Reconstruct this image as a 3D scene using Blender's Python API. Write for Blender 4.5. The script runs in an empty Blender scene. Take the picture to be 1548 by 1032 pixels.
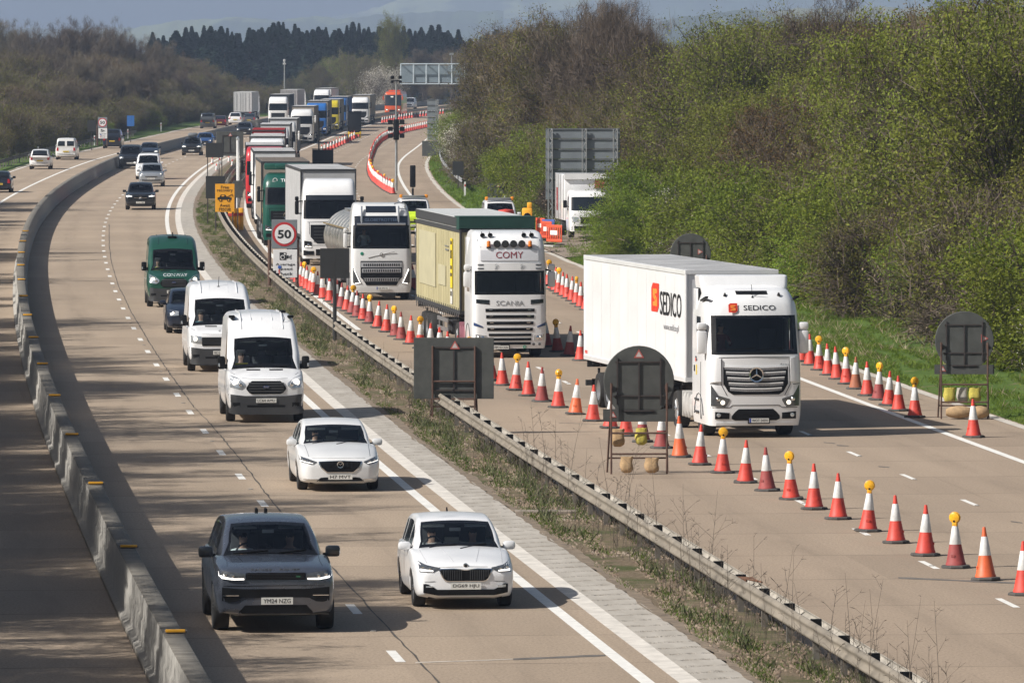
import bpy, bmesh, math, random
import numpy as np
from mathutils import Vector, Matrix
from mathutils.bvhtree import BVHTree

SC = bpy.context.scene
COL = SC.collection
rad = math.radians
F, X0, Y0, H = 10000.0, 774.0, 78.0, 9.72      # lens in photo pixels, horizon row, eye height above the near carriageway

# ---------------------------------------------------------------- camera, sky, sun, exposure
cam_d = bpy.data.cameras.new('camera')
cam = bpy.data.objects.new('camera', cam_d); COL.objects.link(cam)
cam_d.sensor_width = 36.0
cam_d.lens = 36.0*F/1548.0
cam_d.shift_y = -(516.0-Y0)/1548.0
cam_d.clip_start = 1.0; cam_d.clip_end = 60000.0
cam.location = (0, 0, H); cam.rotation_euler = (rad(90), 0, 0)
SC.camera = cam

SUN_EL, SUN_AZ = 39.0, 248.0                    # degrees; azimuth clockwise from the view direction (+Y)
world = bpy.data.worlds.new('World'); SC.world = world; world.use_nodes = True
wn = world.node_tree.nodes; wl = world.node_tree.links
sky = wn.new('ShaderNodeTexSky'); sky.sky_type = 'NISHITA'; sky.sun_disc = False
sky.sun_elevation = rad(SUN_EL); sky.sun_rotation = rad(SUN_AZ)
sky.air_density = 1.2; sky.dust_density = 3.5; sky.ozone_density = 1.5
wl.new(sky.outputs[0], wn['Background'].inputs[0]); wn['Background'].inputs[1].default_value = 0.058
sun_d = bpy.data.lights.new('sun', 'SUN'); sun_d.energy = 5.0; sun_d.angle = rad(0.53); sun_d.color = (1.0, 0.965, 0.915)
sun = bpy.data.objects.new('sun', sun_d); COL.objects.link(sun)
sdir = Vector((math.sin(rad(SUN_AZ))*math.cos(rad(SUN_EL)), math.cos(rad(SUN_AZ))*math.cos(rad(SUN_EL)), math.sin(rad(SUN_EL))))
sun.rotation_euler = (-sdir).to_track_quat('-Z', 'Y').to_euler()
SC.view_settings.view_transform = 'Standard'; SC.view_settings.look = 'None'
SC.view_settings.exposure = 0.26; SC.view_settings.gamma = 1.0
SC.render.engine = 'CYCLES'
SC.cycles.max_bounces = 6; SC.cycles.diffuse_bounces = 2; SC.cycles.glossy_bounces = 3
SC.cycles.transmission_bounces = 4; SC.cycles.transparent_max_bounces = 12; SC.cycles.volume_bounces = 0
SC.cycles.use_denoising = True
SC.cycles.sample_clamp_indirect = 6.0
try: SC.cycles.denoiser = 'OPENIMAGEDENOISE'
except Exception: pass

# ---------------------------------------------------------------- tagging
def tag(o, label=None, cat=None, group=None, kind=None):
    if label: o['label'] = label
    if cat: o['category'] = cat
    if group: o['group'] = group
    if kind: o['kind'] = kind
    return o

def empty(name, loc=(0, 0, 0), rz=0.0, scale=1.0):
    o = bpy.data.objects.new(name, None); COL.objects.link(o)
    o.empty_display_size = 0.3
    o.location = loc; o.rotation_euler = (0, 0, rz); o.scale = (scale,)*3
    return o

def copy_tree(o, parent=None):
    c = o.copy(); COL.objects.link(c)
    if parent is not None: c.parent = parent
    for ch in list(o.children): copy_tree(ch, c)
    return c

# ---------------------------------------------------------------- materials
MATS = {}
def nt(name):
    m = bpy.data.materials.new(name); m.use_nodes = True
    return m, m.node_tree.nodes, m.node_tree.links, m.node_tree.nodes['Principled BSDF']

def mixc(n, l, fac, a, b, mode='MIX'):
    mx = n.new('ShaderNodeMix'); mx.data_type = 'RGBA'; mx.blend_type = mode
    for k, v in ((0, fac), (6, a), (7, b)):
        if hasattr(v, 'is_linked'): l.new(v, mx.inputs[k])
        elif isinstance(v, (int, float)): mx.inputs[k].default_value = v
        else: mx.inputs[k].default_value = (*v[:3], 1)
    return mx.outputs[2]

def mathn(n, l, op, a, b=0.0, c=0.0):
    q = n.new('ShaderNodeMath'); q.operation = op
    for k, v in enumerate((a, b, c)):
        if hasattr(v, 'is_linked'): l.new(v, q.inputs[k])
        else: q.inputs[k].default_value = v
    return q.outputs[0]

def ramp(n, l, fac, stops):
    r = n.new('ShaderNodeValToRGB'); l.new(fac, r.inputs[0])
    e = r.color_ramp.elements
    while len(e) < len(stops): e.new(0.5)
    for q, (p, c) in zip(e, stops):
        q.position = p; q.color = (*c, 1) if not isinstance(c, (int, float)) else (c, c, c, 1)
    return r.outputs[0]

def noisen(n, l, vec, scale, detail=4, rough=0.55):
    t = n.new('ShaderNodeTexNoise'); t.inputs['Scale'].default_value = scale
    t.inputs['Detail'].default_value = detail; t.inputs['Roughness'].default_value = rough
    if vec is not None: l.new(vec, t.inputs['Vector'])
    return t.outputs[0]

def mat(name, col, rough=0.5, metal=0.0, var=0.12, scale=3.0, coat=0.0, bump=0.0, spec=0.5, emit=0.0, rand=0.0):
    if name in MATS: return MATS[name]
    m, n, l, b = nt(name)
    tc = n.new('ShaderNodeTexCoord')
    c = col
    if var > 0:
        f = noisen(n, l, tc.outputs['Object'], scale, 5, 0.6)
        lo = tuple(max(0, x*(1-var)) for x in col); hi = tuple(min(1, x*(1+var*0.8)) for x in col)
        c = ramp(n, l, f, [(0.3, lo), (0.7, hi)])
        l.new(c, b.inputs['Base Color'])
        rr = mathn(n, l, 'MULTIPLY_ADD', f, 0.25, rough-0.1)
        l.new(rr, b.inputs['Roughness'])
    else:
        b.inputs['Base Color'].default_value = (*col, 1); b.inputs['Roughness'].default_value = rough
    b.inputs['Metallic'].default_value = metal
    b.inputs['Coat Weight'].default_value = coat; b.inputs['Coat Roughness'].default_value = 0.05
    b.inputs['Specular IOR Level'].default_value = spec
    if bump > 0:
        bp = n.new('ShaderNodeBump'); bp.inputs['Strength'].default_value = bump; bp.inputs['Distance'].default_value = 0.02
        l.new(noisen(n, l, tc.outputs['Object'], scale*6, 5, 0.6), bp.inputs['Height']); l.new(bp.outputs[0], b.inputs['Normal'])
    if emit > 0:
        b.inputs['Emission Color'].default_value = (*col, 1); b.inputs['Emission Strength'].default_value = emit
    MATS[name] = m
    return m

def glass_mat(name, tint=(0.25, 0.32, 0.34), rough=0.03):
    if name in MATS: return MATS[name]
    m = bpy.data.materials.new(name); m.use_nodes = True
    n, l = m.node_tree.nodes, m.node_tree.links
    n.remove(n['Principled BSDF']); out = n['Material Output']
    tr = n.new('ShaderNodeBsdfTransparent'); tr.inputs[0].default_value = (*tint, 1)
    gl = n.new('ShaderNodeBsdfGlossy'); gl.inputs['Roughness'].default_value = rough
    fr = n.new('ShaderNodeFresnel'); fr.inputs[0].default_value = 1.5
    mx = n.new('ShaderNodeMixShader')
    l.new(fr.outputs[0], mx.inputs[0]); l.new(tr.outputs[0], mx.inputs[1]); l.new(gl.outputs[0], mx.inputs[2])
    l.new(mx.outputs[0], out.inputs[0])
    MATS[name] = m
    return m

# ---------------------------------------------------------------- mesh builder: one builder = one mesh object
def rot2(x, y, a): return x*math.cos(a)-y*math.sin(a), x*math.sin(a)+y*math.cos(a)

class MB:
    def __init__(s): s.v = []; s.f = []; s.m = []; s.n = 0; s.cur = 0; s.uv = {}
    def add(s, verts, faces, mi=None):
        mi = s.cur if mi is None else mi
        s.v.append(np.asarray(verts, dtype=float).reshape(-1, 3))
        o = s.n
        for f in faces: s.f.append(tuple(int(i)+o for i in f)); s.m.append(mi)
        s.n += len(s.v[-1])
        return s
    def box(s, c, d, mi=None, rz=0.0, bev=0.0, rx=0.0):
        x, y, z = d[0]/2, d[1]/2, d[2]/2
        if bev > 0:
            b = min(bev, x*.9, y*.9, z*.9)
            bm = bmesh.new(); bmesh.ops.create_cube(bm, size=1.0)
            for q in bm.verts: q.co = Vector((q.co.x*d[0], q.co.y*d[1], q.co.z*d[2]))
            bmesh.ops.bevel(bm, geom=list(bm.edges), offset=b, segments=2, profile=0.5, affect='EDGES')
            bm.verts.index_update()
            p = [v.co[:] for v in bm.verts]; fs = [[v.index for v in f.verts] for f in bm.faces]; bm.free()
        else:
            p = [(-x, -y, -z), (x, -y, -z), (x, y, -z), (-x, y, -z), (-x, -y, z), (x, -y, z), (x, y, z), (-x, y, z)]
            fs = [(0, 3, 2, 1), (4, 5, 6, 7), (0, 1, 5, 4), (1, 2, 6, 5), (2, 3, 7, 6), (3, 0, 4, 7)]
        q = []
        for a in p:
            X, Y, Z = a
            if rx: Y, Z = rot2(Y, Z, rx)
            if rz: X, Y = rot2(X, Y, rz)
            q.append((X+c[0], Y+c[1], Z+c[2]))
        return s.add(q, fs, mi)
    def prism(s, pts, axis, a0, a1, mi=None):
        """closed 2D outline extruded along an axis: 'x' (y,z), 'y' (x,z), 'z' (x,y)"""
        n = len(pts)
        def P(p, a): return {'x': (a, p[0], p[1]), 'y': (p[0], a, p[1]), 'z': (p[0], p[1], a)}[axis]
        v = [P(p, a0) for p in pts]+[P(p, a1) for p in pts]
        f = [tuple(range(n))[::-1], tuple(range(n, 2*n))]+[(i, (i+1) % n, n+(i+1) % n, n+i) for i in range(n)]
        return s.add(v, f, mi)
    def tube(s, pts, r, n=8, mi=None, cap=True):
        pts = [Vector(p) for p in pts]; rs = r if isinstance(r, (list, tuple)) else [r]*len(pts)
        V = []; Fc = []
        for i, p in enumerate(pts):
            t = (pts[min(i+1, len(pts)-1)]-pts[max(i-1, 0)]).normalized()
            up = Vector((0, 0, 1)) if abs(t.z) < .9 else Vector((1, 0, 0))
            a = t.cross(up).normalized(); b = t.cross(a)
            for k in range(n):
                w = 2*math.pi*k/n+math.pi/n
                V.append(p+(a*math.cos(w)+b*math.sin(w))*rs[i])
        for i in range(len(pts)-1):
            for k in range(n):
                Fc.append((i*n+k, i*n+(k+1) % n, (i+1)*n+(k+1) % n, (i+1)*n+k))
        if cap: Fc += [tuple(range(n))[::-1], tuple((len(pts)-1)*n+k for k in range(n))]
        return s.add([tuple(q) for q in V], Fc, mi)
    def lathe(s, prof, c=(0, 0, 0), axis='z', n=24, mi=None):
        """profile of (radius, height) turned about an axis through c"""
        V = []; m = len(prof)
        for k in range(n):
            w = 2*math.pi*k/n
            for r, h in prof:
                a, b = r*math.cos(w), r*math.sin(w)
                V.append({'z': (a, b, h), 'x': (h, a, b), 'y': (a, h, b)}[axis])
        V = [(p[0]+c[0], p[1]+c[1], p[2]+c[2]) for p in V]
        Fc = [(k*m+i, ((k+1) % n)*m+i, ((k+1) % n)*m+i+1, k*m+i+1) for k in range(n) for i in range(m-1)]
        if axis == 'y': Fc = [f[::-1] for f in Fc]
        return s.add(V, Fc, mi)
    def disc(s, c, r, axis='y', n=24, mi=None, th=0.01):
        return s.lathe([(0.0001, -th/2), (r, -th/2), (r, th/2), (0.0001, th/2)], c, axis, n, mi)
    def text(s, txt, c, h, mi=None, axis='y-', depth=0.006, width=None, rz=0.0, bold=0.0, align='CENTER', shear=0.0):
        """lettering with cap height h, centred on c; axis 'y-' faces -Y, 'x-' faces -X"""
        cu = bpy.data.curves.new('t', 'FONT'); cu.body = txt; cu.align_x = align
        cu.extrude = depth/2; cu.offset = bold; cu.shear = shear; cu.resolution_u = 3
        ob = bpy.data.objects.new('t', cu); COL.objects.link(ob)
        dg = bpy.context.evaluated_depsgraph_get(); dg.update()
        me = ob.evaluated_get(dg).to_mesh()
        v = np.array([q.co[:] for q in me.vertices]) if len(me.vertices) else np.zeros((0, 3))
        f = [tuple(p.vertices) for p in me.polygons]
        ob.evaluated_get(dg).to_mesh_clear(); bpy.data.objects.remove(ob); bpy.data.curves.remove(cu)
        if not len(v): return s
        lo, hi = v.min(0), v.max(0)
        k = h/max(1e-6, hi[1]-lo[1]) if len(txt) else 1
        kx = k if width is None else width/max(1e-6, hi[0]-lo[0])
        x = (v[:, 0]-(lo[0]+hi[0])/2)*kx; z = (v[:, 1]-(lo[1]+hi[1])/2)*k; d = v[:, 2]
        if axis == 'y-': p = np.stack([x, -d, z], 1)
        elif axis == 'x-': p = np.stack([-d, -x, z], 1)
        elif axis == 'x+': p = np.stack([d, x, z], 1)
        else: p = np.stack([-x, d, z], 1)
        return s.add(p+np.array(c), f, mi)
    def build(s, name, mats, parent=None, smooth=True, ang=38.0, weld=False):
        V = np.concatenate(s.v) if s.v else np.zeros((0, 3))
        me = bpy.data.meshes.new(name)
        me.from_pydata(V.tolist(), [], s.f)
        mats = mats if isinstance(mats, (list, tuple)) else [mats]
        for m in mats: me.materials.append(m)
        if len(mats) > 1: me.polygons.foreach_set('material_index', s.m)
        if smooth:
            bm = bmesh.new(); bm.from_mesh(me)
            if weld: bmesh.ops.remove_doubles(bm, verts=bm.verts, dist=1e-4)
            bmesh.ops.recalc_face_normals(bm, faces=bm.faces)
            lim = rad(ang)
            for f in bm.faces: f.smooth = True
            for e in bm.edges:
                if len(e.link_faces) != 2 or e.calc_face_angle(0) > lim: e.smooth = False
            bm.to_mesh(me); bm.free()
        me.update()
        o = bpy.data.objects.new(name, me); COL.objects.link(o)
        if parent is not None: o.parent = parent
        return o

def build_pair(b, name, mats, parent=None, **k):
    """one builder holding a left and a right piece becomes two parts"""
    V = np.concatenate(b.v)
    for s in (1, -1):
        c = MB(); c.v = [V]; c.n = len(V)
        for f, m in zip(b.f, b.m):
            if (sum(V[i, 0] for i in f) >= 0) == (s > 0): c.f.append(f); c.m.append(m)
        o = c.build(name, mats, parent, **k)
        bm = bmesh.new(); bm.from_mesh(o.data); bmesh.ops.delete(bm, geom=[v for v in bm.verts if not v.link_faces], context='VERTS'); bm.to_mesh(o.data); bm.free()

def quick_mesh(name, V, Fq, mats, parent=None, mi=None, smooth=False):
    """large meshes from numpy arrays; Fq is (n,3) or (n,4)"""
    V = np.asarray(V, dtype=np.float32); Fq = np.asarray(Fq, dtype=np.int32)
    me = bpy.data.meshes.new(name); k = Fq.shape[1]
    me.vertices.add(len(V)); me.vertices.foreach_set('co', V.ravel())
    me.loops.add(Fq.size); me.loops.foreach_set('vertex_index', Fq.ravel())
    me.polygons.add(len(Fq)); me.polygons.foreach_set('loop_start', np.arange(0, Fq.size, k, dtype=np.int32))
    mats = mats if isinstance(mats, (list, tuple)) else [mats]
    for m in mats: me.materials.append(m)
    if mi is not None: me.polygons.foreach_set('material_index', np.asarray(mi, dtype=np.int32))
    if smooth: me.polygons.foreach_set('use_smooth', np.ones(len(Fq), dtype=bool))
    me.update(calc_edges=True)
    o = bpy.data.objects.new(name, me); COL.objects.link(o)
    if parent is not None: o.parent = parent
    return o

# ---------------------------------------------------------------- the line of the road
REFX = [2.88, 0.79, -1.24, -3.22, -5.15, -7.03, -8.84, -10.59, -12.28, -13.91, -15.47, -16.96, -18.39, -19.75, -21.03, -22.23, -23.34, -24.35, -25.26, -26.08, -26.81, -27.46, -28.05, -28.59, -29.08, -29.51, -29.87, -30.1, -30.21, -30.21, -30.13, -30.02, -29.92, -29.83, -29.77, -29.72, -29.65, -29.56, -29.42, -29.23, -28.97, -28.63, -28.2, -27.68, -27.04, -26.29, -25.43, -24.45, -23.36, -22.17, -20.9, -19.56, -18.15, -16.69, -15.17, -13.6, -11.99, -10.34, -8.64, -6.91, -5.13, -3.31, -1.46, 0.43]
_rx = np.array(REFX)
_rx = np.concatenate([[_rx[0]+0.104*20*k for k in range(4, 0, -1)], _rx, [_rx[-1]+2.0*k for k in range(1, 20)]])
_rd = -20.0+20.0*np.arange(len(_rx))
_ks = np.array([1, 2, 3, 2, 1])/9.0
def ref(d):
    """centre dash line of the near carriageway: x at distance d (smoothed), and its slope"""
    e = np.array([-14, -7, 0, 7, 14.0])
    x = sum(w*np.interp(d+q, _rd, _rx) for w, q in zip(_ks, e))
    x1 = sum(w*np.interp(d+q+4, _rd, _rx) for w, q in zip(_ks, e)); x0 = sum(w*np.interp(d+q-4, _rd, _rx) for w, q in zip(_ks, e))
    return x, (x1-x0)/8.0
def at(o, d):
    x, s = ref(d); k = 1/math.sqrt(1+s*s)
    return x+o*k, d-o*s*k
def heading(d):
    return math.atan(ref(d)[1])            # turn about Z that lines a thing facing -Y up with the road: use rz = -heading
def unproj(px, py, z=0.0):
    """ground point (x, y) that the photograph shows at a pixel, on the level z"""
    d = F*(H-z)/(py-Y0)
    return (px-X0)/F*d, d
RZ = -0.40                                   # level of the right-hand carriageway
# ---------------------------------------------------------------- ground, carriageways, verges
def strip(name, o0, o1, z0, z1, d0, d1, m, step=5.0, nu=1, kind='structure', parent=None, wob=0.0, zf=None):
    """a sheet that follows the road between two lateral offsets; UV in metres"""
    ds = np.arange(d0, d1+.01, step); nu1 = nu+1
    V = []; UV = []
    rr = random.Random(hash(name) % 1000)
    for d in ds:
        wl_ = wob*(math.sin(d*.37)+math.sin(d*1.13+1)+math.sin(d*3.7+o0)+rr.gauss(0, .8))*.4
        for k in range(nu1):
            t = k/nu; o = o0+(o1-o0)*t
            if k == 0 or k == nu: o += wl_
            x, y = at(o, d); z = z0+(z1-z0)*t
            if zf: z = zf(o, d)
            V.append((x, y, z)); UV.append((o, d))
    n = len(ds); Fq = [(i*nu1+k, i*nu1+k+1, (i+1)*nu1+k+1, (i+1)*nu1+k) for i in range(n-1) for k in range(nu)]
    o = quick_mesh(name, V, Fq, m, parent, smooth=True)
    uv = o.data.uv_layers.new(name='uv'); idx = np.empty(len(o.data.loops), dtype=np.int32)
    o.data.loops.foreach_get('vertex_index', idx); uv.data.foreach_set('uv', np.array(UV, dtype=np.float32)[idx].ravel())
    if kind: o['kind'] = kind
    return o

def road_material(name, base, joint=5.0, dark=0.10, lanes=None):
    m, n, l, b = nt(name)
    uv = n.new('ShaderNodeUVMap'); sp = n.new('ShaderNodeSeparateXYZ'); l.new(uv.outputs[0], sp.inputs[0])
    u, v = sp.outputs[0], sp.outputs[1]
    def vec(a, c):
        q = n.new('ShaderNodeCombineXYZ'); l.new(mathn(n, l, 'MULTIPLY', u, a), q.inputs[0]); l.new(mathn(n, l, 'MULTIPLY', v, c), q.inputs[1]); return q.outputs[0]
    c = ramp(n, l, noisen(n, l, vec(.5, .06), 1.0, 6, .6), [(0.3, tuple(x*(1-dark) for x in base)), (0.7, tuple(x*(1+dark*.7) for x in base))])
    sp2 = noisen(n, l, vec(22, 8), 1.0, 3, .7)
    c = mixc(n, l, 0.55, c, ramp(n, l, sp2, [(0.28, 0.30), (0.48, 0.74), (0.72, 1.06)]), 'MULTIPLY')
    # bay to bay differences of tone
    bay = mathn(n, l, 'FLOOR', mathn(n, l, 'DIVIDE', v, joint)); w = n.new('ShaderNodeTexWhiteNoise'); w.noise_dimensions = '2D'
    q = n.new('ShaderNodeCombineXYZ'); l.new(bay, q.inputs[0]); l.new(mathn(n, l, 'FLOOR', mathn(n, l, 'DIVIDE', u, 3.7)), q.inputs[1]); l.new(q.outputs[0], w.inputs[0])
    c = mixc(n, l, 1.0, c, ramp(n, l, w.outputs[0], [(0, 0.86), (1, 1.0)]), 'MULTIPLY')
    # joints
    fr = mathn(n, l, 'FRACT', mathn(n, l, 'DIVIDE', mathn(n, l, 'ADD', v, mathn(n, l, 'MULTIPLY', noisen(n, l, vec(2, .4), 1.0, 2), .12)), joint))
    jn = mathn(n, l, 'LESS_THAN', fr, 0.020)
    jn = mathn(n, l, 'MULTIPLY', jn, mathn(n, l, 'MULTIPLY_ADD', noisen(n, l, vec(.7, .03), 1.0, 2), 1.2, -.15))
    c = mixc(n, l, jn, c, tuple(x*.30 for x in base))
    # worn wheel tracks with oily middles, and stains
    if lanes:
        o0, lw = lanes
        ph = mathn(n, l, 'MULTIPLY', mathn(n, l, 'SUBTRACT', u, o0), 2*math.pi/lw)
        tr = mathn(n, l, 'MULTIPLY_ADD', mathn(n, l, 'COSINE', mathn(n, l, 'MULTIPLY', ph, 2.0)), .5, .5)
        tr = mathn(n, l, 'MULTIPLY', tr, mathn(n, l, 'MULTIPLY_ADD', noisen(n, l, vec(.8, .05), 1.0, 4), 1.4, -.2))
        c = mixc(n, l, mathn(n, l, 'MULTIPLY', tr, 0.36), c, tuple(x*.66 for x in base))
    st = ramp(n, l, noisen(n, l, vec(1.3, .35), 1.0, 5, .7), [(0.66, 0.0), (0.80, 1.0)])
    c = mixc(n, l, mathn(n, l, 'MULTIPLY', st, .40), c, tuple(x*.5 for x in base))
    if lanes:                                        # oil dripped along the middle of each lane, and short rubber marks
        dd = mathn(n, l, 'ABSOLUTE', mathn(n, l, 'SUBTRACT', mathn(n, l, 'FRACT', mathn(n, l, 'DIVIDE', mathn(n, l, 'SUBTRACT', u, o0), lw)), .5))
        oil = mathn(n, l, 'MULTIPLY', ramp(n, l, dd, [(.0, 1.0), (.13, 0.0)]), ramp(n, l, noisen(n, l, vec(2.2, .22), 1.0, 5, .7), [(.42, 0.0), (.72, 1.0)]))
        c = mixc(n, l, mathn(n, l, 'MULTIPLY', oil, .5), c, tuple(x*.42 for x in base))
        rub = ramp(n, l, noisen(n, l, vec(4.5, .05), 1.0, 2, .5), [(.68, 0.0), (.74, 1.0)])
        c = mixc(n, l, mathn(n, l, 'MULTIPLY', rub, .22), c, tuple(x*.45 for x in base))
    l.new(c, b.inputs['Base Color']); b.inputs['Roughness'].default_value = .85; b.inputs['Specular IOR Level'].default_value = .25
    bp = n.new('ShaderNodeBump'); bp.inputs['Strength'].default_value = .5; bp.inputs['Distance'].default_value = .01
    l.new(sp2, bp.inputs['Height']); l.new(bp.outputs[0], b.inputs['Normal'])
    return m

M_road = road_material('concrete_road', (0.43, 0.337, 0.248), lanes=(-3.5, 3.5))
M_road2 = road_material('concrete_road_worn', (0.40, 0.31, 0.228), joint=6.0, lanes=(8.6, 3.75))
M_paint = mat('road_paint', (0.74, 0.72, 0.67), .7, var=.14, scale=5)
M_paint_old = mat('road_paint_worn', (0.60, 0.565, 0.50), .8, var=.3, scale=9)

# deep ground sheet that runs to the horizon
mg, n, l, b = nt('far_fields')
tc = n.new('ShaderNodeTexCoord')
l.new(ramp(n, l, noisen(n, l, tc.outputs['Object'], .004, 6, .6), [(0.3, (.05, .06, .025)), (0.5, (.09, .11, .04)), (0.65, (.13, .12, .07))]), b.inputs['Base Color'])
b.inputs['Roughness'].default_value = .95
quick_mesh('ground', [(-2050, -290, -.75), (2050, -290, -.75), (2050, 9900, -.75), (-2050, 9900, -.75)], [(0, 1, 2, 3)], mg)['kind'] = 'structure'

D0, D1 = 20.0, 1400.0
strip('road_near', -3.75, 5.25, 0, 0, D0, D1, M_road)
strip('road_far_left', -12.2, -3.75, 0.0, 0.0, D0, D1, M_road)
strip('road_right', 6.95, 22.6, RZ, RZ, D0, D1, M_road2)

# verges
def grass_ground(name, greens, dirt, amt=.5):
    m, n, l, b = nt(name); tc = n.new('ShaderNodeTexCoord')
    g = ramp(n, l, noisen(n, l, tc.outputs['Object'], 1.3, 6, .7), [(0.3, greens[0]), (0.7, greens[1])])
    d = ramp(n, l, noisen(n, l, tc.outputs['Object'], 9, 4, .8), [(0.3, tuple(x*.5 for x in dirt)), (0.7, tuple(x*1.35 for x in dirt))])
    f = ramp(n, l, noisen(n, l, tc.outputs['Object'], .55, 5, .65), [(amt-.08, 0.0), (amt+.08, 1.0)])
    l.new(mixc(n, l, f, g, d), b.inputs['Base Color']); b.inputs['Roughness'].default_value = .95; b.inputs['Specular IOR Level'].default_value = .15
    bp = n.new('ShaderNodeBump'); bp.inputs['Strength'].default_value = .8; bp.inputs['Distance'].default_value = .04
    l.new(noisen(n, l, tc.outputs['Object'], 25, 4, .8), bp.inputs['Height']); l.new(bp.outputs[0], b.inputs['Normal'])
    return m
M_med = grass_ground('median_soil', ((.06, .075, .028), (.115, .12, .05)), (.20, .155, .105), .47)
M_verge = grass_ground('verge_grass', ((.055, .10, .018), (.11, .17, .035)), (.2, .16, .1), .64)
strip('median_ground', 5.15, 7.05, 0, 0, D0, D1, M_med, nu=8, zf=lambda o, d: .02-.38*max(0, min(1, (o-6.85)/.2)))
def vz(o, d):
    t = max(0, o-22.5)
    return RZ-.02+.10*min(t, 1.0)+.05*t+.12*math.sin(d*.11+o*.7)*min(1, t/4)
strip('verge_right', 22.4, 95, 0, 0, D0, D1, M_verge, nu=24, wob=.12, zf=vz)
def vzl(o, d):
    t = max(0, -12.0-o)
    return .02+.02*t+.08*math.sin(d*.13+o)*min(1, t/4)
strip('verge_left', -120, -12.0, 0, 0, D0, D1, M_verge, nu=20, wob=.1, zf=vzl)

# kerbs and drainage channel
M_chan = mat('channel_concrete', (.60, .56, .50), .85, var=.2, scale=2.5, bump=.3)
mc, n, l, b = nt('ribbed_concrete')
uv = n.new('ShaderNodeUVMap'); sp = n.new('ShaderNodeSeparateXYZ'); l.new(uv.outputs[0], sp.inputs[0])
q = n.new('ShaderNodeCombineXYZ'); l.new(mathn(n, l, 'MULTIPLY', sp.outputs[0], 3.0), q.inputs[0]); l.new(mathn(n, l, 'MULTIPLY', sp.outputs[1], .8), q.inputs[1])
nz = noisen(n, l, q.outputs[0], 1.6, 4, .7)
rb = mathn(n, l, 'FRACT', mathn(n, l, 'ADD', mathn(n, l, 'DIVIDE', sp.outputs[1], 1.05), mathn(n, l, 'MULTIPLY', nz, .22)))
rb = mathn(n, l, 'LESS_THAN', rb, mathn(n, l, 'MULTIPLY_ADD', noisen(n, l, q.outputs[0], 1.3, 3, .6), .62, -.10))
rb = mathn(n, l, 'MULTIPLY', rb, ramp(n, l, nz, [(.40, .05), (.58, .8)]))
c = mixc(n, l, rb, ramp(n, l, noisen(n, l, q.outputs[0], .7, 5, .6), [(.3, (.31, .28, .238)), (.7, (.43, .395, .345))]), (.235, .205, .165))
l.new(c, b.inputs['Base Color']); b.inputs['Roughness'].default_value = .9
bp = n.new('ShaderNodeBump'); bp.inputs['Strength'].default_value = .9; bp.inputs['Distance'].default_value = .03; bp.invert = True
l.new(rb, bp.inputs['Height']); l.new(bp.outputs[0], b.inputs['Normal'])
strip('kerb_channel', 3.98, 4.30, .006, .02, D0, D1, M_chan, step=2.5)
strip('kerb_ribbed', 4.30, 5.06, .02, .05, D0, D1, mc, step=2.5, nu=2)
strip('kerb_dirt_edge', 5.04, 5.32, .054, .03, D0, D1, mat('dirt', (.22, .17, .12), .95, var=.4, scale=4, bump=.5), step=.5, wob=.05)
strip('kerb_right_channel', 6.98, 7.26, RZ+.07, RZ+.03, D0, D1, mat('old_channel', (.36, .32, .27), .9, var=.3, scale=2), step=4)
strip('kerb_right_edge', 22.2, 22.48, RZ+.012, RZ+.02, D0, D1, mat('edge_concrete', (.50, .46, .40), .9, var=.25, scale=2), step=4, wob=.04)
strip('kerb_left_edge', -12.2, -11.95, .010, .012, D0, D1, MATS['edge_concrete'], step=4, wob=.04)

# painted markings, 4 mm above the road
def line(name, o, w, z, d0, d1, m=M_paint, step=4.0):
    return strip(name, o-w/2, o+w/2, z+.004, z+.004, d0, d1, m, step=step)
def dashes(name, o, w, z, starts, ln, m=M_paint):
    V = []; Fq = []
    for s in starts:
        k = len(V)
        for d in (s, s+ln/2, s+ln):
            for q in (-1, 1):
                x, y = at(o+q*w/2, d); V.append((x, y, z+.004))
        Fq += [(k, k+1, k+3, k+2), (k+2, k+3, k+5, k+4)]
    return tag(quick_mesh(name, V, Fq, m), kind='structure')
line('road_edge_line', 3.5, .22, 0, D0, D1)
line('road_far_left_line', -7.45, .22, 0, D0, D1)
line('road_far_left_edge_line', -11.6, .16, 0, D0, D1)
line('road_right_edge_line', 19.85, .22, RZ, D0, D1)
line('road_right_inner_line', 8.35, .20, RZ, 240, D1)
dashes('lane_dashes', 0.0, .16, 0, [97200/(991.5-78)-1+9*k for k in range(-5, 120)], 2.0)
dashes('lane_dashes_right', 12.4, .13, RZ, [129.3-9*5-1+9*k for k in range(120)], 2.0)
dashes('lane_dashes_right', 16.15, .13, RZ, [147.2-9*6-1.2+9*k for k in range(120)], 2.0)
# reflecting road studs between the dashes
V = MB()
for o, z, s in ((0, 0, 111), (12.4, RZ, 134), (16.15, RZ, 142)):
    for k in range(40):
        x, y = at(o, s-5+9*k if o else s+18*k); V.box((x, y, z+.008), (.1, .13, .016), bev=.005)
V.build('road_studs', mat('stud', (.30, .28, .25), .6))['kind'] = 'structure'
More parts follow.
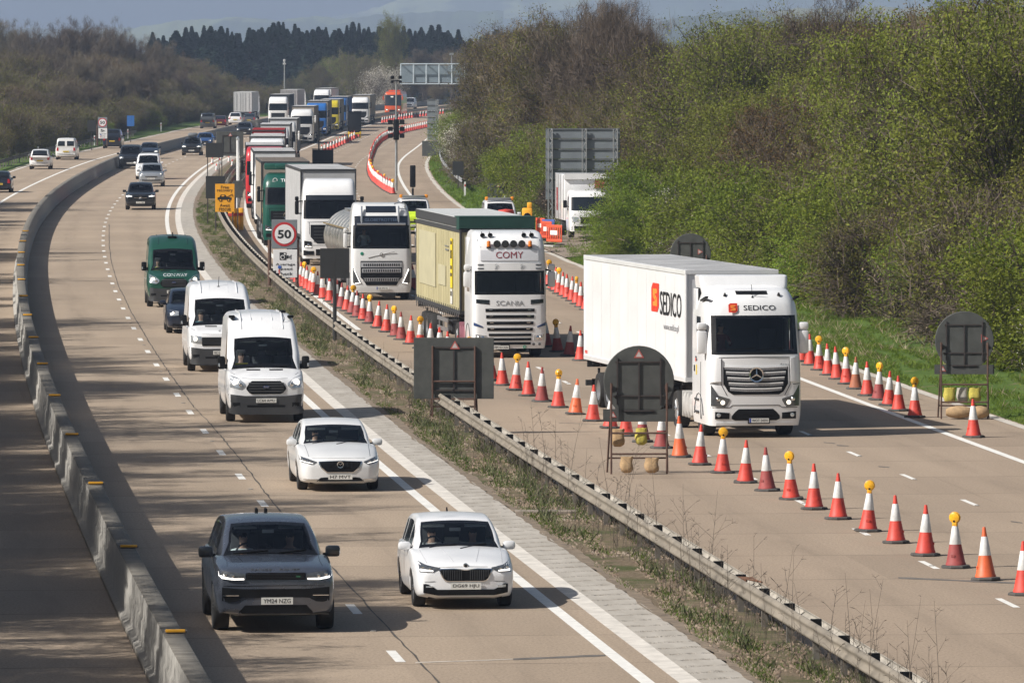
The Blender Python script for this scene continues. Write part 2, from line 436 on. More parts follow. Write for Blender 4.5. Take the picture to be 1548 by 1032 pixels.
# the wandering crack with tar beside the dashes, and sealed joints
M_tar = mat('tar', (.075, .064, .054), .8, var=.3)
rr = random.Random(5)
pts = []
cp = [(631, 997), (501, 856), (421.5, 770.6), (357.5, 687), (319, 641), (293, 615), (252, 558), (228, 521), (199, 473), (179, 432), (169, 399), (165, 371), (165, 338)]
cw = [unproj(*p) for p in cp]
cw = [(cw[0][0]+ (cw[0][0]-cw[1][0])*.6, cw[0][1]+(cw[0][1]-cw[1][1])*.6)]+cw
V = []; Fq = []
for (xa, ya), (xb, yb) in zip(cw[:-1], cw[1:]):
    k = max(2, int(abs(yb-ya)/.8))
    for i in range(k):
        t = i/k; w = .009+.014*rr.random(); j = rr.gauss(0, .022)
        x, y = xa+(xb-xa)*t+j*.5, ya+(yb-ya)*t
        V += [(x-w, y, .004), (x+w, y, .004)]
Fq = [(2*i, 2*i+1, 2*i+3, 2*i+2) for i in range(len(V)//2-1)]
quick_mesh('road_crack', V, Fq, M_tar)['kind'] = 'structure'
V = MB()
def patch_sheet(p, q, w, z, m=0):
    (x0, y0), (x1, y1) = p, q
    k = 8
    vs = []
    for i in range(k+1):
        t = i/k; j = rr.gauss(0, .015); ww = w*(.7+.6*rr.random())
        vs += [(x0+(x1-x0)*t, y0+(y1-y0)*t-ww/2+j, z+.0045), (x0+(x1-x0)*t, y0+(y1-y0)*t+ww/2+j, z+.0045)]
    V.add(vs, [(2*i, 2*i+2, 2*i+3, 2*i+1) for i in range(k)], m)
patch_sheet(unproj(776, 996), unproj(915, 990), .28, 0)
patch_sheet(unproj(1358, 873, RZ), unproj(1536, 881, RZ), .34, RZ)
patch_sheet(unproj(845, 639, RZ), unproj(935, 642, RZ), .12, RZ)
for (a, c2) in (((1245, 668.5), (1262, 670)), ((1265, 673), (1283, 674)), ((1328, 705), (1344, 706)), ((1528, 788), (1545, 790))):
    patch_sheet(unproj(*a, RZ), unproj(*c2, RZ), .3, RZ)
V.build('road_tar_patches', mat('tar_grey', (.14, .125, .11), .8, var=.3), smooth=False)['kind'] = 'structure'
# pale ghost of an old marking
V = MB()
patch_sheet(unproj(628, 1001), unproj(775, 996), .16, 0)
patch_sheet(unproj(395, 762), unproj(470, 760), .10, 0)
V.build('road_ghost_marks', mat('ghost', (.49, .43, .36), .85, var=.2), smooth=False)['kind'] = 'structure'

# ---------------------------------------------------------------- concrete step barrier
M_conc = None
mc, n, l, b = nt('barrier_concrete')
uv = n.new('ShaderNodeUVMap'); tc = n.new('ShaderNodeTexCoord'); sp = n.new('ShaderNodeSeparateXYZ'); l.new(uv.outputs[0], sp.inputs[0])
q = n.new('ShaderNodeCombineXYZ'); l.new(mathn(n, l, 'MULTIPLY', sp.outputs[1], 5.5), q.inputs[1]); l.new(mathn(n, l, 'MULTIPLY', sp.outputs[0], .25), q.inputs[0])
st = noisen(n, l, q.outputs[0], 1.0, 6, .75)
c = ramp(n, l, st, [(.25, (.10, .092, .08)), (.42, (.19, .176, .15)), (.6, (.29, .27, .235)), (.8, (.43, .405, .36))])  # streaky concrete tone, darkened to paint in tree shade along the barrier
c = mixc(n, l, .5, c, ramp(n, l, noisen(n, l, tc.outputs['Object'], 2.2, 6, .7), [(.3, .5), (.65, 1.0)]), 'MULTIPLY')
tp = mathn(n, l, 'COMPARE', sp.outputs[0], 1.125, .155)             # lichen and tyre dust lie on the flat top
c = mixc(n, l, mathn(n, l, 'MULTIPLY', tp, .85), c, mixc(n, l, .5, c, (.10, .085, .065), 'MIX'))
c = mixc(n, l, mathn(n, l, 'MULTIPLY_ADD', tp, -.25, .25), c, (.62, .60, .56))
l.new(c, b.inputs['Base Color']); b.inputs['Roughness'].default_value = .9
bp = n.new('ShaderNodeBump'); bp.inputs['Strength'].default_value = .4; bp.inputs['Distance'].default_value = .02
l.new(noisen(n, l, tc.outputs['Object'], 14, 5, .7), bp.inputs['Height']); l.new(bp.outputs[0], b.inputs['Normal'])
def sweep(name, prof, oc, z, ds, m, parent=None, closed=True, smooth=True):
    """profile of (lateral, height) swept along the road; UV = (distance round the profile, distance along)"""
    k = len(prof); V = []; U = []
    run = [0.0]
    for i in range(1, k+1): run.append(run[-1]+math.dist(prof[i-1], prof[i % k]))
    for d in ds:
        for i in range(k):
            x, y = at(oc+prof[i][0], d); V.append((x, y, z+prof[i][1])); U.append((run[i], d))
    e = k if closed else k-1
    Fq = [(i*k+j, (i+1)*k+j, (i+1)*k+(j+1) % k, i*k+(j+1) % k) for i in range(len(ds)-1) for j in range(e)]
    o = quick_mesh(name, V, Fq, m, parent)
    uv = o.data.uv_layers.new(name='uv'); idx = np.empty(len(o.data.loops), dtype=np.int32)
    o.data.loops.foreach_get('vertex_index', idx); uv.data.foreach_set('uv', np.array(U, dtype=np.float32)[idx].ravel())
    return o
bar = empty('concrete_barrier', (*at(-3.95, 100), 0))
PB = [(.30, 0), (.30, .10), (.21, .14), (.20, .52), (.165, .56), (.155, .89), (.145, .90), (-.145, .90), (-.155, .89), (-.165, .56), (-.20, .52), (-.21, .14), (-.30, .10), (-.30, 0)]
o = sweep('barrier_wall', PB, -3.85, 0, np.concatenate([np.arange(60, 520, 1.5), np.arange(520, 1400, 6)]), mc)
bpy.context.view_layer.update(); o.parent = bar; o.matrix_parent_inverse = Matrix.Translation(bar.location).inverted()
M_amber = mat('amber_plastic', (.85, .42, .03), .4, var=.1)
M_black = mat('black_plastic', (.007, .007, .0075), .5, var=.2, spec=.2)
tag(bar, 'long pale concrete step barrier dividing the two left carriageways', 'barrier')
for k in range(14):
    d = 100.7+17.2*k
    x, y = at(-3.82, d); q = MB()
    q.box((x, y-.02, .945), (.30, .05, .045), 0, bev=.008); q.box((x, y+.03, .93), (.34, .08, .05), 1)
    o = q.build('reflector', [M_amber, mat('reflector_back', (.2, .2, .2), .5)]); o.parent = bar; o.matrix_parent_inverse = Matrix.Translation(bar.location).inverted()
    q = MB(); x, y = at(-3.85, d+7); q.box((x, y, .906), (.22, .28, .012))

# ---------------------------------------------------------------- steel guardrail on the median
def child_world(o, par):
    o.parent = par; o.matrix_parent_inverse = Matrix.Translation(Vector(par.location)).inverted()
    return o
M_rail = mat('weathered_rail', (.235, .205, .165), .75, .15, var=.35, scale=1.2, bump=.2)
M_post = mat('guard_post', (.155, .14, .12), .85, var=.35, scale=5)
M_rust = mat('rusty_steel', (.13, .062, .035), .85, var=.4, scale=6)
gr = empty('guardrail', (*at(6.55, 100), -.1)); tag(gr, 'weathered double steel guardrail with posts along the grassy median', 'guardrail')
dsr = np.concatenate([np.arange(70, 420, 2.0), np.arange(420, 1330, 6)])
PW = [(-.045, .155), (-.10, .11), (-.105, .075), (-.05, .03), (-.05, -.03), (-.105, -.075), (-.10, -.11), (-.045, -.155), (-.035, -.155), (-.09, -.11), (-.095, -.075), (-.035, -.03), (-.035, .03), (-.095, .075), (-.09, .11), (-.035, .155)]
child_world(sweep('rail_beam', PW, 6.52, .52, dsr, M_rail), gr)
child_world(sweep('rail_beam', [(-a-.0, c) for a, c in PW][::-1], 6.78, .44, dsr, mat('dusty_rail', (.36, .33, .285), .8, .05, var=.35, scale=1.5)), gr)
# strengthening box between the beams
for k in range(100):
    d = 93.0+3.0*k; x, y = at(6.62, d); q = MB(); a = heading(d)
    q.box((x, y, .13), (.10, .055, .98), 0, rz=-a); q.box((x-.0, y, .60), (.17, .10, .13), 1, rz=-a)
    child_world(q.build('post', [M_post, M_black], smooth=False), gr)
q = MB()
for k in range(260):
    d = 393+3.0*k; x, y = at(6.62, d); q.box((x, y, .08), (.10, .06, 1.0))
child_world(tag(q.build('posts_beyond', M_post, smooth=False), kind='stuff'), gr)
# low guardrail on the outer verge of the far left road and the short one by the slip
lg = empty('guardrail', (*at(-13.2, 560), 0)); tag(lg, 'dark guardrail on the far left verge below the bare wood', 'guardrail')
child_world(sweep('rail_beam', PW, -13.0, .62, np.arange(430, 760, 6.0), mat('dark_rail', (.12, .115, .11), .8, .2)), lg)
for k in range(80):
    d = 432+4.0*k; x, y = at(-13.1, d); q = MB(); q.box((x, y, .35), (.1, .08, .9)); child_world(q.build('post', M_post, smooth=False), lg)

sg = empty('guardrail', (*at(23.6, 520), 0)); tag(sg, 'short curved galvanised guardrail on the grass beside the right road edge', 'guardrail')
M_galv = mat('galvanised', (.42, .43, .43), .45, .6, var=.2)
child_world(sweep('rail_beam', PW, 23.6, .55, np.arange(468, 640, 4.0), M_galv), sg)
for k in range(28):
    d = 470+6.0*k; x, y = at(23.7, d); q = MB(); q.box((x, y, .1), (.1, .08, 1.1)); child_world(q.build('post', M_post, smooth=False), sg)

# debris in front of the beam
# ---------------------------------------------------------------- vegetation
def foliage_mat(name, stops, rough=.6, trans=.35, island=True):
    m, n, l, b = nt(name)
    g = n.new('ShaderNodeNewGeometry'); oi = n.new('ShaderNodeObjectInfo'); tc = n.new('ShaderNodeTexCoord')
    f = mathn(n, l, 'MULTIPLY_ADD', g.outputs['Random Per Island'], .34, mathn(n, l, 'MULTIPLY_ADD', noisen(n, l, tc.outputs['Object'], .6, 3), 1.3, -.32))
    c = ramp(n, l, f, stops)
    hs = n.new('ShaderNodeHueSaturation'); l.new(c, hs.inputs['Color'])
    l.new(mathn(n, l, 'MULTIPLY_ADD', oi.outputs['Random'], .035, .4825), hs.inputs['Hue'])
    l.new(mathn(n, l, 'MULTIPLY_ADD', oi.outputs['Random'], .45, .78), hs.inputs['Value'])
    l.new(hs.outputs[0], b.inputs['Base Color'])
    b.inputs['Roughness'].default_value = rough; b.inputs['Specular IOR Level'].default_value = .1
    if trans > 0:
        tl = n.new('ShaderNodeBsdfTranslucent'); l.new(hs.outputs[0], tl.inputs[0]); mx = n.new('ShaderNodeMixShader'); mx.inputs[0].default_value = trans
        l.new(b.outputs[0], mx.inputs[1]); l.new(tl.outputs[0], mx.inputs[2]); l.new(mx.outputs[0], n['Material Output'].inputs[0])
    return m
ML = {
 'green': foliage_mat('leaf_green', [(.1, (.08, .098, .015)), (.45, (.17, .19, .028)), (.8, (.25, .27, .055)), (1, (.18, .14, .04))]),
 'bright': foliage_mat('leaf_bright', [(.1, (.085, .125, .014)), (.5, (.175, .225, .028)), (.9, (.28, .325, .05))]),
 'olive': foliage_mat('leaf_olive', [(.1, (.075, .078, .018)), (.5, (.15, .145, .034)), (.9, (.23, .21, .06))]),
 'red': foliage_mat('leaf_red', [(.1, (.09, .06, .025)), (.5, (.165, .11, .045)), (.9, (.21, .17, .055))]),
 'white': foliage_mat('blossom', [(.1, (.42, .39, .32)), (.5, (.66, .63, .55)), (1, (.80, .78, .72))], trans=.2),
 'straw': foliage_mat('dead_stems', [(.1, (.22, .16, .10)), (.6, (.40, .32, .22)), (1, (.52, .45, .34))], trans=.1),
 'pine': foliage_mat('needles', [(.1, (.005, .012, .010)), (.5, (.010, .022, .016)), (.9, (.018, .034, .021))], trans=.1),
}
M_twig = foliage_mat('twig', [(.1, (.060, .047, .038)), (.5, (.115, .088, .070)), (.9, (.175, .14, .115))], trans=0)
M_twig_pale = foliage_mat('twig_pale', [(.1, (.065, .052, .038)), (.5, (.125, .100, .074)), (.9, (.20, .165, .125))], trans=0)
M_bark = mat('bark', (.085, .068, .052), .9, var=.4, scale=4)

def unit(v): return v/np.maximum(1e-9, np.linalg.norm(v, axis=-1, keepdims=True))

def tree_meshes(seed, h, w, base, lobes, ncl, twigs, twig_len, leaves, leaf, spread, leaf_m, twig_m, limb_r=.16, stems=1, up=.5, twig_w=.012, skirt=0.0):
    """returns (trunk mesh, crown mesh): limbs run to lobes, branchlets to clusters, twigs and leaves stand on the clusters"""
    rng = np.random.default_rng(seed)
    # lobes of the crown
    L = []
    for i in range(lobes):
        a = 2*math.pi*(i/lobes+.15*rng.random()); r = w*.5*(.25+.5*rng.random()) if i else 0
        zz = base+(h-base)*(.28+.5*rng.random()) if i else base+(h-base)*.72
        L.append((np.array([r*math.cos(a), r*math.sin(a), zz]), np.array([w*.5*(.42+.25*rng.random())]*2+[(h-base)*(.24+.12*rng.random())])))
    L = [(c, np.array([s[0], s[1], min(s[2], h-c[2], c[2]-base*.6)])) for c, s in L]
    C = []; Lc = []
    while len(C) < ncl:
        k = rng.integers(len(L)); c, s = L[k]
        d = unit(rng.normal(size=3)); rr = rng.random()**.38
        p = c+d*s*rr*(1+.18*rng.normal())
        if p[2] < base*.5 or p[2] > h*1.05: continue
        if rng.random() < skirt: p[2] = .1+p[2]*.6*rng.random(); p[:2] *= .9
        C.append(p); Lc.append(k)
    C = np.array(C); Lc = np.array(Lc)
    tb = MB(); sg = 6
    stempts = []
    for q in range(stems):
        a = 2*math.pi*q/max(1, stems)+rng.random(); o = 0 if stems == 1 else .25+.35*rng.random()
        stempts.append(np.array([o*math.cos(a), o*math.sin(a), -.3]))
    limbs = []
    for k, (c, s) in enumerate(L):
        b0 = stempts[k % len(stempts)]
        fork = np.array([b0[0]*1.3, b0[1]*1.3, base*(.35+.5*rng.random()) if stems == 1 else .2])
        top = c+np.array([0, 0, s[2]*.5])
        P = []
        for t in np.linspace(0, 1, 7):
            m1 = fork*(1-t)+top*t; m1[2] = fork[2]+(top[2]-fork[2])*t**.8
            m1 += rng.normal(size=3)*.04*h*.25*math.sin(math.pi*t)
            P.append(m1)
        limbs.append(np.array(P))
        r0 = limb_r*(.55+.2*rng.random())
        tb.tube([tuple(b0)]+[tuple(p) for p in P] if stems > 1 else [tuple(p) for p in P], [r0*(1.1 if stems > 1 else 1)]*(1 if stems > 1 else 0)+[r0*(1-.85*t) for t in np.linspace(0, 1, 7)], 6)
    if stems == 1:
        tb.tube([(0, 0, -.4), (0.02*h, 0, base*.4), (0, .01*h, base*.8), (0, 0, base+(h-base)*.55)], [limb_r*1.25, limb_r, limb_r*.85, limb_r*.3], 8)
    for i in range(0, ncl, 3):                       # visible secondary branches
        P = limbs[Lc[i]]; j = rng.integers(2, 6); a = P[j]; b = C[i]; mid = (a+b)/2+np.array([0, 0, -.05*np.linalg.norm(b-a)])
        r = limb_r*.16
        tb.tube([tuple(a), tuple(mid), tuple(b)], [r, r*.7, r*.3], 4, cap=False)
    trunk = tb.build('trunk', M_bark)
    # twigs: slim four-sided blades
    ctr = np.array([0, 0, base+(h-base)*.35])
    V = []; Fq = []; mi = []
    if twigs:
        n = ncl*twigs; p0 = np.repeat(C, twigs, 0)+rng.normal(size=(n, 3))*spread*.35
        out = unit(p0-ctr); dr = unit(out*.8+np.array([0, 0, up])+rng.normal(size=(n, 3))*.65)
        ln = twig_len*(.5+rng.random((n, 1)))
        s0 = p0-dr*ln*.45; s1 = p0+dr*ln*.55
        sd = unit(np.cross(dr, rng.normal(size=(n, 3))))*twig_w*(.6+.8*rng.random((n, 1)))
        kink = rng.normal(size=(n, 3))*.08*ln
        q = np.stack([s0-sd, s0+sd, p0+kink+sd*.8, s1, p0+kink-sd*.8], 1)
        V.append(q.reshape(-1, 3)); idx = np.arange(n)[:, None]*5
        Fq.append(np.concatenate([np.stack([idx[:, 0], idx[:, 0]+1, idx[:, 0]+2, idx[:, 0]+4], 1), np.stack([idx[:, 0]+4, idx[:, 0]+2, idx[:, 0]+3, idx[:, 0]+3], 1)[:, [0, 1, 2, 2]]]))
        mi += [0]*(2*n)
    nv = sum(len(v) for v in V)
    if leaves:
        n = ncl*leaves; dens = .35+1.3*rng.random(ncl); rep = rng.choice(ncl, n, p=dens/dens.sum())
        c = C[rep]+rng.normal(size=(n, 3))*spread*np.array([1, 1, .8])
        a = unit(rng.normal(size=(n, 3))+np.array([0, 0, .3])); bb = unit(np.cross(a, rng.normal(size=(n, 3))))
        s = leaf*(.55+.9*rng.random((n, 1)))
        a = a*s; bb = bb*s*.55
        q = np.stack([c-a*.6, c+bb*.6, c+a*.7, c-bb*.6], 1); V.append(q.reshape(-1, 3))
        idx = nv+np.arange(n)[:, None]*4+np.arange(4)[None]
        Fq.append(idx); mi += [1]*n
    V = np.concatenate(V); Fq = [f for f in Fq]
    # degenerate tip quads become triangles through polygons of mixed size
    faces4 = []; 
    me = bpy.data.meshes.new('crown')
    loops = []; starts = []; cnt = 0
    L4 = np.concatenate(Fq)
    isd = L4[:, 2] == L4[:, 3]
    tot = np.where(isd, 3, 4); starts = np.concatenate([[0], np.cumsum(tot)[:-1]])
    flat_ = L4.ravel(); keep = np.ones(len(flat_), bool); keep[3::4][isd] = False; flat_ = flat_[keep]
    me.vertices.add(len(V)); me.vertices.foreach_set('co', V.astype(np.float32).ravel())
    me.loops.add(len(flat_)); me.loops.foreach_set('vertex_index', flat_.astype(np.int32))
    me.polygons.add(len(L4)); me.polygons.foreach_set('loop_start', starts.astype(np.int32))
    me.materials.append(twig_m); me.materials.append(leaf_m)
    me.polygons.foreach_set('material_index', np.array(mi, dtype=np.int32)); me.update(calc_edges=True)
    tm = trunk.data; bpy.data.objects.remove(trunk)
    return tm, me, h

KINDS = {}
def kind(name, n, **k):
    KINDS[name] = [tree_meshes(seed=hash(name) % 997+i*31 if False else sum(map(ord, name))+i*31, **k) for i in range(n)]
kind('green_tree', 4, h=9.5, w=9, base=1.6, lobes=8, ncl=430, twigs=7, twig_len=.85, leaves=84, leaf=.085, spread=.33, leaf_m=ML['green'], twig_m=M_twig, stems=3, limb_r=.15, skirt=.12)
kind('olive_tree', 3, h=9.0, w=8, base=1.4, lobes=8, ncl=400, twigs=13, twig_len=1.0, leaves=60, leaf=.078, spread=.33, leaf_m=ML['olive'], twig_m=M_twig, stems=3, limb_r=.14, skirt=.12)
kind('red_tree', 3, h=8.5, w=7.5, base=1.2, lobes=8, ncl=400, twigs=16, twig_len=.7, leaves=54, leaf=.072, spread=.34, leaf_m=ML['red'], twig_m=M_twig_pale, stems=3, limb_r=.13)
kind('bare_tree', 4, h=12, w=8.5, base=2.6, lobes=9, ncl=520, twigs=34, twig_len=.85, leaves=10, leaf=.06, spread=.55, leaf_m=ML['red'], twig_m=M_twig_pale, limb_r=.2, up=.35, twig_w=.010)
kind('oak_tree', 2, h=13, w=10, base=3.5, lobes=9, ncl=380, twigs=9, twig_len=1.1, leaves=60, leaf=.10, spread=.55, leaf_m=ML['green'], twig_m=M_twig, limb_r=.26)
kind('hawthorn_bush', 4, h=3.6, w=4.6, base=.25, lobes=7, ncl=230, twigs=4, twig_len=.55, leaves=105, leaf=.064, spread=.23, leaf_m=ML['bright'], twig_m=M_twig, stems=3, limb_r=.06, twig_w=.009, skirt=.35)
kind('dark_bush', 3, h=3.4, w=4.4, base=.25, lobes=7, ncl=230, twigs=16, twig_len=.75, leaves=50, leaf=.06, spread=.32, leaf_m=ML['olive'], twig_m=M_twig, stems=3, limb_r=.06, twig_w=.009, skirt=.35)
kind('blossom_bush', 3, h=3.0, w=3.8, base=.3, lobes=7, ncl=200, twigs=9, twig_len=.7, leaves=38, leaf=.055, spread=.28, leaf_m=ML['white'], twig_m=M_twig_pale, stems=3, limb_r=.05, twig_w=.009, skirt=.3)
kind('bramble_bush', 3, h=1.9, w=3.6, base=.1, lobes=6, ncl=170, twigs=30, twig_len=.95, leaves=10, leaf=.06, spread=.3, leaf_m=ML['straw'], twig_m=M_twig_pale, stems=3, limb_r=.03, twig_w=.010, up=.1)

def conifer(seed, h, w):
    rng = np.random.default_rng(seed); n = 5200
    t = rng.random(n)**.75; z = h*(.10+.9*t)
    lay = (np.sin(z*3.1)+np.sin(z*1.7+seed))*.12
    r = w*.5*np.clip(1.05*(1-t**(1.3+.5*(seed % 3)))+.10*np.sin(z*2.3+seed)*(1-t)+lay*.6*(1-t), .02, None)*(.5+.5*rng.random(n)**.5); a = rng.random(n)*2*math.pi
    r *= 1+.30*np.sin(a*3+seed+z*.9)+.15*np.sin(a*7+z*2)
    c = np.stack([r*np.cos(a), r*np.sin(a), z-r*.25], 1)
    d = unit(np.stack([np.cos(a), np.sin(a), -.35+.5*rng.random(n)], 1)+rng.normal(size=(n, 3))*.3); s = .62*(.5+rng.random((n, 1)))
    sd = unit(np.cross(d, rng.normal(size=(n, 3))))*s*.28
    V = np.stack([c-d*s*.5, c+sd, c+d*s*.5, c-sd], 1).reshape(-1, 3); Fq = np.arange(n*4).reshape(-1, 4)
    o = quick_mesh('crown', V, Fq, ML['pine']); me = o.data; bpy.data.objects.remove(o)
    b = MB(); b.tube([(0, 0, -.3), (0, 0, h*.5), (0, 0, h*.93)], [.26, .16, .04], 7); o = b.build('trunk', M_bark); tm = o.data; bpy.data.objects.remove(o)
    return tm, me, h
KINDS['conifer_tree'] = [conifer(3+i, 15, 6.4+.8*(i % 3)) for i in range(6)]

RT = random.Random(77)
NTREE = 0
def plant(kd, x, y, z, hgt, label, group, cat=None, wide=1.0, lean=0.0):
    global NTREE
    tm, cm, h0 = KINDS[kd][RT.randrange(len(KINDS[kd]))]
    nm = kd
    e = empty(nm, (x, y, z), RT.random()*6.28)
    s = hgt/h0; e.scale = (s*wide*(.9+.2*RT.random()), s*wide*(.9+.2*RT.random()), s)
    for part, me in (('trunk', tm), ('crown', cm)):
        o = bpy.data.objects.new(part, me); COL.objects.link(o); o.parent = e
    tag(e, label, cat or ('bush' if 'bush' in kd else 'tree'), group); NTREE += 1
    return e
def plant_px(kd, px, ytop, d, label, group, zg=0.0, wide=1.0, **k):
    """a tree whose foot stands at distance d and whose top reaches the given height"""
    x = (px-X0)/F*d; top = H-(ytop-Y0)/F*d
    return plant(kd, x, d, zg, top-zg, label, group, wide=wide, **k)

LB = {
 'green_tree': 'tree in fresh yellow green leaf in the wood right of the road',
 'olive_tree': 'olive brown budding tree in the wood right of the road',
 'red_tree': 'reddish brown budding tree in the wood right of the road',
 'bare_tree': 'bare grey brown tree in the wood right of the road',
 'oak_tree': 'spreading pale olive oak rising above the wood right of the road',
 'hawthorn_bush': 'bright green hawthorn bush on the grassy verge right of the road',
 'dark_bush': 'twiggy dull green bush on the verge right of the road',
 'blossom_bush': 'white blossoming blackthorn bush on the verge right of the road',
 'bramble_bush': 'dry straw coloured bramble clump on the grassy verge right of the road'}
GB = {k: v.split(' in ')[0].split(' on ')[0]+'s by the right verge' for k, v in LB.items()}
CAN = [(600, 190), (640, 172), (670, 135), (700, 100), (740, 66), (780, 46), (830, 30), (880, 8), (950, 12), (980, 30), (1005, 74), (1050, 62), (1080, 42), (1120, 22), (1200, 12), (1250, 18), (1300, 26), (1330, 12), (1400, 6), (1450, -18), (1548, -30), (1800, -40)]
def wood(kd, o, d, h, wide=1.0, z=None):
    x, y = at(o, d); zt = H-(max(np.interp(X0+F*x/y-q, [p[0] for p in CAN], [p[1] for p in CAN]) for q in (0, 18, 36))+14+30*RT.random()-Y0)/F*y     # the canopy line against the hills
    h = max(2.2, min(h, zt-vz(o, d))); plant(kd, x, y, vz(o, d)-.1 if z is None else z, h, LB[kd], GB[kd], wide=wide)

# the wood right of the road: bushes at the front, trees rising behind; only what the lens or its neighbours could see
def vis(o, d, m=6.0):
    x, y = at(o, d); return -m-18 < x < .0774*y+m and y > 120
d = 140.0
while d < 760:                                              # front row
    o = 27.6+1.5*RT.random() if d < 330 else 26.0+1.5*RT.random()
    if 325 < d < 372: o += 11                                # clearing with the parked lorry
    if 410 < d < 470: o += 2.0
    if vis(o, d):
        r = RT.random()
        kd = 'hawthorn_bush' if r < .50 else 'dark_bush' if r < .74 else 'blossom_bush' if r < .90 else 'bramble_bush'
        if 292 < d < 325: kd = 'bramble_bush' if r < .35 else 'blossom_bush' if r < .7 else 'hawthorn_bush'
        if 470 < d < 600 and r < .4: kd = 'blossom_bush'
        wood(kd, o, d, {'hawthorn_bush': 3.6, 'dark_bush': 3.4, 'blossom_bush': 2.6, 'bramble_bush': 1.8}[kd]*(.62+.85*RT.random()), 1.1)
    d += 2.6 if d < 330 else 4.2
d = 140.0
while d < 760:                                              # second row
    o = 30.8+1.6*RT.random()
    if 325 < d < 372: o += 9
    if vis(o, d):
        r = RT.random(); kd = 'hawthorn_bush' if r < .34 else 'dark_bush' if r < .50 else 'olive_tree' if r < .66 else 'red_tree' if r < .84 else 'green_tree'
        wood(kd, o, d, (4.2 if 'bush' in kd else 6.2)*(.70+.6*RT.random()), 1.15)
    d += 4.2 if d < 330 else 6
for o0, h0, st in ((34.5, 7.6, 6.0), (39.5, 9.6, 6.5), (46, 11.0, 8), (54, 12.2, 10)):   # trees behind
    d = 145.0
    while d < 800:
        o = o0+2.5*(RT.random()-.5)
        if vis(o, d):
            r = RT.random()
            far = min(1, max(0, (d-300)/250))
            kd = 'green_tree' if r < .62-.22*far else 'olive_tree' if r < .82-.12*far else 'red_tree' if r < .95-.08*far else 'bare_tree'
            hh = h0*(.84+.3*RT.random())
            if d > 330: hh *= .95
            if kd == 'bare_tree': hh *= 1.12
            wood(kd, o, d, hh, 1.1)
        d += st*(.8+.4*RT.random())
for px, d, h in ((944, 318, 3.2), (962, 322, 4.2), (930, 310, 1.8), (978, 330, 4.8)): plant('hawthorn_bush', (px-X0)/F*d, d, .1, h, LB['hawthorn_bush'], GB['hawthorn_bush'])
# crowns that stand out against the hills
for px, yt, d, kd in ((1110, 22, 330, 'oak_tree'), (1165, 12, 335, 'oak_tree'), (1060, 55, 345, 'olive_tree'), (1235, 2, 330, 'bare_tree'), (1275, 4, 335, 'bare_tree'), (1330, 30, 300, 'bare_tree'),
                      (885, 6, 440, 'bare_tree'), (915, 2, 430, 'bare_tree'), (945, 18, 425, 'bare_tree'), (970, 30, 420, 'bare_tree'), (845, 26, 460, 'olive_tree'), (815, 34, 470, 'red_tree'), (870, 30, 455, 'olive_tree'),
                      (780, 46, 520, 'olive_tree'), (775, 66, 560, 'red_tree'), (752, 84, 600, 'olive_tree'), (1430, 8, 260, 'bare_tree'), (1480, -5, 250, 'green_tree'), (1540, -8, 230, 'green_tree'), (1380, 14, 280, 'red_tree'), (1010, 78, 400, 'olive_tree'), (1400, 30, 262, 'green_tree')):
    if kd == 'bare_tree': lb = 'tall bare tree whose twiggy crown stands against the hill right of the road'
    else: lb = LB[kd]
    plant_px(kd, px, yt, d, lb, 'tall bare trees against the hill' if kd == 'bare_tree' else GB[kd], zg=.5, wide=.85 if kd == 'bare_tree' else 1.0)

# left of the road: bare wood behind the far left carriageway
GL = {'bare_tree': ('bare brown tree in the wood left of the road', 'bare trees left of the road'),
      'red_tree': ('reddish twiggy tree in the wood left of the road', 'reddish trees left of the road'),
      'olive_tree': ('olive budding tree in the wood left of the road', 'olive trees left of the road'),
      'green_tree': ('green leafing tree at the edge of the wood left of the road', 'green trees left of the road'),
      'hawthorn_bush': ('green bush behind the guardrail left of the road', 'green bushes left of the road'),
      'dark_bush': ('twiggy dull bush behind the guardrail left of the road', 'dull bushes left of the road')}
def lwood(kd, px, yt, d, wide=1.0):
    lim = ref(d)[0]-(15.5 if 'bush' in kd else 17.5); x = (px-X0)/F*d
    if x > lim: px = X0+(lim-RT.random()*3)/d*F
    plant_px(kd, px, yt, d, *GL[kd], zg=.2, wide=wide)
for i in range(8): lwood(RT.choice(['bare_tree', 'red_tree', 'bare_tree', 'olive_tree']), -30+i*36+RT.random()*16, 118+RT.random()*26-(20 if i < 2 else 0), 690+RT.random()*40, 1.05)
for i in range(11): lwood(RT.choice(['bare_tree', 'bare_tree', 'red_tree']), -20+i*26+RT.random()*14, (64 if i < 7 else 78)+RT.random()*16+i*1.0, 800+RT.random()*60, .9)
for i in range(9): lwood('bare_tree', -20+i*30+RT.random()*14, 30+RT.random()*14+(i > 6)*14, 930+RT.random()*60, .8)
for px, yt, d in ((12, 165, 600), (34, 168, 625), (-8, 150, 610), (56, 186, 640), (4, 190, 575), (25, 195, 600), (-14, 178, 560)): lwood('dark_bush', px, yt, d, 1.0)
for i in range(44): lwood(RT.choice(['dark_bush', 'dark_bush', 'dark_bush', 'hawthorn_bush']), 2+i*8+RT.random()*8, 186+RT.random()*18-i*.9, 655+i*4.5+RT.random()*14, 1.15)
for i in range(15): lwood(RT.choice(['bare_tree', 'olive_tree', 'olive_tree', 'bare_tree']), 190+i*20+RT.random()*12, 104+RT.random()*26, 930+RT.random()*60, 1.0)
for i in range(9): lwood('dark_bush', 215+i*17+RT.random()*8, 150+RT.random()*10, 900+RT.random()*20, 1.3)
d = 636.0
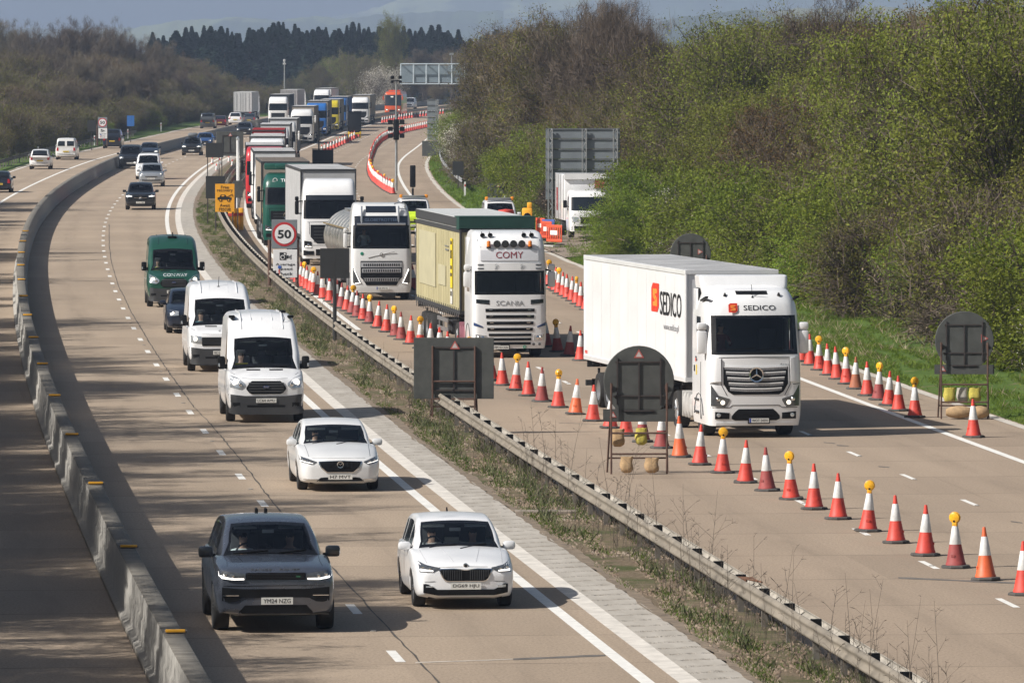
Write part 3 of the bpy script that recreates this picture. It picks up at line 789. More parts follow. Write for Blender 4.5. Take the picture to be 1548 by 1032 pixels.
while d < 1060:
    for o, kd, hh in ((-16.8, 'dark_bush', 3.6), (-22, RT.choice(['olive_tree', 'dark_bush', 'red_tree']), 5.2), (-29, RT.choice(['olive_tree', 'red_tree', 'bare_tree']), 7.5)):
        x, y = at(o-2.5*RT.random(), d+3*RT.random())
        if x > -.0774*y-4: plant(kd, x, y, .1, hh*(.75+.5*RT.random()), *GL[kd], wide=1.25)
    d += 6.5
# belt of dark conifers
for i in range(84):
    px = 222+i*6.6+RT.random()*9
    yt = 38+RT.random()*13+4*math.sin(i*.37)+3*math.sin(i*.11)+(10 if px < 262 or px > 700 else 0)
    plant_px('conifer_tree', px, yt, 1290+RT.random()*70, 'dark green conifer in the dense belt on the skyline', 'conifers on the skyline', zg=0, wide=.6+.6*RT.random())
for i in range(30):
    px = 226+i*18.6+RT.random()*9
    plant_px('conifer_tree', px, 46+RT.random()*26, 1240+RT.random()*40, 'dark green conifer in the dense belt on the skyline', 'conifers on the skyline', zg=0, wide=1.35)
# hedges and trees beyond the far bend
GF = {'olive_tree': ('rounded olive hedge tree beyond the far bend', 'olive trees beyond the bend'), 'bare_tree': ('bare brown tree beyond the far bend', 'bare trees beyond the bend'),
      'red_tree': ('reddish budding tree beyond the far bend', 'reddish trees beyond the bend'), 'green_tree': ('yellow green tree beyond the far bend', 'green trees beyond the bend')}
def fwood(kd, px, yt, d, wide=1.0): plant_px(kd, px, yt, d, *GF[kd], zg=0, wide=wide)
for px, yt, kd in ((462, 108, 'olive_tree'), (485, 96, 'olive_tree'), (507, 86, 'green_tree'), (530, 78, 'olive_tree'), (552, 84, 'olive_tree'), (500, 110, 'olive_tree'), (540, 104, 'green_tree'), (565, 96, 'red_tree'), (598, 84, 'bare_tree'), (620, 90, 'olive_tree'),
                   (640, 74, 'bare_tree'), (660, 84, 'olive_tree'), (682, 76, 'bare_tree'), (705, 72, 'red_tree'), (728, 60, 'bare_tree'), (750, 52, 'bare_tree'), (620, 120, 'bare_tree'), (645, 118, 'bare_tree'), (670, 112, 'olive_tree'), (690, 104, 'bare_tree'), (440, 118, 'olive_tree'), (575, 120, 'bare_tree'), (600, 124, 'red_tree'), (660, 128, 'red_tree')):
    fwood(kd, px, yt, 1165+RT.random()*60, 1.0)
for px, yt, kd in ((755, 52, 'olive_tree'), (765, 42, 'bare_tree'), (795, 44, 'olive_tree'), (745, 66, 'red_tree'), (780, 36, 'bare_tree'), (825, 30, 'bare_tree'), (725, 74, 'olive_tree')):
    fwood(kd, px, yt, 900+RT.random()*80, .8)
for px, yt, d in ((567, 104, 1110), (582, 100, 1120), (592, 108, 1115)):
    plant_px('blossom_bush', px, yt, d, 'white blossoming cherry tree beyond the coach', 'white blossom trees beyond the coach', zg=0, cat='tree', wide=.62)
for px, d in ((588, 1370), (592, 1372)): pass
plant_px('green_tree', 593, 22, 1210, 'slender pale tree rising through the conifer belt', None, zg=0, wide=.35)

# out of frame on the left: the wood whose bare crowns throw the streaks of shade over the lanes
d = 62.0
while d < 420:
    for o, hh in ((-15.5, 9.8), (-19.5, 12.8), (-24, 14.0)):
        oo = o+2*(RT.random()-.5); x, y = at(oo, d+RT.random()*3)
        if x < -.0774*y-3.2:
            kd = RT.choice(['bare_tree', 'bare_tree', 'red_tree', 'olive_tree']) if d < 230 else 'bare_tree'
            if o < -22 and RT.random() < .3: continue
            plant(kd, x, y, .1, hh*(.75+.5*RT.random())*(1 if d < 230 else .85), *GL[kd], wide=.95)
    d += 4.4 if d < 200 else 9.0

# ---------------------------------------------------------------- grass, weeds and stones: masses nobody could count
def blades(name, n, place, size, m, lean=.5, wdt=.16, parent=None, seed=1):
    rng = np.random.default_rng(seed)
    P = place(rng, n); n = len(P)
    a = rng.random(n)*2*math.pi; h = size*(.4+.9*rng.random((n, 1)))
    d = unit(np.stack([np.cos(a)*lean, np.sin(a)*lean, np.ones(n)], 1)+rng.normal(size=(n, 3))*.2)
    s = unit(np.cross(d, rng.normal(size=(n, 3))))*h*wdt*.5
    tip = P+d*h; mid = P+d*h*.55-np.array([0, 0, .05])*h
    V = np.stack([P-s, P+s, mid+s*.8, tip, mid-s*.8], 1).reshape(-1, 3)
    i = np.arange(n)*5
    Fq = np.concatenate([np.stack([i, i+1, i+2, i+4], 1), np.stack([i+4, i+2, i+3, i+3], 1)])
    # second quad is a triangle: give it its own index
    Fq[n:, 3] = Fq[n:, 0]
    V2 = V; tri = np.stack([i+4, i+2, i+3], 1); quad = np.stack([i, i+1, i+2, i+4], 1)
    me = bpy.data.meshes.new(name); fl = np.concatenate([quad.ravel(), tri.ravel()]).astype(np.int32)
    st = np.concatenate([np.arange(n)*4, n*4+np.arange(n)*3]).astype(np.int32)
    me.vertices.add(len(V)); me.vertices.foreach_set('co', V.astype(np.float32).ravel()); me.loops.add(len(fl)); me.loops.foreach_set('vertex_index', fl)
    me.polygons.add(2*n); me.polygons.foreach_set('loop_start', st); me.materials.append(m); me.update(calc_edges=True)
    o = bpy.data.objects.new(name, me); COL.objects.link(o); o['kind'] = 'stuff'
    return o
def at_np(o, d): 
    xs = np.array([ref(q) for q in np.arange(20, 1400, 2.0)]); g = np.arange(20, 1400, 2.0)
    x = np.interp(d, g, xs[:, 0]); s = np.interp(d, g, xs[:, 1]); k = 1/np.sqrt(1+s*s)
    return x+o*k, d-o*s*k
def clump(rng, o, d, f, thr):
    v = np.sin(o*5.2*f+d*.31)+np.sin(d*.23-o*3.1)+np.sin(o*8.3-d*.57+2)+np.sin(d*1.3*f+o*2)*.7+np.sin(d*.083+1)*.8+rng.normal(size=len(d))*.6
    return v > thr
def med_place(thr, o0, o1, d0=85, d1=430, pw=1.6):
    def f(rng, n):
        d = d0+(d1-d0)*rng.random(n)**pw; o = o0+(o1-o0)*rng.random(n)
        k = clump(rng, o, d, 1, thr); o, d = o[k], d[k]
        x, y = at_np(o, d); t = np.clip((o-6.85)/.2, 0, 1)
        return np.stack([x, y, .01+(-.36)*t], 1)
    return f
def verge_place(o0, o1, d0, d1, pw=1.5, thr=-.6):
    def f(rng, n):
        d = d0+(d1-d0)*rng.random(n)**pw; o = o0+(o1-o0)*rng.random(n)
        k = clump(rng, o, d, .6, thr); o, d = o[k], d[k]
        x, y = at_np(o, d); t = np.maximum(0, o-22.5)
        z = RZ-.02+.10*np.minimum(t, 1)+.05*t+.12*np.sin(d*.11+o*.7)*np.minimum(1, t/4)
        return np.stack([x, y, z-.02], 1)
    return f
M_grass = foliage_mat('grass_blade', [(.1, (.045, .09, .012)), (.5, (.09, .16, .02)), (.85, (.15, .21, .04)), (1, (.28, .24, .12))], trans=.3)
M_grass2 = foliage_mat('grass_fresh', [(.1, (.065, .115, .012)), (.45, (.115, .18, .02)), (.75, (.17, .235, .04)), (1, (.30, .27, .12))], trans=.3)
blades('median_grass', 200000, med_place(.05, 5.2, 6.75), .085, M_grass, lean=.7, wdt=.14, seed=2)
blades('median_weeds', 40000, med_place(.8, 5.5, 7.2), .22, foliage_mat('weed', [(.1, (.05, .045, .03)), (.5, (.09, .10, .045)), (.9, (.16, .15, .09))], trans=.15), lean=.6, wdt=.10, seed=3)
blades('median_scrub', 20000, med_place(.2, 6.6, 7.2, 85, 430, 1.5), .26, foliage_mat('scrub', [(.1, (.035, .028, .022)), (.5, (.075, .06, .045)), (.85, (.10, .10, .05)), (1, (.16, .14, .10))], trans=.1), lean=.7, wdt=.07, seed=21)
blades('median_dry_grass', 60000, med_place(-.2, 5.25, 7.0, 85, 430, 1.5), .10, ML['straw'], lean=1.1, wdt=.05, seed=31)
blades('verge_grass_near', 330000, verge_place(22.55, 29.5, 150, 330, 1.2, -.7), .13, M_grass2, lean=.9, wdt=.12, seed=4)
blades('verge_grass_beyond', 90000, verge_place(22.6, 29, 330, 640, 1.0, -1), .2, M_grass2, lean=.6, wdt=.16, seed=5)
blades('dry_verge_grass', 26000, verge_place(23.2, 28, 150, 420, 1.3, .9), .3, ML['straw'], lean=.9, wdt=.05, seed=6)
# stones of the median
rng = np.random.default_rng(9); n = 60000
P = med_place(-.9, 5.2, 6.9, 88, 330, 1.8)(rng, n); n = len(P)
s = .022+.045*rng.random((n, 1))**2
V = np.stack([P+s*unit(rng.normal(size=(n, 3))*.35+np.array(q)) for q in ((1, 0, 0), (-.5, .87, 0), (-.5, -.87, 0), (0, 0, .9))], 1).reshape(-1, 3)
i = np.arange(n)*4
quick_mesh('gravel', V, np.concatenate([np.stack([i, i+1, i+3], 1), np.stack([i+1, i+2, i+3], 1), np.stack([i+2, i, i+3], 1)]), foliage_mat('stones', [(.1, (.16, .12, .08)), (.5, (.30, .235, .165)), (.9, (.42, .36, .28))], trans=0))['kind'] = 'stuff'
# dead stalks along the guardrail
def stalks(n, d0, d1, o0, o1, hmin, hmax, seed):
    rng = np.random.default_rng(seed); b = MB()
    for _ in range(n):
        d = d0+(d1-d0)*rng.random()**1.4; o = o0+(o1-o0)*rng.random(); x, y = at(o, d); h = hmin+(hmax-hmin)*rng.random()**2; z = -.1
        lx, ly = rng.normal(size=2)*.10*h
        pts = [(x, y, z), (x+lx*.4, y+ly*.4, z+h*.5), (x+lx, y+ly, z+h)]
        b.tube(pts, [.006, .0045, .002], 3, cap=False)
        for k in range(int(rng.integers(2, 9))):
            t = .35+.65*rng.random(); q = (x+lx*t, y+ly*t, z+h*t); a = rng.random()*6.28; ln = h*(.10+.22*rng.random())*(1.25-t)
            e = (q[0]+ln*math.cos(a), q[1]+ln*math.sin(a), q[2]+ln*(.5+.6*rng.random()))
            b.tube([q, e], [.0035, .0018], 3, cap=False)
            if h > 1.0:
                for _j in range(3):
                    a2 = a+rng.normal()*.8; e2 = (e[0]+ln*.35*math.cos(a2), e[1]+ln*.35*math.sin(a2), e[2]+ln*.3*rng.random()); b.tube([e, e2], [.003, .002], 3, cap=False)
    return b.build('dead_weeds', mat('dead_stalk', (.105, .085, .065), .9, var=.4, scale=2), smooth=False)
tag(stalks(1500, 92, 330, 5.9, 7.0, .25, .95, 11), kind='stuff')
tag(stalks(75, 94, 150, 6.2, 7.15, 1.0, 2.0, 12), kind='stuff')

# ---------------------------------------------------------------- hills on the horizon
def hill(name, d, px0, px1, prof, depth, m, label=None):
    V = []; nx = 160; ny = 14
    for j in range(ny+1):
        for i in range(nx+1):
            px = px0+(px1-px0)*i/nx; x = (px-X0)/F*d
            yt = np.interp(px, [p[0] for p in prof], [p[1] for p in prof])
            hh = H+(Y0-yt)/F*d
            t = j/ny; s = math.sin(min(1, t*1.35)*math.pi/2)**1.3
            w = (math.sin(px*.055+d)+.6*math.sin(px*.13+2*d)+.5*math.sin(px*.31+d*.7))*.9+.8*math.sin(px*1.1+j)
            V.append((x, d+depth*t, -1+(hh+1)*s+w*s*d/6000*1.0))
    Fq = [(j*(nx+1)+i, j*(nx+1)+i+1, (j+1)*(nx+1)+i+1, (j+1)*(nx+1)+i) for j in range(ny) for i in range(nx)]
    return tag(quick_mesh(name, V, Fq, m, smooth=True), kind='structure')
mh, n, l, b = nt('hill_fields'); tc = n.new('ShaderNodeTexCoord'); mp = n.new('ShaderNodeMapping'); l.new(tc.outputs['Object'], mp.inputs[0]); mp.inputs['Scale'].default_value = (1, .22, 1.6)
vo = n.new('ShaderNodeTexVoronoi'); vo.inputs['Scale'].default_value = .0045; l.new(mp.outputs[0], vo.inputs['Vector'])
c = ramp(n, l, vo.outputs['Color'], [(.25, (.03, .045, .02)), (.45, (.05, .07, .03)), (.62, (.09, .12, .04)), (.78, (.12, .12, .06)), (.9, (.05, .06, .03))])
f = ramp(n, l, noisen(n, l, mp.outputs[0], .01, 6, .65), [(.46, 0.0), (.54, 1.0)])
l.new(mixc(n, l, f, c, (.032, .042, .022)), b.inputs['Base Color']); b.inputs['Roughness'].default_value = 1
hill('hills', 6600, -100, 760, [(-100, 44), (0, 42), (140, 40), (230, 27), (300, 22), (350, 25), (400, 25), (460, 22), (520, 22), (600, 14), (760, 10)], 900, mh)
hill('hills', 8200, 330, 1800, [(330, 40), (470, 24), (540, 6), (590, -8), (700, -14), (820, -24), (950, -34), (1100, -48), (1300, -54), (1800, -60)], 1200, mh)
hill('hills', 4600, 760, 1750, [(760, 60), (860, 50), (960, 46), (1050, 24), (1120, 12), (1250, 8), (1500, 4), (1750, 2)], 700, mh)

# ---------------------------------------------------------------- haze
HZ = mat('haze_air', (1, 1, 1), var=0)
hm = bpy.data.materials.new('haze'); hm.use_nodes = True; hn = hm.node_tree.nodes; hl = hm.node_tree.links
hn.remove(hn['Principled BSDF']); pv = hn.new('ShaderNodeVolumePrincipled'); hl.new(pv.outputs[0], hn['Material Output'].inputs['Volume'])
pv.inputs['Color'].default_value = (.58, .73, 1.0, 1); pv.inputs['Density'].default_value = 0.000115; pv.inputs['Anisotropy'].default_value = 0.0
b = MB(); b.box((0, 4850, 69), (4200, 10300, 142)); hz = b.build('haze', hm, smooth=False); tag(hz, kind='stuff')
# ---------------------------------------------------------------- vehicles: shared pieces
M_tyre = mat('tyre', (.022, .021, .020), .85, var=.25, scale=8)
M_rim = mat('alloy', (.30, .30, .31), .35, .8, var=.1)
M_rimd = mat('dark_alloy', (.06, .06, .065), .35, .7, var=.1)
M_trim = mat('grey_plastic', (.045, .046, .048), .6, var=.2)
M_under = mat('underbody', (.012, .012, .012), .9, var=0)
M_chrome = mat('chrome', (.72, .72, .73), .12, 1.0, var=0)
M_lens = mat('lamp_lens', (.55, .58, .60), .08, .55, var=.2, scale=14, coat=1.0)
M_lensd = mat('lamp_dark', (.10, .105, .11), .1, .3, var=.3, scale=18, coat=1.0)
M_drl = mat('running_light', (1.0, .97, .92), .3, var=0, emit=1.1)
M_beam = mat('dipped_beam', (1.0, .93, .80), .3, var=0, emit=1.0)
M_orange = mat('orange_lens', (.75, .20, .02), .25, var=.1, coat=.5)
M_redlens = mat('red_lens', (.42, .012, .012), .25, var=.1, coat=.5)
M_plate = mat('plate_white', (.74, .73, .68), .5, var=.04)
M_plate_y = mat('plate_yellow', (.80, .58, .06), .5, var=.04)
M_ink = mat('black_ink', (.010, .010, .011), .5, var=0)
M_blue = mat('plate_blue', (.015, .05, .30), .5, var=0)
M_glass = glass_mat('car_glass', (.80, .86, .87))
M_dglass = mat('dark_glass', (.012, .016, .019), .06, var=0, coat=.6)
M_frit = mat('glass_border', (.006, .006, .007), .25, var=0)
M_seat = mat('seat_fabric', (.055, .055, .06), .9, var=.2)
M_skin = mat('skin', (.50, .30, .22), .6, var=.08)
M_grey = mat('panel_grey', (.18, .185, .19), .5, var=.15)
def paint(name, c, metal=0.0, rough=.32, coat=.7): return mat('paint_'+name, c, rough, metal, var=.05, scale=1.5, coat=coat)
P_white = paint('white', (.80, .80, .80)); P_white2 = paint('off_white', (.74, .74, .73))
P_blk = paint('black', (.010, .011, .013)); P_slate = paint('slate', (.125, .14, .175), .65, .24, 1.0); P_green = paint('green', (.008, .060, .036)); P_silver = paint('silver', (.42, .44, .46), .6)
P_navy = paint('navy', (.015, .022, .04), .3); P_blue = paint('blue', (.02, .07, .22), .2); P_red = paint('red', (.28, .02, .02), .2); P_greyc = paint('grey', (.10, .11, .12), .5); P_dkred = paint('dark_red', (.10, .012, .016), .2)

def pchip(x, y, q):
    x = np.asarray(x, float); y = np.asarray(y, float); q = np.clip(np.asarray(q, float), x[0], x[-1])
    h = np.diff(x); s = np.diff(y)/h
    if len(x) == 2: return y[0]+s[0]*(q-x[0])
    m = np.zeros_like(y); m[0], m[-1] = s[0], s[-1]
    for i in range(1, len(x)-1):
        m[i] = 0 if s[i-1]*s[i] <= 0 else 2*s[i-1]*s[i]/(s[i-1]+s[i])
    i = np.clip(np.searchsorted(x, q, side='right')-1, 0, len(h)-1); t = (q-x[i])/h[i]
    return (y[i]*(2*t**3-3*t**2+1)+h[i]*m[i]*(t**3-2*t**2+t)+y[i+1]*(-2*t**3+3*t**2)+h[i]*m[i+1]*(t**3-t**2))

def bvh_of(objs):
    V = []; Fq = []
    for o in objs:
        k = len(V); V += [v.co.copy() for v in o.data.vertices]; Fq += [[i+k for i in p.vertices] for p in o.data.polygons]
    return BVHTree.FromPolygons(V, Fq)

def cast(bvh, a, z, face):
    if face == 'front': h = bvh.ray_cast(Vector((a, -12, z)), Vector((0, 1, 0)))
    elif face == 'rear': h = bvh.ray_cast(Vector((a, 40, z)), Vector((0, -1, 0)))
    elif face == 'left': h = bvh.ray_cast(Vector((-8, a, z)), Vector((1, 0, 0)))
    else: h = bvh.ray_cast(Vector((8, a, z)), Vector((-1, 0, 0)))
    return h[0]

def panel(mb, bvh, lo, hi, mi=0, off=.008, face='front', nx=8, nz=3, thick=.03, mirror=False):
    """a panel bounded by a lower and an upper line in the front (or side) view, laid on the body and given a rim"""
    for sgn in ((1, -1) if mirror else (1,)):
        a0 = min(lo[0][0], hi[0][0]); a1 = max(lo[-1][0], hi[-1][0])
        G = []; last = None
        for i in range(nx+1):
            a = a0+(a1-a0)*i/nx
            z0 = np.interp(a, [p[0] for p in lo], [p[1] for p in lo]); z1 = np.interp(a, [p[0] for p in hi], [p[1] for p in hi])
            row = []
            for j in range(nz+1):
                z = z0+(z1-z0)*j/nz
                p = cast(bvh, a*sgn, z, face)
                if p is None: p = Vector((a*sgn, last.y if last else 0, z)) if face in ('front', 'rear') else Vector((last.x if last else 0, a, z))
                last = p; p = p.copy()
                if face == 'front': p.y -= off
                elif face == 'rear': p.y += off
                elif face == 'left': p.x -= off
                else: p.x += off
                row.append(p)
            G.append(row)
        d = {'front': Vector((0, thick, 0)), 'rear': Vector((0, -thick, 0)), 'left': Vector((thick, 0, 0)), 'right': Vector((-thick, 0, 0))}[face]
        V = [p for r in G for p in r]; w = nz+1
        Fq = [(i*w+j, (i+1)*w+j, (i+1)*w+j+1, i*w+j+1) for i in range(nx) for j in range(nz)]
        rim = [i*w for i in range(nx+1)]+[nx*w+j for j in range(1, w)]+[i*w+nz for i in range(nx-1, -1, -1)]+[j for j in range(nz-1, 0, -1)]
        b0 = len(V); V += [V[k]+d for k in rim]; k = len(rim)
        Fq += [(rim[q], rim[(q+1) % k], b0+(q+1) % k, b0+q) for q in range(k)]
        mb.add([tuple(p) for p in V], Fq, mi)
    return mb
def rect(x0, x1, z0, z1): return [(x0, z0), (x1, z0)], [(x0, z1), (x1, z1)]

def put_text(mb, bvh, txt, a, z, h, mi=0, face='front', off=.012, width=None, bold=0.0, bend=True, depth=.006, shear=0.0):
    """lettering laid on the body surface"""
    off = off*.45 if off < .03 else off; t = MB(); t.text(txt, (0, 0, 0), h, 0, 'y-', depth*.6, width, bold=bold, shear=shear)
    V = np.concatenate(t.v)
    P = []
    cache = {}
    for x, y, zz in V:
        aa = a+x if face in ('front',) else (a-x if face == 'left' else a+x)
        key = (round(aa, 2), round(z+zz, 2))
        if key not in cache: cache[key] = cast(bvh, aa, z+zz, face)
        p = cache[key]
        if p is None: continue_y = P[-1] if P else (aa, 0, z); p = Vector(continue_y)
        if face == 'front': P.append((aa, p.y-off+y, z+zz))
        elif face == 'left': P.append((p.x-off+y, aa, z+zz))
        elif face == 'rear': P.append((2*a-aa, p.y+off-y, z+zz))
        else: P.append((p.x+off-y, aa, z+zz))
    mb.add(P, t.f, mi)

def wheel(par, x, y, R, w=.22, rimm=None, ri=None, spokes=5, name='wheel', dual=False):
    s = 1 if x > 0 else -1; ri = ri or R*.66; rimm = rimm or M_rim
    b = MB(); h = w/2
    b.lathe([(ri*.98, -h*.8), (R*.93, -h), (R*.985, -h*.8), (R, -h*.5), (R, h*.5), (R*.985, h*.8), (R*.93, h), (ri*.98, h*.8), (ri*.98, -h*.8)], (x, y, R), 'x', 28)
    t = b.build(name, M_tyre, par)
    b = MB(); f = x+s*h*.72
    b.lathe([(.02, s*h*.2), (ri*.25, s*h*.25), (ri*.30, -s*h*.1), (ri*.85, -s*h*.2), (ri*.93, s*h*.75), (ri, s*h*.80), (ri, -s*h*.7)], (x, y, R), 'x', 24)
    for k in range(spokes):
        a = 2*math.pi*k/spokes; c, q = math.cos(a), math.sin(a)
        for da in (-.12, .12):
            c2, q2 = math.cos(a+da), math.sin(a+da)
            b.tube([(f-s*.02, y+c*ri*.15, R+q*ri*.15), (f-s*.005, y+c2*ri*.95, R+q2*ri*.95)], [.028*R/.33, .022*R/.33], 5)
    b.build('rim', rimm, t)
    return t

_person = {}
def person_mesh(style=0):
    if style in _person: return _person[style]
    me = bpy.data.meshes.new('person'); 
    P = [(0, 0, 0, .13), (0, .02, .18, .125), (0, .03, .36, .135), (0, .03, .48, .115), (0, .01, .555, .055), (0, -.01, .64, .060), (0, -.015, .70, .088), (0, -.01, .76, .092), (0, 0, .815, .070),
         (.17, .02, .47, .065), (.26, -.05, .30, .050), (.22, -.27, .26, .040), (.16, -.42, .33, .034), (.14, -.47, .36, .030),
         (-.17, .02, .47, .065), (-.26, -.05, .30, .050), (-.22, -.27, .26, .040), (-.16, -.42, .33, .034), (-.14, -.47, .36, .030),
         (.10, -.12, -.02, .095), (.12, -.42, .06, .075), (.12, -.55, -.25, .055), (-.10, -.12, -.02, .095), (-.12, -.42, .06, .075), (-.12, -.55, -.25, .055),
         (0, -.105, .685, .020)]
    if style == 1:
        for i in (12, 13, 17, 18): P[i] = (P[i][0]*.5, -.25, .12, P[i][3])
        for i in (11, 16): P[i] = (P[i][0], -.14, .16, P[i][3])
    E = [(0, 1), (1, 2), (2, 3), (3, 4), (4, 5), (5, 6), (6, 7), (7, 8), (3, 9), (9, 10), (10, 11), (11, 12), (12, 13), (3, 14), (14, 15), (15, 16), (16, 17), (17, 18), (0, 19), (19, 20), (20, 21), (0, 22), (22, 23), (23, 24), (6, 25)]
    me.from_pydata([p[:3] for p in P], E, [])
    o = bpy.data.objects.new('person', me); COL.objects.link(o)
    sk = o.modifiers.new('skin', 'SKIN'); 
    for i, p in enumerate(P):
        v = me.skin_vertices[0].data[i]; v.radius = (p[3], p[3]); v.use_root = (i == 0)
    ss = o.modifiers.new('sub', 'SUBSURF'); ss.levels = 2; ss.render_levels = 2
    dg = bpy.context.evaluated_depsgraph_get(); dg.update()
    m2 = bpy.data.meshes.new_from_object(o.evaluated_get(dg)); bpy.data.objects.remove(o)
    m2.materials.clear()
    for f in m2.polygons:
        c = f.center
        top = c.z > .535 or (math.hypot(c.x, 0) < .24 and c.y < -.40 and c.z > .2)
        f.material_index = 0 if top else 1 if c.z > .06 else 2
        if c.z > .735 or (c.z > .63 and c.y > .03): f.material_index = 3
        f.use_smooth = True
    _person[style] = m2
    return m2
M_hair = mat('hair', (.03, .02, .014), .8, var=.2); M_trouser = mat('trousers', (.02, .022, .03), .9, var=.1)
def person(root, x, y, z, cloth, label, style=0, scale=1.0, skin=None, hair=None):
    me = person_mesh(style).copy()
    for m in (skin or M_skin, cloth, M_trouser, hair or M_hair): me.materials.append(m)
    o = bpy.data.objects.new('person', me); COL.objects.link(o)
    o.matrix_world = Matrix.Translation(root.location) @ Matrix.Rotation(root.rotation_euler.z, 4, 'Z') @ Matrix.Scale(root.scale.x, 4) @ Matrix.Translation((x, y, z)) @ Matrix.Scale(scale, 4)
    tag(o, label, 'person'); return o

def plate(par, bvh, txt, x, z, face='front', w=.53, h=.115, yellow=False, blue=False, frame=False, off=.02):
    b = MB()
    if frame: panel(b, bvh, *rect(x-w/2-.03, x+w/2+.03, z-h/2-.03, z+h/2+.03), 2, off-.008, face, 2, 1)
    p = cast(bvh, x, z, face); s = -1 if face == 'front' else 1
    if p is None: return
    b.box((x, p.y+s*(off+.004), z), (w, .012, h), 0)
    wtxt = w*.86; xo = 0
    if blue: b.box((x+s*w*.455, p.y+s*(off+.0105), z), (w*.085, .003, h*.96), 3); wtxt = w*.80; xo = -s*w*.035
    b.text(txt, (x+xo, p.y+s*(off+.0115), z), h*.62, 1, 'y-' if face == 'front' else 'y+', .003, width=wtxt)
    return b.build('number_plate', [M_plate_y if yellow else M_plate, M_ink, M_black, M_blue], par, smooth=False)

def mirror_part(par, x, y, z, m, w=.24, h=.17, name='door_mirror', glassm=None):
    s = 1 if x > 0 else -1; b = MB()
    b.box((x+s*.10, y, z), (w, .13, h), 0, bev=.05); b.tube([(x-s*.06, y+.03, z-h*.35), (x+s*.05, y+.01, z-h*.25)], [.035, .028], 6, 1)
    b.box((x+s*.10, y+.066, z), (w*.8, .006, h*.75), 1)
    return b.build(name, [m, M_black], par)

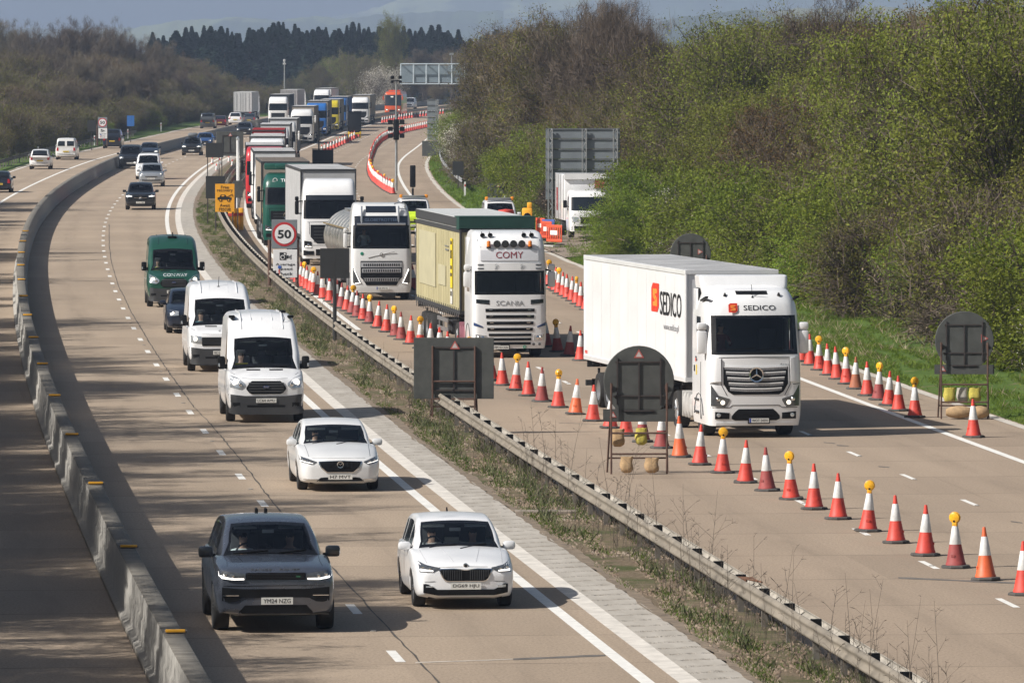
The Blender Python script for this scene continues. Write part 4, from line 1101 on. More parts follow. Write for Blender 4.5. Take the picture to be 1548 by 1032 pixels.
# ---------------------------------------------------------------- cars and vans: one lofted body, one lofted cabin
def car(sp, root):
    W2 = sp['W']/2; yF = -sp['oh']; yR = yF+sp['L']; zb = sp.get('clear', .2); R = sp['R']; ywf, ywr = 0.0, sp['wb']
    P = sp['paint']; top = sp['top']                     # top profile of the lower body [(y, z)]
    ny = 58
    ys = np.unique(np.round(np.concatenate([np.array([0, .03, .07, .12, .2, .3])+yF, np.linspace(yF+.42, yR-.35, ny-14), [yR-.2, yR-.1, yR-.04, yR], np.linspace(-R*1.12, R*1.12, 9), ywr+np.linspace(-R*1.12, R*1.12, 9)]), 3))
    ns = sp.get('nose', (.70, .84, .915, .955, .985, 1.0)); 
    wx = [yF, yF+.04, yF+.12, yF+.25, yF+.5, yF+.9, yR-.7, yR-.25, yR-.08, yR]; wy = [*ns, 1.0, .975, .93, .86]
    hw = pchip(wx, wy, ys)*W2
    zt = pchip([p[0] for p in top], [p[1] for p in top], ys)
    cr = sp.get('crown', .035)
    tw = sp.get('topw', .80)                            # half width of the bonnet edge
    twf = pchip([yF, yF+.3, sp['cowl'][0], yR], [tw*.95, tw, .90, .90], ys)
    zbot = np.full(len(ys), zb); zbot = np.where(ys < yF+.25, zb+.06*(1-(ys-yF)/.25), zbot); zbot = np.where(ys > yR-.3, zb+.15*(ys-(yR-.3))/.3, zbot)
    Ra = R*1.10; grid = []
    for i, y in enumerate(ys):
        h, t, b0, k = hw[i], zt[i], zbot[i], twf[i]
        mid = b0+(t-b0)*.55
        c = [(0, b0), (h*.70, b0), (h*.93, b0+.05), (h*.985, b0+(t-b0)*.28), (h, mid), (h*.985, t-(t-b0)*.20), (h*(k+.55*(1-k)), t-.035), (h*k, t-.004), (h*k*.55, t+cr*.7), (0, t+cr)]
        s = np.concatenate([[0], np.cumsum([math.dist(c[j], c[j+1]) for j in range(len(c)-1)])])
        q = np.concatenate([np.linspace(s[0], s[2], 4)[:-1], np.linspace(s[2], s[5], 9)[:-1], np.linspace(s[5], s[7], 5)[:-1], np.linspace(s[7], s[9], 6)])
        X = pchip(s, [p[0] for p in c], q); Z = pchip(s, [p[1] for p in c], q)
        for yw in (ywf, ywr):
            if abs(y-yw) < Ra:
                a = R+math.sqrt(Ra*Ra-(y-yw)**2); m = (X > W2-.26)
                Z = np.where(m, np.maximum(Z, np.minimum(a, t-.06)), Z)
        grid.append(np.concatenate([np.stack([-X[::-1], Z[::-1]], 1), np.stack([X, Z], 1)[1:]]))
    nr = len(grid[0]); V = [(g[j, 0], ys[i], g[j, 1]) for i, g in enumerate(grid) for j in range(nr)]
    Fq = [(i*nr+j, i*nr+(j+1) % nr, (i+1)*nr+(j+1) % nr, (i+1)*nr+j) for i in range(len(ys)-1) for j in range(nr)]
    # nose and tail caps as horizontal strips between left and right
    hf = nr//2
    for i in (0, len(ys)-1):
        o = i*nr
        for j in range(hf):
            a, b2, c2, d2 = o+hf-j, o+hf-j-1 if hf-j-1 >= 0 else o, o+(hf+j+1) % nr, o+(hf+j) % nr
            q = (a, b2, c2, d2) if a != d2 else (a, b2, c2)
            Fq.append(q if i else q[::-1])
    b = MB(); b.add(V, Fq)
    body = b.build('body', P, root, ang=48, weld=True)
    # cabin
    yc, zc = sp['cowl']; rp = sp['roof']; ywt = sp['ws_top']           # roof profile from the cowl back; y of the windscreen's upper edge
    belt = sp.get('belt', zc-.06); gb = sp.get('gb', .90)*W2; tum = sp.get('tumble', .24)
    y_end = rp[-1][0]
    gy = np.unique(np.round(np.concatenate([np.linspace(yc, ywt, 9), np.linspace(ywt, y_end-.5, 14), np.linspace(y_end-.5, y_end, 6)]), 3))
    gz = pchip([p[0] for p in rp], [p[1] for p in rp], gy) if sp.get('smooth_roof', True) else np.interp(gy, [p[0] for p in rp], [p[1] for p in rp])
    iw = int(np.argmin(abs(gy-ywt))); cro = sp.get('roof_crown', .03)
    rc = sp.get('roof_r', .10)
    G = []
    for i, y in enumerate(gy):
        z1 = gz[i]; z0 = belt-.05; hh = max(.02, z1-z0)
        wb_ = gb*np.interp(y, [yc, yc+.5, y_end-.4, y_end], [.93, 1, 1, .93]); gt = wb_-tum*max(0, z1-belt)
        r = min(rc, hh*.45)
        pts = [(wb_+(gt+r*.15-wb_)*k/5, z0+(z1-r-z0)*k/5) for k in range(6)]
        pts += [(gt-r+r*math.cos(a), z1-r+r*math.sin(a)) for a in (rad(25), rad(50), rad(75))]
        xe = gt-r
        pts += [(xe*k, z1+cro*(1-k*k)) for k in (1, .94, .8, .6, .4, .2, 0)]
        G.append(pts)
    m_ = len(G[0]); nr = 2*m_-1
    VV = []
    for i, y in enumerate(gy):
        R_ = G[i]; VV += [(x, y, z) for x, z in R_]+[(-x, y, z) for x, z in R_[-2::-1]]
    gl = MB(); pil = MB(); sw = {-1: MB(), 1: MB()}; rwin = MB()
    fw, ff, fp, fsd = [], [], [], {1: [], -1: []}; fr, frf = [], []
    y_side0 = sp.get('side0', yc+.45*(ywt-yc)+.1); y_side1 = sp.get('side1', y_end-.55); pill = sp.get('pillars', ())
    rw0 = sp.get('rear_glass', y_end-.42)
    for i in range(len(gy)-1):
        ym = (gy[i]+gy[i+1])/2
        for j in range(nr-1):
            q = (i*nr+j, i*nr+j+1, (i+1)*nr+j+1, (i+1)*nr+j); jj = j if j < m_-1 else nr-2-j; sd = 1 if j < m_-1 else -1
            if i < iw and jj >= 9: (ff if (i == 0 or i == iw-1 or jj == 9) else fw).append(q)
            elif sp.get('rear_glass', 1) is not None and ym > rw0 and jj >= 9: (frf if jj == 9 or i == len(gy)-2 else fr).append(q)
            elif 1 <= jj < 5 and y_side0 < ym < y_side1 and not any(abs(ym-p) < .06 for p in pill): fsd[sd].append(q)
            else: fp.append(q)
    fp.append(tuple((len(gy)-1)*nr+j for j in range(nr)))
    pil.add(VV, fp); cab = pil.build('cabin_shell', sp.get('cabin_paint', P), root, ang=50)
    gl.add(VV, fw, 0); gl.add(VV, ff, 1); ws = gl.build('windscreen', [sp.get('glass', M_glass), M_frit], root)
    for s_ in (1, -1):
        if fsd[s_]: sw[s_].add(VV, fsd[s_]); sw[s_].build('side_window', sp.get('side_glass', M_dglass), root)
    if fr: rwin.add(VV, fr, 0); rwin.add(VV, frf, 1); rwin.build('rear_window', [M_dglass, M_frit], root)
    bv = bvh_of([body, cab, ws])
    # wheels, underside
    tk = sp.get('track', W2-.14)
    for yw in (ywf, ywr):
        for s_ in (-1, 1): wheel(root, s_*tk, yw, R, sp.get('tw', .235), sp.get('rim'), spokes=sp.get('spokes', 5))
    b = MB(); b.box((0, (yF+yR)/2, zb+.10), (sp['W']*.72, sp['L']*.93, .16)); b.box((0, ywf, R+.12), (W2*2-.1, R*2.0, .1)); b.box((0, ywr, R+.12), (W2*2-.1, R*2.0, .1))
    b.build('underbody', M_under, root, smooth=False)
    if sp.get('inside', True):
        b = MB(); zs = belt
        b.box((0, yc+.28, belt+.01), (gb*1.6, .5, .06), bev=.02)
        for x in sp.get('seats', (-.37, .37)):
            b.box((x, ywt+.55, zs+.12), (.48, .13, .42), bev=.05, rx=rad(-10)); b.box((x, ywt+.60, zs+.40), (.25, .10, .18), bev=.04)
        b.box((0, ywt+1.4, zs+.12), (gb*1.5, .15, .4), bev=.05)
        b.lathe([(.165, -.012), (.185, 0), (.165, .012), (.15, 0), (.165, -.012)], (-.37, ywt+.02, zs+.02), 'y', 20)
        b.build('interior', M_seat, root)
        b = MB(); k = ywt-.02
        for x in (-.38, .38): b.box((x, ywt-.02, float(np.interp(ywt-.02, gy, gz))-.055), (.40, .015, .06), bev=.005, rx=rad(20))
        b.box((0, ywt-.10, float(np.interp(ywt-.1, gy, gz))-.09), (.20, .03, .06), bev=.01)
        b.build('sun_visors', mat('visor', (.5, .5, .48), .8), root)
    return body, cab, ws, bv

def lamp(par, bv, lo, hi, m=None, drl=None, beam=None, off=.012, name='headlight', sides=(1, -1), nx=8, nz=3):
    for s_ in sides:
        b = MB()
        if s_ == 1: panel(b, bv, lo, hi, 0, off, nx=nx, nz=nz)
        else: panel(b, bv, [(-x, z) for x, z in lo[::-1]], [(-x, z) for x, z in hi[::-1]], 0, off, nx=nx, nz=nz)
        for (l2, h2) in (drl or []):
            if s_ == 1: panel(b, bv, l2, h2, 1, off+.012, nx=8, nz=1)
            else: panel(b, bv, [(-x, z) for x, z in l2[::-1]], [(-x, z) for x, z in h2[::-1]], 1, off+.012, nx=8, nz=1)
        for (x, z, r, mm) in (beam or []):
            p = cast(bv, x*s_, z, 'front')
            if p: b.lathe([(.001, -.012), (r*.8, -.010), (r, 0), (r, .02)], (x*s_, p.y-off-.008, z), 'y', 16, mm)
        b.build(name, [m or M_lens, M_drl, M_beam, M_chrome, M_black, M_orange], par)

def bars(b, bv, x0, x1, zs, h, mi=0, off=.02, f=None):
    for z in zs: panel(b, bv, *rect(-x1, x1, z-h/2, z+h/2) if x0 is None else rect(x0, x1, z-h/2, z+h/2), mi, off, nx=10, nz=1)

def seam(par, bv, lines, name='panel_gap', r=.0055, face='top', m=None):
    b = MB()
    for L in lines:
        pts = []
        for (a, c), (a2, c2) in zip(L[:-1], L[1:]):
            for k in range(6):
                t = k/6; q = (a+(a2-a)*t, c+(c2-c)*t)
                if face == 'top': h = bv.ray_cast(Vector((q[0], q[1], 9)), Vector((0, 0, -1)))[0]
                else: h = cast(bv, q[0], q[1], face)
                if h: pts.append((h.x, h.y-(.001 if face == 'front' else 0), h.z+(.001 if face == 'top' else 0)))
        if len(pts) > 2: b.tube(pts, r, 4, cap=False)
    return b.build(name, m or M_frit, par, smooth=False)

def spot(px, py, z=0.0, yaw=None, extra=0.0):
    """foot of a vehicle whose front wheels touch the road at this pixel of the photograph"""
    x, y = unproj(px, py, z)
    return (x, y, z), (-heading(y) if yaw is None else yaw)+extra

# ---------------------------------------------------------------- the near cars
def wipers(root, bv, z, half, m=None):
    b = MB()
    for x0, x1 in ((-half*.85, -half*.05), (half*.0, half*.8)):
        pts = []
        for k in range(5):
            t = k/4; p = cast(bv, x0+(x1-x0)*t, z+.05*t, 'front')
            if p: pts.append((p.x, p.y-.02, p.z))
        if len(pts) > 1: b.tube(pts, .012, 5)
    b.build('wiper', M_black, root)

SP_SUV = dict(side_glass=M_glass, L=4.95, W=2.04, oh=.88, wb=3.0, R=.395, clear=.27, tw=.27, topw=.86, crown=.03, nose=(.86, .92, .955, .975, .99, 1.0), spokes=5, rim=M_rimd,
    top=[(-.88, .98), (-.83, 1.05), (-.7, 1.09), (-.2, 1.15), (.55, 1.20), (1.5, 1.17), (3.6, 1.18), (4.0, 1.1), (4.07, .8)], cowl=(.50, 1.20), ws_top=1.36, belt=1.15, tumble=.33, gb=.915, roof_r=.13,
    roof=[(.50, 1.21), (1.36, 1.68), (1.62, 1.735), (2.1, 1.765), (3.2, 1.72), (3.65, 1.68), (3.98, 1.22)], pillars=(1.95, 2.95), paint=P_slate)
def big_suv(loc, rz):
    r = empty('estate_car', loc, rz); body, cab, ws, bv = car(SP_SUV, r)
    b = MB(); panel(b, bv, *rect(-.50, .50, .895, 1.015), 0, .012, nx=10, nz=2)
    for z in (.915, .94, .965, .99): panel(b, bv, *rect(-.48, .48, z-.004, z+.004), 1, .02, nx=10, nz=1)
    b.build('grille', [M_black, mat('grille_bar', (.05, .05, .055), .3, .6)], r)
    lamp(r, bv, [(.51, .90), (.70, .895), (.95, .93)], [(.51, 1.0), (.95, 1.055)], M_lensd, drl=[([(.53, .898), (.72, .895), (.90, .925), (.95, .965)], [(.53, .925), (.72, .927), (.90, .962), (.95, 1.03)])], beam=[(.72, .965, .03, 3), (.84, .985, .03, 3)])
    b = MB()
    panel(b, bv, [(-.90, .55), (-.72, .51), (-.55, .60), (.55, .60), (.72, .51), (.90, .55)], [(-.90, .775), (-.55, .745), (.55, .745), (.90, .775)], 0, .012, nx=16, nz=3)
    panel(b, bv, [(-.62, .335), (.62, .335)], [(-.60, .36), (-.52, .475), (.52, .475), (.60, .36)], 0, .012, nx=12, nz=2)
    panel(b, bv, *rect(-.89, -.62, .63, .645), 1, .022); panel(b, bv, *rect(.62, .89, .63, .645), 1, .022)
    panel(b, bv, [(-.90, .30), (.90, .30)], [(-.90, .325), (.90, .325)], 2, .018, nx=14, nz=1)
    b.build('bumper_intake', [M_black, M_chrome, M_grey], r)
    plate(r, bv, 'YM24 NZG', .02, .545)
    b = MB(); put_text(b, bv, 'RANGE', -.24, 1.063, .032, width=.34, off=.012); put_text(b, bv, 'ROVER', .24, 1.063, .032, width=.34, off=.012); b.build('lettering', M_trim, r, smooth=False)
    b = MB(); panel(b, bv, *rect(.34, .41, .935, .965), 0, .024); b.build('badge', mat('badge_green', (.03, .12, .06), .4), r)
    for s in (-1, 1): mirror_part(r, s*.98, .88, 1.24, P_blk, .25, .19)
    wipers(r, bv, 1.235, .75)
    b = MB()
    for x in (-.10, .06): b.box((x, 2.9, 1.79), (.05, .22, .10), bev=.02)
    b.build('roof_fin', M_black, r)
    seam(r, bv, [[(-.80, -.62), (-.78, -.2), (-.80, .40)], [(.80, -.62), (.78, -.2), (.80, .40)], [(-.52, -.35), (-.60, .35)], [(.52, -.35), (.60, .35)]])
    seam(r, bv, [[(-.88, .80), (-.5, .80), (.5, .80), (.88, .80)], [(-.93, .90), (-.52, .885)], [(.52, .885), (.93, .90)]], face='front')
    return r
loc, rz = spot(412, 950)
R1 = tag(big_suv(loc, rz), 'slate grey luxury off road estate with slim white running lights in the shaded left lane', 'car')
person(R1, -.40, 1.66, .70, mat('shirt_white', (.62, .66, .66), .8), 'driver in a pale shirt at the wheel of the slate grey estate', 0)
person(R1, .40, 1.72, .69, mat('top_dark', (.05, .04, .04), .8), 'passenger with long dark hair sitting in the slate grey estate', 1)

SP_HATCH = dict(side_glass=M_glass, L=4.36, W=1.79, oh=.86, wb=2.65, R=.325, clear=.17, tw=.215, topw=.78, crown=.05, nose=(.72, .83, .90, .945, .98, 1.0), rim=M_rim,
    top=[(-.86, .66), (-.82, .725), (-.7, .775), (-.3, .86), (.55, .965), (1.4, .945), (3.0, .96), (3.4, .95), (3.5, .7)], cowl=(.52, .965), ws_top=1.38, belt=.93, tumble=.30, gb=.92, roof_r=.09,
    roof=[(.52, .975), (1.38, 1.375), (1.6, 1.43), (2.1, 1.465), (2.9, 1.43), (3.2, 1.36), (3.46, 1.02)], pillars=(1.72, 2.6), paint=P_white)
def hatchback(loc, rz):
    r = empty('hatchback_car', loc, rz); body, cab, ws, bv = car(SP_HATCH, r)
    b = MB()
    panel(b, bv, [(-.475, .70), (-.40, .52), (-.33, .49), (.33, .49), (.40, .52), (.475, .70)], [(-.475, .715), (-.2, .725), (0, .70), (.2, .725), (.475, .715)], 1, .010, nx=18, nz=3)
    panel(b, bv, [(-.445, .69), (-.385, .53), (-.32, .505), (.32, .505), (.385, .53), (.445, .69)], [(-.445, .70), (-.2, .708), (0, .685), (.2, .708), (.445, .70)], 0, .018, nx=18, nz=3)
    for k in range(-10, 11):
        x = k*.039
        if abs(k) > 1: panel(b, bv, *rect(x-.006, x+.006, .52 if abs(x) < .34 else .57, .69), 2, .03, nx=1, nz=3)
    b.build('grille', [M_black, M_chrome, M_trim], r)
    lamp(r, bv, [(.45, .715), (.56, .66), (.80, .65)], [(.45, .735), (.68, .775), (.80, .825)], M_lensd, drl=[([(.57, .668), (.79, .675)], [(.57, .69), (.79, .71)])], beam=[(.62, .715, .028, 3), (.74, .735, .028, 3)])
    b = MB(); panel(b, bv, [(-.74, .30), (-.5, .255), (.5, .255), (.74, .30)], [(-.74, .45), (-.68, .46), (-.50, .355), (.50, .355), (.68, .46), (.74, .45)], 0, .022, nx=36, nz=3)
    panel(b, bv, [(-.70, .395), (-.58, .395)], [(-.70, .42), (-.58, .42)], 1, .034); panel(b, bv, [(.56, .39), (.70, .395)], [(.56, .425), (.70, .44)], 1, .034)
    b.build('bumper_intake', [M_black, M_lens], r)
    plate(r, bv, 'DG69 HJU', .0, .415)
    b = MB(); p = cast(bv, 0, .765, 'front'); b.lathe([(.001, -.012), (.04, -.008), (.046, 0), (.046, .02)], (0, p.y-.004, .765), 'y', 18, 0); b.lathe([(.001, -.016), (.028, -.013), (.03, 0)], (0, p.y-.005, .765), 'y', 14, 1); b.build('badge', [M_chrome, M_ink], r)
    for s in (-1, 1): mirror_part(r, s*.83, .92, .99, P_white, .22, .15)
    wipers(r, bv, .99, .62)
    seam(r, bv, [[(-.66, -.62), (-.70, .0), (-.72, .45)], [(.66, -.62), (.70, .0), (.72, .45)], [(-.20, -.68), (-.30, .0), (-.36, .45)], [(.20, -.68), (.30, 0), (.36, .45)]], r=.004, m=mat('crease', (.42, .42, .43), .5))
    seam(r, bv, [[(-.46, .742), (0, .752), (.46, .742)], [(-.72, .49), (-.5, .50)], [(.5, .50), (.72, .49)]], face='front', r=.0045)
    b = MB(); b.prism([(2.78, 1.45), (2.95, 1.44), (2.93, 1.53)], 'x', -.012, .012); b.build('roof_fin', M_black, r)
    return r
loc, rz = spot(697.5, 915)
R2 = tag(hatchback(loc, rz), 'white hatchback with a chrome edged slatted grille beside the slate grey estate', 'car')
person(R2, -.38, 1.72, .43, mat('top_navy', (.03, .04, .07), .8), 'driver in a navy top gripping the wheel of the white hatchback', 0)
person(R2, .36, 1.78, .42, mat('top_grey', (.09, .09, .10), .8), 'passenger in grey sitting in the white hatchback', 1)

SP_SALOON = dict(side_glass=M_glass, L=4.87, W=1.84, oh=.95, wb=2.83, R=.335, clear=.16, tw=.22, topw=.76, crown=.055, nose=(.66, .79, .875, .93, .975, 1.0), rim=M_rimd,
    top=[(-.95, .62), (-.91, .685), (-.78, .74), (-.3, .85), (.62, .965), (1.4, .945), (3.2, .98), (3.75, .97), (3.92, .7)], cowl=(.60, .965), ws_top=1.42, belt=.93, tumble=.31, gb=.91, roof_r=.09,
    roof=[(.60, .975), (1.42, 1.33), (1.7, 1.40), (2.1, 1.445), (2.8, 1.40), (3.2, 1.25), (3.66, 1.0)], pillars=(1.85, 2.75), paint=P_white2, rear_glass=2.9)
def saloon(loc, rz, sp=SP_SALOON, name='saloon_car', plate_txt='H7 MVT'):
    r = empty(name, loc, rz); body, cab, ws, bv = car(sp, r)
    b = MB()
    panel(b, bv, [(-.48, .62), (-.42, .52), (-.30, .42), (.30, .42), (.42, .52), (.48, .62)], [(-.48, .675), (0, .695), (.48, .675)], 1, .010, nx=16, nz=3)
    panel(b, bv, [(-.455, .63), (-.40, .535), (-.29, .44), (.29, .44), (.40, .535), (.455, .63)], [(-.455, .668), (0, .685), (.455, .668)], 0, .02, nx=16, nz=3)
    b.build('grille', [M_black, M_chrome], r)
    b = MB(); p = cast(bv, 0, .605, 'front'); q = p.y-.03
    b.lathe([(.058, -.008), (.075, -.010), (.078, 0), (.058, 0), (.058, -.008)], (0, q, .605), 'y', 24); b.tube([(-.066, q-.004, .625), (-.03, q-.004, .63), (0, q-.004, .595), (.03, q-.004, .63), (.066, q-.004, .625)], .009, 6); b.build('badge', M_chrome, r)
    lamp(r, bv, [(.52, .655), (.62, .605), (.88, .655)], [(.52, .67), (.70, .73), (.88, .775)], M_lensd, drl=[([(.60, .625), (.86, .675)], [(.60, .635), (.86, .69)])], beam=[(.66, .67, .03, 3), (.77, .695, .03, 3)])
    b = MB(); panel(b, bv, [(-.50, .235), (.50, .235)], [(-.52, .25), (-.42, .325), (.42, .325), (.52, .25)], 0, .010, nx=12, nz=2)
    for s in (-1, 1):
        panel(b, bv, [(.50 if s > 0 else -.86, .275), (.86 if s > 0 else -.50, .275)], [(.50 if s > 0 else -.86, .29), (.86 if s > 0 else -.50, .29)], 1, .016, nx=6, nz=1)
    b.build('bumper_intake', [M_black, M_chrome], r)
    plate(r, bv, plate_txt, .0, .335, off=.035)
    seam(r, bv, [[(-.68, -.65), (-.70, 0), (-.72, .5)], [(.68, -.65), (.70, 0), (.72, .5)]], r=.0045)
    seam(r, bv, [[(-.62, .735), (-.3, .745), (0, .748), (.3, .745), (.62, .735)]], face='front', r=.0045)
    for s in (-1, 1): mirror_part(r, s*.86, 1.0, .99, sp['paint'], .23, .15)
    wipers(r, bv, .99, .62)
    return r
loc, rz = spot(510, 739)
R3 = tag(saloon(loc, rz), 'white saloon with a wide black mesh grille following the white high roof van', 'car')
person(R3, -.38, 1.80, .42, mat('top_maroon', (.10, .03, .035), .8), 'driver in a maroon top in the white saloon', 0)
b = MB(); b.box((-.55, .98, .985), (.22, .16, .05), bev=.02); o = b.build('cloth', mat('hi_vis', (.55, .75, .05), .7), R3); o['label'] = 'folded yellow cloth on the dashboard'

# ---------------------------------------------------------------- vans
def van_spec(h, pt, **k):
    s = dict(side_glass=M_glass, L=5.75, W=2.06, oh=.97, wb=3.5, R=.345, clear=.32, tw=.23, topw=.84, crown=.045, nose=(.78, .88, .935, .965, .985, 1.0), rim=M_grey, spokes=6,
      top=[(-.97, 1.0), (-.93, 1.09), (-.82, 1.15), (-.3, 1.30), (.0, 1.36), (1.5, 1.34), (4.6, 1.34), (4.78, 1.3)], cowl=(-.02, 1.36), ws_top=.84, belt=1.32, gb=.95, tumble=.085, roof_r=.16, roof_crown=.05,
      roof=[(-.02, 1.37), (.84, 2.13), (1.05, h-.42), (1.5, h-.12), (2.2, h), (4.5, h-.02), (4.76, h-.1)], smooth_roof=False, pillars=(), side0=.45, side1=1.55, rear_glass=None, paint=pt, seats=(-.55, .0, .55))
    s['roof'] = [(-.02, 1.37), (.84, 2.13), (1.0, 2.23), (1.45, h-.16), (1.9, h-.03), (2.4, h), (4.5, h-.02), (4.76, h-.1)]
    s.update(k); return s
def van(loc, rz, sp, name='panel_van', txt='LC64 AMU', face='a', bumper=None, scale=1.0, tall=True):
    r = empty(name, loc, rz, scale); body, cab, ws, bv = car(sp, r)
    bm_ = bumper or M_trim
    b = MB()                                                  # lower bumper wraps the corners
    panel(b, bv, [(-.985, .25), (-.7, .22), (.7, .22), (.985, .25)], [(-.985, .76), (-.55, .71), (.55, .71), (.985, .76)], 0, .022, nx=30, nz=5, thick=.12)
    for s in (-1, 1):
        x = .78*s; panel(b, bv, *rect(x-.10, x+.10, .42, .54), 1, .024, nx=4, nz=2)
    panel(b, bv, [(-.40, .36), (.40, .36)], [(-.50, .47), (.50, .47)], 1, .024, nx=8, nz=2)
    b.build('bumper', [bm_, M_black], r)
    b = MB()
    if face == 'a':                                           # big hexagonal grille
        panel(b, bv, [(-.52, .88), (-.42, .76), (.42, .76), (.52, .88)], [(-.52, .93), (-.40, 1.10), (.40, 1.10), (.52, .93)], 1, .014, nx=14, nz=3)
        for z in (.83, .90, .97, 1.04): panel(b, bv, *rect(-.46, .46, z-.018, z+.018), 0, .032, nx=10, nz=1)
        p = cast(bv, 0, .945, 'front'); b.prism([(.085*math.cos(a), .945+.034*math.sin(a)) for a in np.linspace(0, 6.1, 18)], 'y', p.y-.05, p.y-.03, 3); b.text('Ford', (0, p.y-.054, .945), .05, 2, 'y-', .003, width=.12, shear=.2)
        b.build('grille', [M_trim, M_black, M_chrome, mat('badge_blue', (.02, .05, .16), .3)], r)
        lamp(r, bv, [(.56, .97), (.66, .89), (.90, .93)], [(.56, 1.04), (.72, 1.17), (.94, 1.24)], M_lens, beam=[(.80, 1.06, .085, 2), (.67, 1.0, .05, 3)])
    else:                                                     # slatted full width grille
        panel(b, bv, *rect(-.60, .60, .80, 1.06), 1, .014, nx=14, nz=3)
        for z in (.86, .92, .98, 1.04): panel(b, bv, *rect(-.58, .58, z-.012, z+.012), 0, .03, nx=10, nz=1)
        b.build('grille', [M_trim, M_black], r)
        lamp(r, bv, [(.62, .88), (.94, .90)], [(.62, 1.08), (.94, 1.12)], M_lens, beam=[(.80, 1.0, .07, 2 if face == 'c' else 3)])
    b = MB()
    for s in (-1, 1): panel(b, bv, *rect(min(s*.12, s*.48), max(s*.12, s*.48), 1.345, 1.375), 0, .01, nx=5, nz=1)
    b.build('bonnet_vent', M_black, r)
    plate(r, bv, txt, 0, .59, off=.035)
    for s in (-1, 1):
        b = MB(); x = s*1.09; b.box((x+s*.02, .38, 1.52), (.20, .16, .34), bev=.05); b.box((x-s*.10, .42, 1.42), (.14, .07, .12), 0, bev=.02); b.box((x+s*.085, .31, 1.46), (.05, .03, .09), 1, bev=.01); b.build('door_mirror', [M_black, M_lens], r)
    wipers(r, bv, 1.40, .75)
    seam(r, bv, [[(-.62, 1.17), (-.3, 1.145), (.3, 1.145), (.62, 1.17)], [(-.90, 1.30), (-.78, 1.24)], [(.78, 1.24), (.90, 1.30)]], face='front')
    if tall:
        b = MB()                                              # pressed ribs of the roof
        for x in (-.55, -.28, 0, .28, .55):
            pts = [(x, y, float(np.interp(y, [p[0] for p in sp['roof']], [p[1] for p in sp['roof']]))+.035) for y in (1.15, 1.5, 1.9, 2.4, 3.4, 4.4)]
            b.tube(pts, .013, 5)
        b.build('roof_rib', sp['paint'], r)
    return r, bv
loc, rz = spot(399.5, 636)
SPV = van_spec(2.74, P_white)
R4, bv = van(loc, rz, SPV, txt='LC64 AMU')
tag(R4, 'white high roof van with a yellow card on its dashboard, dark grey bumper', 'van')
person(R4, -.55, 1.35, .92, mat('top_dkred', (.14, .05, .045), .8), 'driver in a dull red top in the white van with the yellow card', 0)
b = MB(); b.box((-.62, .40, 1.44), (.44, .02, .15), 0, rx=rad(-35), rz=rad(6)); b.text('TURNOVER', (-.62, .36, 1.445), .06, 1, 'y-', .004, width=.36); o = b.build('dashboard_card', [mat('yellow_card', (.85, .68, .03), .7), M_ink], R4, smooth=False)
b = MB()
for x in (-.78, .78): b.box((x, 1.62, 2.68), (.16, .28, .07), bev=.02)
b.box((.62, 2.6, 2.77), (.16, .3, .08), bev=.02); b.tube([(.55, 1.35, 2.5), (.62, 1.42, 2.62), (.52, 1.5, 2.86)], .008, 5); b.build('roof_fittings', M_black, R4)

loc, rz = spot(333.5, 560)
SPV2 = van_spec(2.58, P_white, top=[(-.97, 1.05), (-.93, 1.13), (-.82, 1.19), (-.3, 1.30), (.0, 1.36), (1.5, 1.34), (4.6, 1.34), (4.78, 1.3)])
R5, bv = van(loc, rz, SPV2, txt='BD21 KHV', face='c', bumper=M_trim)
tag(R5, 'white van with a slatted black grille close behind the van with the yellow card', 'van')
b = MB(); put_text(b, bv, 'elstree', .12, 1.26, .085, 0, off=.012, width=.42); b.build('lettering', M_ink, R5, smooth=False)
b = MB(); b.tube([(0, 1.6, 2.52), (.02, 1.7, 2.80)], .01, 5); b.lathe([(.001, .05), (.05, .03), (.06, 0)], (0, 1.6, 2.48), 'z', 12); b.build('aerial', M_black, R5)
person(R5, -.55, 1.35, .92, mat('top_teal', (.10, .25, .30), .8), 'driver in a pale blue top in the white van with the slatted grille', 0)

loc, rz = spot(262, 463)
SPV3 = van_spec(2.60, P_green, top=[(-.97, .98), (-.93, 1.06), (-.82, 1.13), (-.3, 1.29), (.0, 1.36), (1.5, 1.34), (4.6, 1.34), (4.78, 1.3)])
R6, bv = van(loc, rz, SPV3, txt='BV20 XKM', bumper=M_trim)
tag(R6, 'dark green high roof van lettered CONWAY across its bonnet', 'van')
b = MB(); put_text(b, bv, 'CONWAY', .06, 1.225, .105, 0, off=.014, width=.92); b.build('lettering', P_white, R6, smooth=False)
person(R6, -.55, 1.35, .92, mat('hi_vis', (.55, .75, .05), .7), 'driver in a yellow high visibility vest in the green van', 0)
b = MB(); b.box((0, 1.7, 2.60), (.35, .15, .08), bev=.02); b.tube([(.02, 1.7, 2.6), (.02, 1.75, 2.78)], .02, 6); b.build('roof_fittings', M_black, R6)

